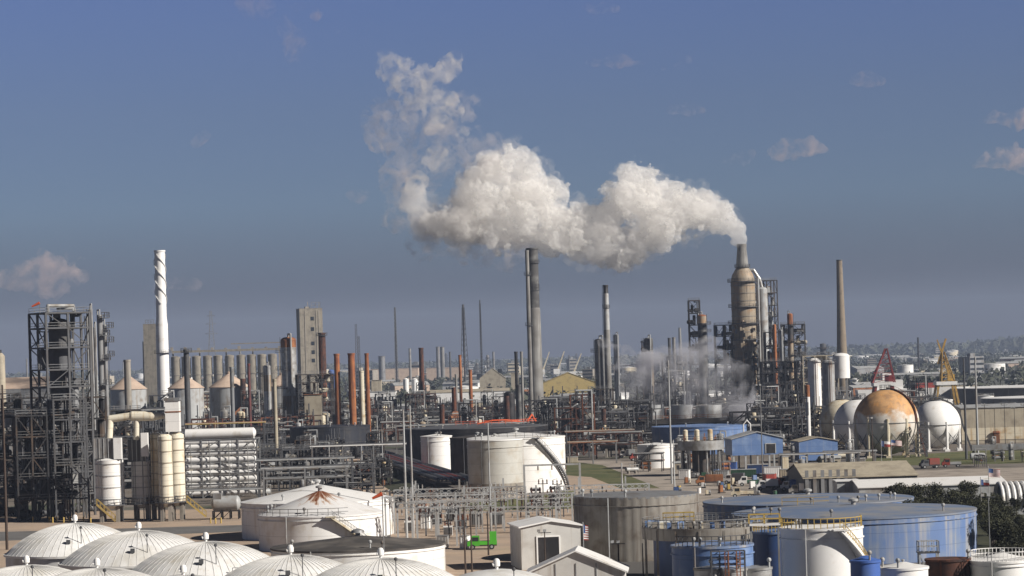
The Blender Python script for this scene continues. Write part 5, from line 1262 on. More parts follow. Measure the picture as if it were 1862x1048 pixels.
# round elevated tank on legs with domed caps
Dk = 650; s_ = F/Dk; c = P(1274, 801, Dk); r = 42/s_; zb = P(1274, 818, Dk).z
T = thing('elevated_basin', 'round metal basin raised on many legs with pale domed vents on top', 'basin', (c.x, Dk, 0)); take(c.x, Dk, r+1)
b = MB(); b.lathe([(r, zb), (r, c.z), (r*.97, c.z), (r*.97, c.z - .3), (.1, c.z - .3)], n=48); part('shell', b, M['silver'], T)
for k in range(14): a = 2*pi*k/14; b = MB().bar((r*.85*cos(a), r*.85*sin(a), 0), (r*.85*cos(a), r*.85*sin(a), zb), .45, 8); part('leg', b, M['silver' if k % 2 else 'dark'], T)
for xx in (-3.6, -.8, 2.4): b = MB(); b.drum((xx, 1, c.z), (xx, 1, c.z+2.4), .62, 12); part('domed_vent', b, M['cream'], T)
for xx, h_ in ((-5, 1.6), (-2, 1.2), (1, 1.8), (4.3, 1.3)): b = MB(); b.tube((xx*.8, -2, c.z-.3), (xx*.8, -2, c.z+h_), .12, 6); b.cbox((xx*.8, -2, c.z+.5), (.7, .5, .5)); part('fitting', b, M['rust'], T)
b = MB(); b.ringrail(r, c.z, 1.1, n=36, t=.07); part('handrail', b, M['grey'], T)
b = MB(); b.lathe([(2.2, 0), (2.2, zb)], n=20); part('core', b, M['dark'], T)
tank('white_tank', 'low white tank with black diagonal stair next to the elevated basin', 1192, 33, 808, None, D=700, rise=.4, shell='whiteplain', vents=1, n=40, stair=(262, 205), stairm='darkgrey', railm='darkgrey', centre='')
p_ = G(1205, 850); T = thing('silver_pipes', 'bundle of bright silver pipes sloping down by the low white tank', 'pipes', (p_.x, p_.y, 0)); take(p_.x, p_.y, 2)
for k in range(4): b = MB(); b.path([(-4 - k*.3, k*.5, .6), (-1, k*.5, 1.0 + k*.3), (2.5, k*.5, 4.5 + k*.4), (3, k*.5, 5.5+k*.4)], .28, 10); part('pipe', b, M['bright'], T)
# long grey beige hall and white roofs on the right
bld('grey_hall', 'long low grey-beige hall with dark ribbed wall in front of the spheres', 1462, 1668, 868, 548, 34, ridge=2.2, ridge_axis='x', wall='darkgrey', roof='beige')
T = bpy.data.objects['grey_hall']; w_ = P(1668, 868, 548).x - P(1462, 868, 548).x
for k in range(7): b = MB().box(-w_/2 + .2 + k*1.6, -w_/2 + .9 + k*1.6, -17.2, -17.03, 0, 5.0); part('panel', b, M['grey'], T, smooth=False)
bld('white_roof_hall', 'long hall with pale corrugated roof running behind the dark trees', 1562, 1830, 884, 505, 16, ridge=1.0, ridge_axis='x', wall='lightgrey', roof='whiteplain')
bld('white_box', 'small white container office with red base before the grey-beige hall', 1522, 1562, 876, 515, 5, wall='lightgrey', roof='whiteplain')
# ribbed round-topped store
p_ = P(1850, 885, 470); T = thing('ribbed_store', 'white ribbed round roofed store at the picture edge above the trees', 'store', (p_.x, 470, 0)); take(p_.x, 470, 6)
for k in range(9):
    b = MB(); x = -3.2 + k*1.0; K = 10
    b.path([(x, -4*cos(pi*i/K), 2.2 + 3.2*sin(pi*i/K)) for i in range(K+1)], .3, 8); part('rib', b, M['whiteplain'], T)
b = MB(); K = 12
vs = [(-3.6, -3.9*cos(pi*i/K), 2.2 + 3.1*sin(pi*i/K)) for i in range(K+1)] + [(5.2, -3.9*cos(pi*i/K), 2.2 + 3.1*sin(pi*i/K)) for i in range(K+1)]
b.add(vs, [(i, i+1, K+2+i, K+1+i) for i in range(K)]); b.box(-3.6, 5.2, -3.9, 3.9, 0, 2.2); part('cover', b, M['lightgrey'], T)
# garage and gabled store in front
gx = (P(936, 957, 378).x + P(1046, 957, 378).x)/2
T = building('garage', 'pale metal garage with open dark roller door beside the corrugated tank', gx, 378 + 5, P(1046, 957, 378).x - P(936, 957, 378).x, 10, 5.9, rz=R(9), ridge=.75, wall='palewall', roof='whiteplain', doors=[(-.4, .1, 3.0, 4.4)], over=.35)
p_ = P(1062, 1000, 343)
T = building('gabled_store', 'white gable fronted store at the lower edge with bright sunlit roof slope', P(1047, 1000, 343).x + .2, 343 + 4, 12.4, 8, 2.2, rz=R(-4), ridge=2.65, wall='palewall', roof='whiteplain', over=.4)
for xx in (-2.6, 0, 2.6): b = MB().box(xx-.06, xx+.06, -4.07, -4.0, 0, 3.4); part('wall_batten', b, M['grey'], T)
# ------------------------------------------------------------------ masts and poles
for (px, yt, yb, lb, m, w, arms) in ((733, 745, 985, 'tall grey floodlight mast, first of the close pair over the switchyard', 'lightgrey', .45, 0), (745, 738, 978, 'tall grey floodlight mast, second of the close pair over the switchyard', 'lightgrey', .42, 0), (887, 770, 985, 'grey mast crossing the shaded side of the off-white tank', 'lightgrey', .35, 0),
        (1215, 655, 880, 'tall grey mast between the elevated basin and the low white tank', 'lightgrey', .5, 0), (1224, 800, 885, 'short grey mast at the elevated basin', 'lightgrey', .4, 0), (1382, 700, 878, 'slender mast in front of the raised blue shed', 'grey', .3, 1), (1130, 842, 892, 'grey post at the lawn behind the corrugated tank', 'lightgrey', .5, 0),
        (1585, 760, 880, 'dark wooden pole with crossarm in front of the rusty sphere', 'wood', .3, 1), (1752, 652, 835, 'dark tall mast, first of the pair before the beige warehouse', 'darkgrey', .7, 0), (1773, 650, 833, 'lighter tall mast, second of the pair before the beige warehouse', 'lightgrey', .7, 0),
        (4, 700, 1000, 'dark pole crossing the edge of the steel structures', 'wood', .5, 0), (843, 920, 1045, 'dark wooden pole near the green truck, with insulators', 'wood', .28, 1), (855, 925, 1040, 'second dark wooden pole just beside the first near the green truck', 'wood', .26, 0), (886, 930, 1010, 'wooden pole in front of the garage side wall', 'wood', .28, 0),
        (1124, 985, 1052, 'dark wooden pole in front of the gabled store roof', 'wood', .28, 1), (1168, 988, 1050, 'slim pole before the corrugated tank wall', 'darkgrey', .2, 0), (990, 965, 1045, 'dark pole standing in front of the garage door', 'wood', .22, 1), (564, 790, 880, 'slender lamp post in front of the blue-black tank', 'lightgrey', .3, 1),
        (1797, 900, 1040, 'thin lamp post among the dark trees', 'grey', .15, 1)):
    lamp_post(lb, px, yt, yb, m=m, w=w, arms=arms, name='utility_pole' if m == 'wood' else 'floodlight_mast', cat='pole' if m == 'wood' else 'light mast')
for k in range(5):
    px = 1790 + k*18; lamp_post('slim black pole in the row before the beige warehouse', px, 735 + (k % 2)*6, 818, m='black', w=.22, arms=1, name='utility_pole', cat='pole', group='slim poles before the warehouse')
# grey portal frame over the lawn
def portal(label, x0, x1, yt, yb, m='lightgrey', w=.4):
    g_ = G(x0, yb); g2 = P(x1, yb, g_.y); z = P(x0, yt, g_.y).z
    T = thing('steel_portal', label, 'steel portal', (g_.x, g_.y, 0)); dx = P(x1, yt, g_.y).x - g_.x
    for xx in (0, dx): b = MB().bar((xx, 0, 0), (xx, 0, z), w); part('post', b, M[m], T)
    b = MB().bar((0, 0, z - .2), (dx, 0, z - .2), w*.8); part('beam', b, M[m], T)
    for xx in (dx*.25, dx*.5, dx*.75): b = MB(); b.tube((xx, 0, z-.3), (xx, 0, z-1.2), .12, 8); part('insulator', b, M['rustdark'], T)
portal('grey steel portal frame whose beam crosses the big white stair tank', 955, 1054, 845, 925)
# ------------------------------------------------------------------ switchyard
def bus(label, x0, x1, ya, yb, D, posts, m='lightgrey', w=.28, seed=0):
    r_ = random.Random(seed); a, c = P(x0, ya, D), P(x1, yb, D)
    T = thing('bus_support', label, 'switchyard frame', (a.x, D, 0), 0, 'switchyard bus frames'); L_ = c.x - a.x; z = (a.z + c.z)/2
    b = MB()
    for yy in (-.5, .5): b.bar((0, yy, z), (L_, yy, z), w*.6); b.bar((0, yy, z-.8), (L_, yy, z-.8), w*.5)
    K = max(2, int(L_/1.2))
    for k in range(K): b.bar((L_*k/K, -.5, z-.8), (L_*(k+1)/K, -.5, z), w*.3); b.bar((L_*k/K, .5, z), (L_*(k+1)/K, .5, z-.8), w*.3)
    part('truss', b, M[m], T)
    for k in range(posts):
        xx = L_*k/(posts-1); b = MB().bar((xx, 0, 0), (xx, 0, z + (1.5 if k % 2 else 0)), w); part('post', b, M[m], T)
    for k in range(int(L_/1.4)):
        xx = L_*(k+.5)/int(L_/1.4); b = MB(); b.tube((xx, 0, z-.8), (xx, 0, z-1.9), .1, 6); b.lathe([(.2, z-1.2), (.22, z-1.25), (.1, z-1.3)], (xx, 0), 8); part('insulator', b, M['rustdark' if r_.random() < .6 else 'lightgrey'], T)
for i, (x0, x1, ya, yb, D, n_, lb) in enumerate(((716, 955, 892, 884, 462, 7, 'longest and highest switchyard frame, farthest from the green truck'), (700, 940, 905, 897, 445, 6, 'second long switchyard frame just under the highest one'), (722, 900, 916, 910, 430, 6, 'switchyard frame in the middle of the yard over the transformers'), (640 + 100, 1000, 928, 920, 470, 7, 'low switchyard frame behind the transformers'),
        (940, 1045, 900, 896, 455, 4, 'switchyard frame in front of the big white stair tank'), (960, 1040, 915, 912, 470, 4, 'short low switchyard frame behind the garage roof'), (1010, 1180, 872 + 12, 868 + 12, 500, 5, 'low switchyard frame running behind the corrugated tank'))):
    bus(lb, x0, x1, ya, yb, D, n_, seed=i)
def transformer(label, px, pyb, m='lightgrey', sc=1.0):
    g_ = G(px, pyb); T = thing('transformer', label, 'transformer', (g_.x, g_.y, 0), 0, 'switchyard transformers'); take(g_.x, g_.y, 1.6)
    T.scale = (sc, sc, sc)
    b = MB().cbox((0, 0, 1.35), (2.2, 1.6, 2.3)); part('tank', b, M[m], T, smooth=False)
    b = MB()
    for k in range(7): b.cbox((-1.0 + k*.33, -1.0, 1.3), (.1, .5, 1.8))
    part('radiator', b, M['grey'], T, smooth=False)
    for xx in (-.7, 0, .7): b = MB(); b.lathe([(.16, 2.5), (.2, 2.7), (.12, 2.8), (.2, 2.95), (.12, 3.05), (.18, 3.2), (.06, 3.5)], (xx, 0), 8); part('bushing', b, M['rustdark'], T)
    b = MB(); b.drum((-.8, .5, 3.1), (.8, .5, 3.1), .3, 10); part('conservator', b, M['lightgrey'], T)
for x, y, m, sc, lb in ((866, 958, 'lightgrey', 1.1, 'light grey transformer cabinet nearest the green truck'), (792, 955, 'darkgrey', 1.1, 'dark transformer in the middle of the switchyard'), (822, 948, 'grey', 1.0, 'grey transformer behind the dark one in the switchyard'), (768, 945, 'whiteplain', 1.0, 'white cabinet transformer near the twin masts'), (840, 962, 'lightgrey', .8, 'small transformer in front of the switchyard middle'),
        (905, 955, 'grey', .9, 'grey transformer beside the garage roof'), (975, 925, 'grey', 1.2, 'grey transformer behind the garage below the white stair tank'), (1010, 922, 'lightgrey', 1.2, 'light transformer at the small lawn behind the garage'), (815, 975, 'whiteplain', .7, 'little white cabinet at the front of the switchyard'), (745, 968, 'whiteplain', .8, 'white cabinet by the foot of the twin masts')):
    transformer(lb, x, y, m, sc)
r_ = random.Random(99)
for k in range(46):
    x = r_.uniform(725, 1035); y = r_.uniform(918, 990 if x < 850 else 945); g_ = G(x, y)
    if not free(g_.x, g_.y, .6): continue
    take(g_.x, g_.y, .6); h = r_.uniform(2.2, 5.2)
    T = thing('disconnect_switch', '%s switch post with insulators %s' % ('short' if h < 3.2 else ('medium high' if h < 4.3 else 'tall'), near([(745, 'by the twin floodlight masts'), (800, 'beside the dark transformer'), (850, 'before the light grey transformer cabinet'), (900, 'behind the garage side wall'), (950, 'behind the garage ridge'), (1010, 'by the lawn behind the garage')], x) + (', at the front' if y > 955 else (', at the back' if y < 935 else ''))), 'switch post', (g_.x, g_.y, 0), r_.uniform(-.3, .3), 'switch posts in the switchyard')
    b = MB(); b.bar((0, 0, 0), (0, 0, h), .22); b.bar((-1.0, 0, h), (1.0, 0, h), .16); b.bar((-.8, 0, h*.55), (.8, 0, h*.62), .1); part('post', b, M[r_.choice(['grey', 'lightgrey', 'darkgrey'])], T)
    for xx in (-.8, 0, .8): b = MB(); b.lathe([(.09, h), (.16, h+.2), (.09, h+.3), (.16, h+.5), (.06, h+.9)], (xx, 0), 7); part('insulator', b, M['lightgrey' if k % 2 else 'rustdark'], T)
    b = MB(); b.bar((-.8, 0, h+.9), (.1, 0, h+1.1), .08); part('switch_arm', b, M['grey'], T)
# ------------------------------------------------------------------ slanting red pipe rack and neighbours
a0, a1 = G(668, 836), G(830, 893)
T = thing('pipe_rack', 'long slanting pipe rack with dark red pipes running past the white tanks', 'pipe rack', (a0.x, a0.y, 0)); dv = a1 - a0; n_ = Vector((dv.y, -dv.x, 0)).normalized()
for j in range(10):
    q = n_ * (j*.95 - 4.5); zz_ = 2.6
    b = MB(); b.tube((q.x, q.y, zz_), (dv.x + q.x, dv.y + q.y, zz_), .3 if j % 3 else .4, 8); part('pipe', b, M['piperd' if False else ('red' if j in (3, 5) else ('darkgrey' if j % 2 else 'grey'))], T)
for k in range(12):
    p_ = dv * (k/11); e1, e2 = p_ + n_*(-5), p_ + n_*5
    b = MB(); b.bar((e1.x, e1.y, 0), (e1.x, e1.y, 2.3), .3); b.bar((e2.x, e2.y, 0), (e2.x, e2.y, 2.3), .3); b.bar((e1.x, e1.y, 2.2), (e2.x, e2.y, 2.2), .3); part('support', b, M['grey'], T)
def piperack(label, x0, x1, yt, yb, D, npipe=6, m='grey', w=3, levels=1, group=None, pm=('lightgrey', 'grey', 'darkgrey', 'silver')):
    a, c = P(x0, yt, D), P(x1, yb, D); L_ = c.x - a.x; z = (a.z + c.z)/2; nb = max(2, int(L_/6))
    T = thing('pipe_rack', label, 'pipe rack', (a.x, D, 0), 0, group)
    for k in range(nb + 1):
        xx = L_*k/nb; b = MB()
        for yy in (-w/2, w/2): b.bar((xx, yy, 0), (xx, yy, z), .3)
        for lv in range(levels): b.bar((xx, -w/2, z - lv*2.2 - .4), (xx, w/2, z - lv*2.2 - .4), .28)
        part('bent', b, M[m], T)
    for lv in range(levels):
        for j in range(npipe):
            r = .14 + .18*((j*7 + lv*3) % 5)/5; yy = -w/2 + .2 + (w-.4)*j/max(1, npipe-1)
            b = MB(); b.tube((-.5, yy, z - lv*2.2 + r - .2), (L_+.5, yy, z - lv*2.2 + r - .2), r, 8); part('pipe', b, M[pm[(j + lv) % len(pm)]], T)
for i, (x0, x1, yt, yb, D, lv, lb) in enumerate(((568, 735, 813, 806, 640, 1, 'grey pipe rack crossing under the blue-black tank with a white pipe on top'), (470, 640, 838, 832, 590, 2, 'two level pipe rack between the white drum rack and the dirt strip'), (480, 630, 852, 848, 560, 2, 'nearer two level pipe rack behind the rust-streaked tank'),
        (335, 480, 893, 888, 585, 1, 'low pipe rack below the white drum rack'), (1025, 1110, 742, 740, 900, 2, 'grey framed pipe rack below the yellow hall'), (1030, 1150, 786, 782, 780, 1, 'rusty pipe rack behind the small lawn'), (1035, 1120, 805, 803, 735, 1, 'lower rusty pipe rack nearer the small lawn'), (1420, 1560, 826, 824, 640, 1, 'pipe rack in front of the farther blue shed'), (720, 960, 775, 768, 840, 1, 'pipe rack running along behind the very wide black tank'),
        (1400, 1500, 760, 757, 900, 2, 'pipe rack at the foot of the black pipe mass'), (200, 320, 748, 744, 700, 2, 'pipe rack behind the cream duct'), (340, 480, 772, 768, 760, 1, 'ochre pipe rack above the white drum rack'), (1500, 1590, 822, 820, 660, 1, 'pipe rack before the first two spheres'))):
    pm = ('rust', 'grey', 'fccbeige', 'dark') if 'rusty' in lb else (('whiteplain', 'grey', 'darkgrey', 'silver') if i == 0 else (('yellow', 'beige', 'rust', 'grey') if 'ochre' in lb else ('lightgrey', 'grey', 'darkgrey', 'silver')))
    piperack(lb, x0, x1, yt, yb, D, levels=lv, m='darkgrey' if i % 2 else 'grey', pm=pm)
for i, (x, yb, w, d, fl, sd, lb) in enumerate(((505, 878, 8, 6, [3, 6, 8.5], 71, 'grey equipment frame behind the rust-streaked tank roof, by the white drum rack'), (545, 880, 8, 6, [3, 5.5, 8.5], 72, 'dark equipment frame in the middle behind the rust-streaked tank roof'), (585, 876, 8, 6, [3, 6, 9], 73, 'equipment frame with blue machinery behind the rust-streaked tank peak'), (622, 880, 5, 5, [3.2, 6.4], 74, 'pale framed equipment tower beside the tan path'),
        (490, 850, 9, 7, [3.5, 7, 10], 75, 'dark equipment frame farther behind, below the blue-black tank'), (640, 850, 8, 6, [3, 6], 76, 'equipment frame at the head of the slanting red pipe rack'))):
    p_ = G(x, yb); structure('equipment_tower', lb, p_.x, p_.y, w, d, fl, 2, 1, m='lightgrey' if i == 3 else 'darkgrey', seed=sd, fill=1.6, mats=('grey', 'silver', 'dark', 'navy', 'cream', 'red', 'lightgrey'), wts=(5, 3, 4, 1, 1, .4, 3), t=.3)
T = bld('yellow_block', 'small pale yellow building at the end of the tan path', 628, 652, 838, 705, 5, wall='yellowwall', roof='tan', doors=[(.2, 0, .9, 1.4)])
# grey box building / tanker yard beside the white tanks
g_ = G(412, 944); T = thing('tank_container', 'grey equipment container on a black steel frame, left of the white tanks', 'container', (g_.x, g_.y, 0)); take(g_.x, g_.y, 3)
b = MB(); b.drum((-2.3, 0, 3.1), (2.2, 0, 3.1), 1.45, 20); part('vessel', b, M['lightgrey'], T); b = MB().box(-2.4, -.8, -1.2, 1.2, 3.6, 5.0); part('box', b, M['grey'], T, smooth=False)
b = frame_mb(5, 2.6, [1.6], 3, 1, .25, .12, 4); part('frame', b, M['black'], T)
# ------------------------------------------------------------------ vehicles
def truck(name, label, px, pyb, body='green', cab='green', L_=4.4, rz=0, box=True, group=None, cat='truck'):
    g_ = G(px, pyb); T = thing(name, label, cat, (g_.x, g_.y, 0), rz, group); take(g_.x, g_.y, 2)
    b = MB().box(-L_/2, L_/2, -.95, .95, .55, .95); part('chassis', b, M['dark'], T, smooth=False)
    b = MB(); x0 = -L_/2
    b.add([(x0,-1,.6),(x0+1.9,-1,.6),(x0+1.9,-1,2.1),(x0+.75,-1,2.1),(x0+.4,-1,1.4),(x0,-1,1.25),(x0,1,.6),(x0+1.9,1,.6),(x0+1.9,1,2.1),(x0+.75,1,2.1),(x0+.4,1,1.4),(x0,1,1.25)],
          [(0,1,2,3,4,5),(11,10,9,8,7,6),(0,6,7,1),(1,7,8,2),(2,8,9,3),(3,9,10,4),(4,10,11,5),(5,11,6,0)]); c_ = part('cab', b, M[cab], T, smooth=False)
    b = MB().box(x0+.8, x0+1.75, -1.03, -1.0, 1.35, 1.95); part('window', b, M['glass'], c_, smooth=False)
    if box: b = MB().box(x0+2.1, L_/2, -1, 1, .95, 2.4); part('cargo_box', b, M[body], T, smooth=False)
    else: b = MB().box(x0+1.9, L_/2, -1, 1, .75, 1.3); part('bed', b, M[body], T, smooth=False)
    for xx in (x0+.8, L_/2-.8):
        for yy in (-.92, .92):
            b = MB(); b.bar((xx, yy-.14, .42), (xx, yy+.14, .42), .84, 14); w_ = part('wheel', b, M['tyre'], T); b = MB(); b.bar((xx, yy-.16, .42), (xx, yy+.16, .42), .42, 10); part('rim', b, M['lightgrey'], w_)
    return T
truck('green_truck', 'bright green flatbed truck parked beside the garage', 877, 999, 'green', 'green', 4.6, box=False)
b = MB().box(1.2, 2.25, -.9, .9, 1.3, 2.7); part('load', b, M['green'], bpy.data.objects['green_truck'], smooth=False)
truck('orange_trailer', 'orange-brown box trailer truck parked by the elevated basin', 1290, 883, 'rust', 'rust', 6.0, cat='truck')
for i, (x, y, bm, cm, lb) in enumerate(((1335, 880, 'darkgrey', 'whiteplain', 'small white cab truck right behind the orange-brown trailer'), (1362, 884, 'darkgreen', 'whiteplain', 'white pickup with green load under the raised blue shed'), (1395, 892, 'whiteplain', 'whiteplain', 'white van at the foot of the slender mast'), (1428, 886, 'lightgrey', 'red', 'red cab truck with grey box near the dark post'), (1350, 905, 'cream', 'cream', 'cream equipment truck behind the farther blue tank'), (1440, 893, 'brightblue', 'whiteplain', 'blue backed pickup close to the farther blue tank'),
        (1548, 891, 'whiteplain', 'red', 'red cab truck by the white container office'), (1160, 838, 'whiteplain', 'red', 'white and red tanker truck near the low white tank'), (1140, 833, 'lightgrey', 'whiteplain', 'white pickup beside the lawn path'), (1690, 852, 'red', 'darkgrey', 'dark truck parked on the strip below the clean white sphere'), (1730, 850, 'lightgrey', 'red', 'red car on the strip below the clean white sphere'), (1455, 900, 'whiteplain', 'lightgrey', 'light pickup behind the farther blue tank roof'))):
    truck('parked_truck', lb, x, y, bm, cm, 4.6, rz=rnd.uniform(-.4, .4), box=i % 3 != 1, group='vehicles parked around the plant')
def crate(name, label, px, pyb, w, d, h, m, group=None, cat='container', rz=0):
    g_ = G(px, pyb); T = thing(name, label, cat, (g_.x, g_.y, 0), rz, group); take(g_.x, g_.y, w*.6)
    b = MB().box(-w/2, w/2, -d/2, d/2, .1, h); part('body', b, M[m], T, smooth=False)
    b = MB()
    for k in range(int(w/.5)): xx = -w/2 + .25 + k*.5; b.box(xx-.08, xx+.08, -d/2-.06, -d/2-.002, .2, h-.1)
    part('corrugation', b, M[m], T, smooth=False)
    b = MB().box(-w/2-.05, w/2+.05, -d/2-.08, d/2+.05, h+.003, h+.12); part('lid', b, M['lightgrey' if m != 'lightgrey' else 'grey'], T, smooth=False)
for i, (x, y, w, h, m, lb) in enumerate(((1325, 855, 4.2, 2.0, 'brightblue', 'bright blue container under the raised blue shed'), (1378, 862, 5, 2.2, 'navy', 'navy container behind the slender mast'), (1352, 868, 6, 1.8, 'darkgreen', 'dark green long container before the raised blue shed'), (1405, 870, 4, 2.6, 'whiteplain', 'white container next to the beige one'), (1438, 878, 5, 3.0, 'beige', 'beige container beside the red cab truck'), (1398, 880, 2, 2.2, 'red', 'small red container by the white van'),
        (1313, 872, 3, 2, 'lightgrey', 'grey skip between the trailer and the small truck'), (1245, 872, 2.4, 2.2, 'whiteplain', 'white rounded cabinet at the nose of the orange-brown trailer'), (1425, 858, 2, 3.6, 'cream', 'cream upright box at the end of the raised blue shed'), (1455, 866, 2, 3.4, 'cream', 'tall pale box beside the dark ribbed wall'), (846, 998, 1.2, 2, 'whiteplain', 'white cabinet left of the green truck'), (806, 998, 1.6, 2, 'lightgrey', 'pale grey cabinet between wooden poles'),
        (1040, 842, 3, 1.6, 'beige', 'beige cabinet at the far edge of the lawn'), (775, 962, 1.6, 2.2, 'whiteplain', 'white upright box in the switchyard'), (1612, 893, 2, 2.2, 'lightgrey', 'grey cabinet by the pale corrugated roof'))):
    crate('container', lb, x, y, w, 2.4, h, m, rz=rnd.uniform(-.25, .25))
r_ = random.Random(321)
for k in range(60):
    px, py = r_.uniform(1230, 1480), r_.uniform(862, 903); g_ = G(px, py); w_ = r_.uniform(.8, 2.2)
    if not free(g_.x, g_.y, w_*.6): continue
    mm, cn = r_.choice([('whiteplain', 'white'), ('lightgrey', 'pale grey'), ('cream', 'cream'), ('rust', 'rusty'), ('navy', 'navy'), ('darkgreen', 'dark green'), ('dark', 'black'), ('yellow', 'yellow'), ('red', 'dull red'), ('blue', 'blue')]); take(g_.x, g_.y, w_*.6)
    nl = near([(1250, 'near the white rounded cabinet'), (1290, 'near the orange-brown trailer'), (1330, 'near the small white cab truck'), (1365, 'near the white pickup'), (1400, 'near the white van'), (1435, 'near the red cab truck'), (1470, 'near the dark ribbed wall')], px)
    if k % 3:
        T = thing('yard_skid', '%s %s equipment skid in the yard %s' % ('low' if w_ < 1.4 else 'long', cn, nl), 'equipment', (g_.x, g_.y, 0), r_.uniform(-.5, .5), 'equipment standing in the yard')
        b = MB().box(-w_/2, w_/2, -.5, .5, .02, .3); part('base', b, M['dark'], T, smooth=False); b = MB().box(-w_*.42, w_*.1, -.42, .42, .3, r_.uniform(1.0, 1.9)); part('housing', b, M[mm], T, smooth=False); b = MB(); b.drum((w_*.15, 0, .75), (w_*.42, 0, .75), .36, 10); part('motor', b, M['grey'], T)
    else:
        T = thing('barrel', '%s barrel in the yard %s' % (cn, nl), 'barrel', (g_.x, g_.y, 0), 0, 'barrels in the yard')
        b = MB(); b.lathe([(.42, 0), (.42, .5), (.45, .52), (.42, .54), (.42, 1.15)], n=12); part('body', b, M[mm], T); b = MB(); b.lathe([(.3, 1.15), (.3, 1.2)], n=10); part('lid', b, M['grey'], T)
# yellow bollards along the dirt yard
for k, (x, y) in enumerate([(90, 950), (96, 951), (103, 950), (116, 951), (127, 950), (152, 950), (383, 952), (392, 953), (402, 952), (60, 950), (165, 951), (210, 949)]):
    g_ = G(x, y); T = thing('bollard', 'yellow bollard at the edge of the tan dirt yard', 'bollard', (g_.x, g_.y, 0), 0, 'yellow bollards along the dirt yard')
    b = MB(); b.lathe([(.16, 0), (.16, 1.0), (.1, 1.12)], n=10); part('post', b, M['yellow'], T)
# chain of drums on the ground, white upright post by the structures
# flags
def flag(label, px, py, D, kind, base=0, w=2.2, h=1.3):
    c = P(px, py, D); T = thing('flag', label, 'flag', (c.x, D, base)); z = c.z - base
    b = MB(); b.tube((0, 0, 0), (0, 0, z + .4), .06, 6); part('flagpole', b, M['lightgrey'], T)
    def cloth(x0, x1, z0, z1, mm, off=0):
        b = MB(); K = 8; vs = []
        for i in range(K + 1):
            x = x0 + (x1-x0)*i/K; y = .12*sin(x*3) + off; dz = -.12*x
            vs += [(x, y, z0+dz), (x, y, z1+dz)]
        b.add(vs, [(2*i, 2*i+2, 2*i+3, 2*i+1) for i in range(K)]); return b
    if kind == 'us':
        for k in range(13): b = cloth(.06, w, z - h*(k+1)/13, z - h*k/13, None); part('stripe', b, M['red' if k % 2 == 0 else 'whiteplain'], T)
        b = cloth(.05, w*.42, z - h*.54, z, None, -.02); part('canton', b, M['navy'], T)
    else:
        b = cloth(.06, w*.35, z - h, z, None, -.01); part('hoist_band', b, M['navy'], T)
        b = cloth(w*.35, w, z - h/2, z, None); part('upper_band', b, M['whiteplain'], T); b = cloth(w*.35, w, z - h, z - h/2, None); part('lower_band', b, M['red'], T)
flag('red white and blue striped flag in front of the rusty sphere', 1620, 800, 640, 'us', w=2.6)
flag('blue white and red banded flag in front of the rusty sphere', 1602, 802, 640, 'tx', w=2.2)
flag('large striped flag above the pale corrugated roof', 1797, 852, 440, 'us', w=1.9, h=1.3)
flag('banded flag over the edge of the dark trees', 1783, 872, 440, 'tx', w=1.4, h=.9)
flag('drooping striped flag against the corrugated tank', 1060, 955, 360, 'us', w=.7, h=2.0)
# ------------------------------------------------------------------ trees on the right
def tree_proto(seed, h, rad):
    r_ = random.Random(seed); T = thing('tree', 'tree', 'tree', (0, 0, 0))
    b = MB(); b.bar((0, 0, 0), (.1, 0, h*.45), h*.07, 8, h*.045)
    limbs = []
    for k in range(6):
        a = 2*pi*k/6 + r_.uniform(-.4, .4); e_ = (rad*.55*cos(a), rad*.55*sin(a), h*r_.uniform(.55, .8)); b.bar((.05, 0, h*r_.uniform(.28, .45)), e_, h*.035, 6, h*.012); limbs.append(e_)
    part('trunk', b, M['wood'], T)
    cl = [(r_.uniform(-.55, .55)*rad, r_.uniform(-.55, .55)*rad, h*r_.uniform(.42, .86), rad*r_.uniform(.3, .5)) for _ in range(11)]
    vs, fs = [], []
    for _ in range(2300):
        cx, cy, cz, cr = r_.choice(cl)
        u = Vector((r_.gauss(0, 1), r_.gauss(0, 1), r_.gauss(0, 1))).normalized() * cr * r_.uniform(.55, 1.08)
        p_ = Vector((cx + u.x, cy + u.y, cz + u.z*.8)); q = r_.uniform(.12, .26)
        a = Vector((r_.gauss(0, 1), r_.gauss(0, 1), r_.gauss(0, 1))).normalized()*q; c = Vector((r_.gauss(0, 1), r_.gauss(0, 1), r_.gauss(0, 1))); c = (c - a*(c.dot(a)/a.dot(a))).normalized()*q*.6
        o_ = len(vs); vs += [tuple(p_ + a), tuple(p_ + c), tuple(p_ - a), tuple(p_ - c)]; fs.append((o_, o_+1, o_+2, o_+3))
    me = bpy.data.meshes.new('crown'); me.from_pydata(vs, [], fs); me.update()
    part('crown', me, M['leaf'], T, smooth=False)
    return T
M['leaf'] = mat('dark_foliage', (.022, .026, .010), .8, dirt=(.05, .05, .02), dirt_amt=.45, dirt_scale=.6, var=.35)
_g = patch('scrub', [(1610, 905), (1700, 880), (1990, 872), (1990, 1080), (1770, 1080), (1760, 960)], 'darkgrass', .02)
protos = [tree_proto(s, h, r) for s, h, r in ((1, 7.5, 3.2), (2, 6.5, 3.0), (3, 8.5, 3.4), (4, 5.5, 2.8))]
used = set(); r_ = random.Random(5); n_t = 0
TL = ['dark leafy tree in the grove beside the widest blue tank', 'dark tree of the grove in front of the pale corrugated roof', 'dark tree at the thin lamp post in the grove', 'low dark bushy tree at the near edge of the grove']
def put_tree(x, y, sc, lb, grp):
    global n_t
    k = r_.randrange(4); pr = protos[k]
    if k not in used: used.add(k); pr.location = (x, y, 0); pr.scale = (sc, sc, sc); pr['label'] = lb; pr['group'] = grp; pr.rotation_euler = (0, 0, r_.uniform(0, 6))
    else: dup(pr, (x, y, 0), r_.uniform(0, 6), sc, lb, grp)
    n_t += 1
spots = []
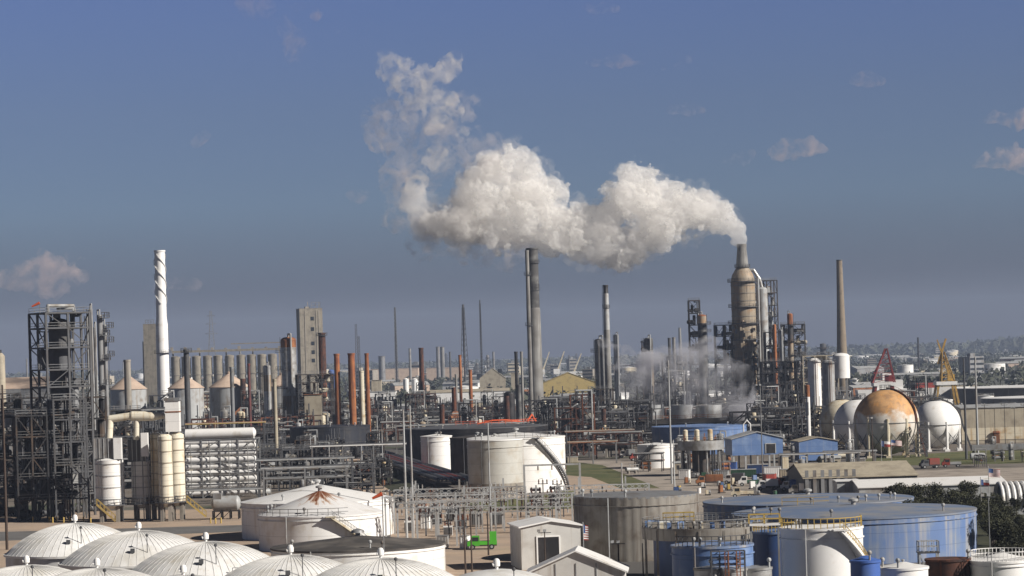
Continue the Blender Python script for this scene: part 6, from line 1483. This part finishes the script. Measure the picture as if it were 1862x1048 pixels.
def skyline(px): return float(np.interp(px, [1595, 1615, 1640, 1680, 1700, 1725, 1745, 1790, 1815, 1835, 1870], [905, 875, 862, 878, 868, 870, 880, 885, 893, 900, 896]))
for row, D in enumerate((466, 448, 430, 412, 395, 378, 362, 348)):
    x0 = 1600 + row*2 if D > 420 else 1770
    px = x0
    while px < 1895:
        yt = skyline(px) + r_.uniform(0, 12) + row*9
        zt = P(px, yt, D).z
        if zt > 2.5:
            sc = min(1.35, max(.45, zt/7.2)); c = P(px, yt, D)
            if (D > 425 or px > 1775 + (430-D)*.35):
                put_tree(c.x + r_.uniform(-.6, .6), D + r_.uniform(-5, 5), sc, '%s %s dark tree %s, %s row' % (('narrow' if r_.random() < .5 else 'spreading'), 'tall' if sc > 1.05 else ('low' if sc < .75 else 'middling'), near([(1610, 'at the thin end of the grove'), (1640, 'just off the farther wide blue tank'), (1665, 'over the farther wide blue tank'), (1690, 'between the two wide blue tanks'), (1715, 'over the middle of the widest blue tank'), (1745, 'by the rim of the widest blue tank'), (1775, 'just before the thin lamp post'), (1800, 'at the thin lamp post'), (1825, 'just past the thin lamp post'), (1850, 'under the ribbed round store'), (1880, 'at the picture edge')], px), ('farthest', 'second', 'third', 'fourth', 'fifth', 'sixth', 'seventh', 'nearest')[row]), 'dark trees beside the blue tanks')
        px += r_.uniform(22, 32)
for px, y, s_ in ((505, 874, .5), (470, 700, .8), (258, 742, .9), (265, 748, 1.0), (1490, 850, .5)):
    g_ = G(px, y) if y > 800 else P(px, 700, 1000); put_tree(g_.x, g_.y, s_, 'lone dark tree among the pipework of the plant', 'lone trees in the plant')
# ------------------------------------------------------------------ pipework scattered between the named things
def zone(n, x0, x1, d0, d1, kinds, where, seed, smin=.8, smax=1.4, hmax=None, gap=2.2):
    r_ = random.Random(seed); k = 0; tries = 0
    while k < n and tries < n*14:
        tries += 1
        D = r_.uniform(d0, d1); px = r_.uniform(x0, x1); x = P(px, 700, D).x; kd, mm = r_.choice(kinds)
        if not free(x, D, gap*.5): continue
        take(x, D, gap*.5); k += 1
        place(kd, mm, x, D, r_.uniform(smin, smax), where, r_, smin, smax, d0, d1)
PK = {}
ADJ = {'dark': 'dark', 'darkgrey': 'dark grey', 'grey': 'grey', 'lightgrey': 'light grey', 'silver': 'silvery', 'rust': 'rusty', 'rustdark': 'sooty brown', 'cream': 'cream', 'whiteplain': 'white', 'beige': 'beige', 'black': 'black', 'fccbeige': 'heat stained', 'orange': 'orange', 'blue': 'blue', 'yellow': 'yellow', 'stackmix': 'stained grey', 'tan': 'tan', 'concrete': 'concrete', 'red': 'red'}
NM = {'vessel': ('process_vessel', 'upright vessel', 'vessel'), 'drum': ('horizontal_drum', 'horizontal drum', 'drum'), 'rack': ('pipe_rack_bay', 'pipe rack bay', 'pipe rack'), 'tower': ('equipment_tower', 'equipment tower', 'steel frame'), 'shed': ('equipment_shed', 'equipment shed', 'shed'),
      'exch': ('heat_exchanger', 'stacked heat exchanger pair', 'heat exchanger'), 'stack': ('vent_stack', 'slim vent stack', 'stack'), 'post': ('lamp_post', 'lamp post', 'lamp post'), 'furn': ('furnace', 'box furnace', 'furnace'), 'col': ('slim_column', 'slim column', 'column'), 'tank': ('small_tank', 'small tank', 'tank'), 'unit': ('process_unit', 'framed pipework block', 'process unit')}
def build(kd, mm):
    nm, txt, cat = NM[kd]; T = thing(nm, txt, cat); r_ = random.Random(hash((kd, mm)) % 1 + len(kd)*7 + len(mm)); m = M[mm]
    if kd == 'vessel':
        b = MB(); b.drum((0, 0, 2), (0, 0, 8.5), 1.2, 12); part('shell', b, m, T); b = MB(); b.lathe([(1.1, 0), (1.1, 2)], n=12); part('skirt', b, M['darkgrey'], T)
        b = MB(); b.lathe([(1.2, 5.9), (2.1, 5.95), (2.1, 6.05), (1.2, 6.05)], n=12, caps=False); b.ringrail(2.05, 6.05, 1.1, n=8, t=.1); part('platform', b, M['dark'], T)
        b = MB(); b.path([(0, 0, 8.8), (0, 0, 9.8), (1.8, 0, 9.8), (1.8, 0, 0)], .22, 6); part('pipe', b, M['lightgrey'], T)
    elif kd == 'drum':
        b = MB(); b.drum((-3, 0, 2.6), (3, 0, 2.6), 1.25, 14); part('shell', b, m, T)
        for xx in (-1.9, 1.9): b = MB().cbox((xx, 0, .9), (.5, 2, 1.8)); part('saddle', b, M['concrete'], T)
        b = MB(); b.path([(-1, 0, 3.6), (-1, 0, 5.2), (3.8, 0, 5.2), (3.8, 0, 0)], .2, 6); part('pipe', b, M['silver'], T)
    elif kd == 'unit':
        part('frame', frame_mb(14, 7, [3.2, 6.2, 9.0], 4, 1, .34, .2, 9, .7), m, T)
        for z in (3.2, 6.2): b = MB().box(-7, 7, -3.5, 3.5, z, z+.12); part('deck', b, M['dark'], T)
        b = MB()
        for j in range(34):
            x0_, z0_ = r_.uniform(-6.8, 4), r_.choice([.6, 1.4, 3.8, 4.6, 6.8, 7.6, 9.3]) + r_.uniform(0, .5); yy = r_.uniform(-3.6, 2); x1_ = x0_ + r_.uniform(2, 7)
            b.tube((x0_, yy, z0_), (x1_, yy, z0_), r_.uniform(.08, .26), 6); b.tube((x1_, yy, z0_), (x1_, yy, max(0, z0_ + r_.choice([-3, 2.4, 3]))), r_.uniform(.08, .2), 6)
        part('piping', b, M['darkgrey'], T)
        b = MB()
        for j in range(12):
            x0_ = r_.uniform(-6.5, 5); z0_ = r_.uniform(.8, 9.4); b.tube((x0_, -3.7, z0_), (x0_ + r_.uniform(1, 3), -3.7, z0_), r_.uniform(.12, .3), 6)
        part('insulated_pipe', b, M['silver'], T)
        for j in range(7):
            x0_, z0_ = -6 + j*1.9, (0, 3.3, 6.3)[j % 3]; mm_ = M[('rust', 'lightgrey', 'cream', 'dark', 'silver', 'rustdark', 'grey')[j]]; b = MB()
            if j % 2: b.drum((x0_, -1, z0_ + .9), (x0_ + 2.2, -1, z0_ + .9), .62, 10); part('drum', b, mm_, T)
            else: b.drum((x0_, -1.5, z0_ + .4), (x0_, -1.5, z0_ + 2.4), .6, 10); part('vessel', b, mm_, T)
    elif kd == 'exch':
        for z in (1.6, 3.6):
            b = MB(); b.drum((-2.6, 0, z), (2.4, 0, z), .75, 12); part('shell', b, m, T)
        for xx in (-1.5, 1.5): b = MB().cbox((xx, 0, 1.4), (.35, 1.4, 2.8)); part('saddle', b, M['dark'], T)
        b = MB(); b.path([(-1.8, -1, 0), (-1.8, -1, 5), (1.8, -1, 5), (1.8, -1, 0)], .18, 6); part('pipe', b, M['grey'], T)
    elif kd == 'rack':
        part('frame', frame_mb(10, 4, [3.6, 6.2], 2, 1, .3, .14, 5, .4), m, T)
        for j in range(8):
            z = 3.9 if j < 4 else 6.5; yy = -1.5 + (j % 4)*1.0; b = MB(); b.tube((-5.6, yy, z), (5.6, yy, z), .16 + .07*(j % 3), 7); part('pipe', b, M[['silver', 'grey', 'rust', 'darkgrey', 'lightgrey', 'dark', 'silver', 'beige'][j]], T)
    elif kd == 'tower':
        part('frame', frame_mb(6, 5, [3.5, 7, 10.5, 13.5], 2, 1, .32, .16, 8), m, T)
        for z in (3.5, 7, 10.5, 13.5):
            b = MB().box(-3, 3, -2.5, 2.5, z, z+.12); part('deck', b, M['dark'], T); b = MB().rail([(-3, -2.5, z), (3, -2.5, z), (3, 2.5, z)], 1.1, .08, 2); part('handrail', b, M['grey'], T)
        b = MB(); b.drum((-1.5, 0, 1), (-1.5, 0, 12), .9, 10); part('vessel', b, M['darkgrey'], T); b = MB(); b.drum((.2, -.5, 8.4), (2.8, -.5, 8.4), .8, 10); part('drum', b, M['silver'], T); b = MB(); b.drum((.2, .5, 4.7), (2.6, .5, 4.7), .7, 10); part('drum', b, M['lightgrey'], T)
        b = MB(); b.path([(2.4, -2.8, 0), (2.4, -2.8, 14.5), (-1.5, -2.8, 14.5), (-1.5, 0, 12.6)], .2, 6); part('pipe', b, M['lightgrey'], T)
    elif kd == 'shed':
        b = MB().box(-3, 3, -2, 2, 0, 3.2); part('wall', b, m, T, smooth=False); b = MB().add([(-3.3,-2.3,3.2),(3.3,-2.3,3.2),(3.3,0,4.1),(-3.3,0,4.1),(3.3,2.3,3.2),(-3.3,2.3,3.2)], [(0,1,2,3),(3,2,4,5),(0,3,5),(1,4,2)]); part('roof', b, M['lightgrey'], T, smooth=False)
        b = MB().cbox((-1, -2.03, 1.1), (1.2, .1, 2.2)); part('door', b, M['dark'], T); b = MB().cbox((1.3, -2.03, 1.8), (1.4, .1, .9)); part('window', b, M['glass'], T)
    elif kd == 'stack':
        b = MB(); b.lathe([(.75, 0), (.6, 17), (.7, 17), (.7, 17.6), (.5, 17.6)], n=12); part('shaft', b, m, T); b = MB(); b.lathe([(.65, 14), (1.3, 14.05), (1.3, 14.15), (.65, 14.15)], n=12, caps=False); b.ringrail(1.25, 14.15, 1.1, n=8, t=.1); part('platform', b, M['dark'], T)
    elif kd == 'post':
        b = MB(); b.bar((0, 0, 0), (0, 0, 12), .22, 6, .14); part('pole', b, m, T); b = MB().cbox((.4, 0, 12), (1.0, .35, .2)); part('lamp', b, M['lightgrey'], T)
    elif kd == 'furn':
        b = MB().box(-3.2, 3.2, -2.4, 2.4, 1.4, 7.5); part('casing', b, m, T, smooth=False); b = MB()
        for k in range(7): b.box(-3.3 + k*1.05, -3.1 + k*1.05, -2.55, -2.4, 1.4, 7.5)
        part('stiffener', b, M['rustdark'], T, smooth=False); b = MB().add([(-3.2,-2.4,7.5),(3.2,-2.4,7.5),(3.2,2.4,7.5),(-3.2,2.4,7.5),(-.9,-.8,9.6),(.9,-.8,9.6),(.9,.8,9.6),(-.9,.8,9.6)], [(0,1,5,4),(1,2,6,5),(2,3,7,6),(3,0,4,7)]); part('hood', b, M['rust'], T, smooth=False)
        b = MB(); b.lathe([(.9, 9.5), (.8, 17.5), (.5, 17.5)], n=14); part('stack', b, M['rustdark'], T)
        for xx in (-2.8, 2.8): b = MB().cbox((xx, 0, .7), (.5, 4, 1.4)); part('leg', b, M['dark'], T)
    elif kd == 'col':
        b = MB(); b.drum((0, 0, 1), (0, 0, 21), .95, 12); part('shell', b, m, T)
        for z in (8, 13, 17.5, 20): b = MB(); b.lathe([(.95, z), (1.9, z+.05), (1.9, z+.15), (.95, z+.15)], n=10, caps=False); b.ringrail(1.85, z+.15, 1.1, n=8, t=.1); part('platform', b, M['dark'], T)
        b = MB(); b.path([(0, 0, 21.2), (0, 0, 22.3), (-1.4, 0, 22.3), (-1.4, 0, 0)], .2, 6); part('pipe', b, M['lightgrey'], T)
    elif kd == 'tank':
        b = MB(); b.lathe([(3.4, 0), (3.4, 5.5)], n=28); part('shell', b, m, T); b = MB(); b.lathe([(3.5, 5.4), (3.5, 5.55), (.2, 6.4)], n=28); part('roof', b, M['lightgrey'], T); b = MB(); b.ringrail(3.4, 5.5, 1.1, n=16, t=.08); part('handrail', b, M['grey'], T)
    return T
def place(kd, mm, x, y, sc, where, r_, lo_, hi_, d0_, d1_):
    lb = '%s %s %s %s %s' % (('small' if sc < lo_ + (hi_-lo_)*.33 else ('medium' if sc < lo_ + (hi_-lo_)*.67 else 'large')), ('nearest' if y < d0_ + (d1_-d0_)*.33 else ('midway' if y < d0_ + (d1_-d0_)*.67 else 'farthest')), ADJ.get(mm, mm), NM[kd][1], where); grp = '%s %ss %s' % (ADJ.get(mm, mm), NM[kd][2], where)
    rz = r_.choice([0, 0, .2, -.2, pi/2, .4]); s3 = (sc*r_.uniform(.9, 1.1), sc, sc*r_.uniform(.8, 1.15))
    if (kd, mm) not in PK:
        T = build(kd, mm); PK[(kd, mm)] = T; T.location = (x, y, 0); T.rotation_euler = (0, 0, rz); T.scale = s3; T['label'] = lb; T['group'] = grp
    else: dup(PK[(kd, mm)], (x, y, 0), rz, s3, lb, grp)
base = [('unit', 'dark'), ('unit', 'darkgrey'), ('rack', 'black'), ('exch', 'whiteplain'), ('drum', 'cream'), ('tower', 'black'), ('vessel', 'grey'), ('vessel', 'silver'), ('drum', 'dark'), ('drum', 'lightgrey'), ('rack', 'darkgrey'), ('rack', 'rustdark'), ('tower', 'dark'), ('exch', 'rust'), ('exch', 'grey'), ('shed', 'beige'), ('rack', 'dark')]
small = [('vessel', 'grey'), ('vessel', 'silver'), ('drum', 'dark'), ('drum', 'lightgrey'), ('rack', 'darkgrey'), ('exch', 'rust'), ('exch', 'grey'), ('shed', 'beige'), ('drum', 'cream'), ('rack', 'dark')]
rusty = [('unit', 'dark'), ('unit', 'rustdark'), ('unit', 'black'), ('furn', 'rustdark'), ('vessel', 'fccbeige'), ('drum', 'rustdark'), ('rack', 'rustdark'), ('tower', 'rustdark'), ('tower', 'dark'), ('rack', 'black'), ('exch', 'rust'), ('vessel', 'silver'), ('tower', 'black'), ('rack', 'darkgrey'), ('vessel', 'cream'), ('drum', 'black')]
darkk = [('unit', 'black'), ('unit', 'dark'), ('unit', 'darkgrey'), ('tower', 'black'), ('rack', 'black'), ('exch', 'whiteplain'), ('tower', 'dark'), ('rack', 'dark'), ('vessel', 'darkgrey'), ('drum', 'dark'), ('exch', 'grey'), ('tower', 'darkgrey'), ('vessel', 'black')]
zone(52, 340, 600, 930, 1180, rusty, 'in the pipework below the silo row', 101)
zone(40, 600, 760, 960, 1250, rusty, 'behind the blue-black tank', 102, .7, 1.2)
zone(46, 755, 965, 860, 1280, rusty, 'between the wide black tank and the white hall', 103, .65, 1.15)
zone(46, 985, 1180, 760, 1200, rusty + darkk, 'between the stained chimney and the steam', 104, .8, 1.35)
zone(46, -20, 300, 640, 980, darkk + [('vessel', 'silver')], 'behind the structures at the edge', 105, .9, 1.5)
zone(37, 1180, 1400, 1010, 1350, darkk + base, 'behind the cooling tower in the steam', 106, .8, 1.4)
zone(34, 1370, 1500, 780, 1080, darkk + [('exch', 'rust'), ('vessel', 'fccbeige'), ('drum', 'rustdark'), ('rack', 'rustdark')], 'at the foot of the lattice structures', 107, .7, 1.25)
zone(16, 1130, 1330, 655, 780, small, 'around the elevated basin', 108, .45, .8)
zone(16, 1430, 1560, 590, 760, small, 'around the blue sheds', 109, .4, .8)
zone(40, 1480, 1862, 880, 1250, base + [('tank', 'whiteplain'), ('shed', 'whiteplain'), ('drum', 'cream')], 'behind the gas spheres', 110, .7, 1.3)
zone(40, 470, 700, 600, 830, darkk + base, 'between the white drum rack and the blue-black tank', 111, .5, .9)
zone(24, 330, 480, 660, 900, rusty + base, 'behind the white drum rack', 112, .7, 1.0)
zone(18, 480, 720, 500, 590, small, 'behind the rust-streaked tank', 113, .35, .6)
zone(10, 1760, 1900, 640, 760, small, 'below the beige warehouse', 114, .4, .7)
# ------------------------------------------------------------------ the far district up to the skyline
def far_build(kd, mm):
    NMF = {'hall': ('warehouse', 'warehouse'), 'tank': ('far_tank', 'tank'), 'block': ('office_block', 'building'), 'stack': ('far_chimney', 'chimney'), 'tower': ('far_column', 'refinery column'), 'crown': ('far_tree', 'tree')}
    T = thing(NMF[kd][0], '', NMF[kd][1]); m = M[mm]
    if kd == 'hall':
        b = MB().box(-22, 22, -9, 9, 0, 8); part('wall', b, m, T, smooth=False); b = MB().add([(-22.5,-9.5,8),(22.5,-9.5,8),(22.5,0,10.5),(-22.5,0,10.5),(22.5,9.5,8),(-22.5,9.5,8)], [(0,1,2,3),(3,2,4,5),(0,3,5),(1,4,2)]); part('roof', b, M['lightgrey'], T, smooth=False)
        b = MB().cbox((5, -9.05, 2.5), (5, .1, 5)); part('door', b, M['dark'], T)
    elif kd == 'tank':
        b = MB(); b.lathe([(14, 0), (14, 12)], n=32); part('shell', b, m, T); b = MB(); b.lathe([(14.2, 11.8), (14.2, 12.05), (.3, 13.4)], n=32); part('roof', b, M['whiteplain'], T)
    elif kd == 'block':
        b = MB().box(-9, 9, -7, 7, 0, 17); part('wall', b, m, T, smooth=False); b = MB()
        for k in range(4): b.box(-8.6, 8.6, -7.1, -7.02, 3 + k*3.8, 4.6 + k*3.8)
        part('window', b, M['glass'], T, smooth=False); b = MB().box(-3, 3, -2, 2, 17.02, 19.5); part('plant_room', b, M['grey'], T)
    elif kd == 'stack':
        b = MB(); b.lathe([(1.8, 0), (1.2, 46), (1, 46)], n=12); part('shaft', b, m, T)
    elif kd == 'tower':
        b = MB(); b.drum((0, 0, 2), (0, 0, 38), 2.2, 12); part('shell', b, m, T); b = MB()
        for z in (10, 18, 26, 33): b.lathe([(2.2, z), (4, z), (4, z+.3), (2.2, z+.3)], n=10, caps=False); b.ringrail(3.9, z+.3, 1.5, n=6, t=.3)
        part('platform', b, M['dark'], T); b = frame_mb(8, 6, [8, 16, 24, 30], 1, 1, .7, .4, 3); part('frame', b, M['darkgrey'], T)
    return T
FK = {}
def far(kd, mm, x, y, sc, lb, grp, r_):
    rz = r_.uniform(-.6, .6)
    if (kd, mm) not in FK:
        T = far_build(kd, mm); FK[(kd, mm)] = T; T.location = (x, y, 0); T.rotation_euler = (0, 0, rz); T.scale = sc; T['label'] = lb; T['group'] = grp
    else: dup(FK[(kd, mm)], (x, y, 0), rz, sc, lb, grp)
r_ = random.Random(2024)
NF = {'hall': 'warehouse', 'tank': 'storage tank', 'block': 'building', 'stack': 'chimney', 'tower': 'refinery column'}
k = 0
while k < 270:
    D = 1400 * math.exp(r_.random()**.9 * 1.55); px = r_.uniform(-30, 1892); x = P(px, 690, D).x
    if D < 2300 and not free(x, D, 16): continue
    kd, mm = r_.choice([('hall', 'whiteplain'), ('hall', 'beige'), ('hall', 'darkgrey'), ('hall', 'tan'), ('tank', 'whiteplain'), ('tank', 'cream'), ('block', 'beige'), ('block', 'concrete'), ('stack', 'stackmix'), ('tower', 'darkgrey'), ('tower', 'grey'), ('hall', 'grey'), ('block', 'grey'), ('hall', 'rust')])
    if kd in ('stack', 'tower') and r_.random() < .45: continue
    side = near([(60, 'behind the tallest open structure'), (230, 'beyond the first cone roofed bin'), (400, 'beyond the concrete silo row'), (560, 'beyond the elevator tower'), (690, 'beyond the orange chimneys'), (790, 'beyond the dark brown chimney'), (890, 'beyond the gabled beige hall'), (1035, 'beyond the ochre hall'), (1180, 'beyond the steam'), (1320, 'beyond the refining tower'), (1460, 'beyond the tall drums'), (1560, 'beyond the concrete chimney'), (1620, 'beyond the red crane'), (1715, 'beyond the yellow crane'), (1800, 'beyond the far white tank')], px) + (' near the skyline' if D > 3500 else '')
    s_ = r_.uniform(.5, 1.1) * (.6 if D < 2200 else 1.0); take(x, D, 12*s_)
    far(kd, mm, x, D, (s_*r_.uniform(.6, 1.2), s_, s_*r_.uniform(.6, 1.3)), 'far %s %s %s' % (ADJ.get(mm, mm), NF[kd], side), 'far %ss %s' % (NF[kd], side), r_); k += 1
# woods between the far buildings: leaf clumps too many to count
M['farleaf'] = mat('far_woods', (.040, .047, .032), .9, dirt=(.075, .075, .05), dirt_amt=.4, dirt_scale=.02, var=.0)
vs, fs = [], []
npr = np.random.RandomState(4)
def clump(x, y, r, h):
    for _ in range(16):
        a = npr.uniform(0, 2*pi); q = r*npr.uniform(0, 1)**.5; cx, cy, cz = x + q*cos(a), y + q*sin(a)*.7, h*npr.uniform(.15, 1)*(1 - .4*(q/r)**2)
        s_ = npr.uniform(.7, 2.2)*h/7
        d = npr.normal(size=(2, 3)); d /= np.linalg.norm(d, axis=1)[:, None]; a_, b_ = d*s_
        o_ = len(vs)
        vs.extend([(cx+a_[0], cy+a_[1], cz+a_[2]), (cx+b_[0], cy+b_[1], cz+b_[2]), (cx-a_[0], cy-a_[1], cz-a_[2]), (cx-b_[0], cy-b_[1], cz-b_[2])]); fs.append((o_, o_+1, o_+2, o_+3))
for _ in range(5200):
    D = 1500 * math.exp(npr.rand()**.7 * 1.7); px = npr.uniform(-40, 1900); x = P(px, 690, D).x
    if D < 2200 and not free(x, D, 3): continue
    h = npr.uniform(4.5, 9.5) + (3.5 if px > 1500 and D > 4500 else 0); clump(x, D, npr.uniform(5, 16), h)
# wooded rise at the skyline
for _ in range(2600):
    D = npr.uniform(6500, 8600); px = npr.uniform(-60, 1920); x = P(px, 690, D).x; hill = 12*np.interp(px, [-60, 400, 900, 1300, 1560, 1740, 1862, 1920], [.5, .5, .35, .5, 1.2, 1.1, 2.2, 2.2])
    clump(x, D, npr.uniform(14, 40), npr.uniform(12, 20) + hill)
me = bpy.data.meshes.new('woods'); me.from_pydata(vs, [], fs); me.update()
o = part('woods', me, M['farleaf'], None, smooth=False); o['kind'] = 'stuff'; o['label'] = 'grey-green woods and scrub spread between the far buildings up to the skyline'
# ------------------------------------------------------------------ clouds far beyond, above the haze
cm = vapour('cloud_vapour', .0036, (.96, .80, .76), .006, noise_scale=.011); cm2 = vapour('cloud_vapour_thin', .0020, (.80, .68, .70), .004, noise_scale=.012)
def cloud(label, px_l, D, thick=False, seed=1):
    T = thing('cloud', label, 'cloud', P(px_l[0][0], px_l[0][1], D))
    me = hull_mesh('puff', px_blobs([(a[0], a[1], a[2]*1.25) for a in px_l], D, extra=0, seed=seed), 5.5 * D/9000, billow=.30, ragged=.7, wave=85 * D/9000, seed=seed, squash=1.3); me.transform(Matrix.Translation(-T.location)); part('puff', me, cm if thick else cm2, T)
CD = 10500
cloud('cream cumulus cloud low at the edge above the steel structures', [(20, 505, 20), (50, 495, 24), (80, 488, 24), (110, 490, 24), (130, 500, 14), (70, 510, 26), (105, 512, 20), (0, 508, 18), (-20, 505, 20)], CD, True, 11)
cloud('small faint cloud puff just beside the white chimney', [(305, 518, 14), (322, 520, 14), (348, 520, 11), (290, 524, 9)], CD, False, 12)
cloud('small pinkish cloud over the concrete chimney, largest of the thin ones', [(1415, 275, 13), (1440, 272, 18), (1465, 272, 15), (1490, 272, 10)], CD, True, 13)
cloud('faint slanting cloud streak beside the small pinkish cloud', [(1320, 292, 9), (1340, 285, 11), (1360, 278, 10)], CD, False, 14)
cloud('thin flat cloud high above the middle of the plume', [(1080, 112, 9), (1110, 112, 12), (1140, 114, 11), (1165, 116, 8)], CD, False, 15)
cloud('thin short cloud streak beyond the thin flat cloud', [(1205, 122, 10), (1230, 122, 11), (1250, 112, 8)], CD, False, 16)
cloud('faint small cloud high on the right above the concrete chimney', [(1555, 147, 9), (1575, 144, 11), (1595, 148, 9)], CD, False, 17)
cloud('upper cloud touching the picture edge over the cranes', [(1800, 215, 10), (1825, 214, 13), (1850, 214, 14), (1875, 214, 14)], CD, True, 18)
cloud('lower cloud touching the picture edge over the cranes', [(1780, 296, 9), (1810, 288, 16), (1835, 290, 20), (1862, 292, 20)], CD, True, 19)
cloud('faint cloud wisp at the very top edge', [(1070, 12, 9), (1095, 10, 10), (1120, 14, 7)], CD, False, 20)
cloud('grey ragged cloud wisp high up left of the plume', [(520, 60, 14), (530, 80, 16), (535, 100, 12), (505, 35, 9), (450, 20, 14), (480, 15, 12), (540, 12, 12), (575, 30, 10), (610, 60, 8)], CD, False, 21)
cloud('tiny grey wisp beside the foot of the thin steam', [(655, 352, 11), (640, 350, 6)], CD, False, 22)
cloud('faint grey streak in the empty sky over the white chimney', [(370, 250, 8), (350, 262, 7), (325, 275, 5)], CD, False, 23)
cloud('very thin long cloud over the lattice structures', [(1220, 200, 6), (1250, 199, 8), (1280, 200, 6)], CD, False, 24)
# ------------------------------------------------------------------ haze
b = MB(); b.box(-3300, 3300, -60, 9200, -1.5, 185)
m = bpy.data.materials.new('haze_air'); m.use_nodes = True; m.node_tree.nodes.clear()
no = m.node_tree.nodes.new('ShaderNodeOutputMaterial'); nv = m.node_tree.nodes.new('ShaderNodeVolumePrincipled')
nv.inputs['Color'].default_value = (.62, .74, 1, 1); nv.inputs['Density'].default_value = 6.0e-5; nv.inputs['Anisotropy'].default_value = 0.0
m.node_tree.links.new(nv.outputs[0], no.inputs['Volume'])
o = part('haze', b, m, None, smooth=False); o['kind'] = 'stuff'; o['label'] = 'thin blue-grey haze filling the air over the whole plant'
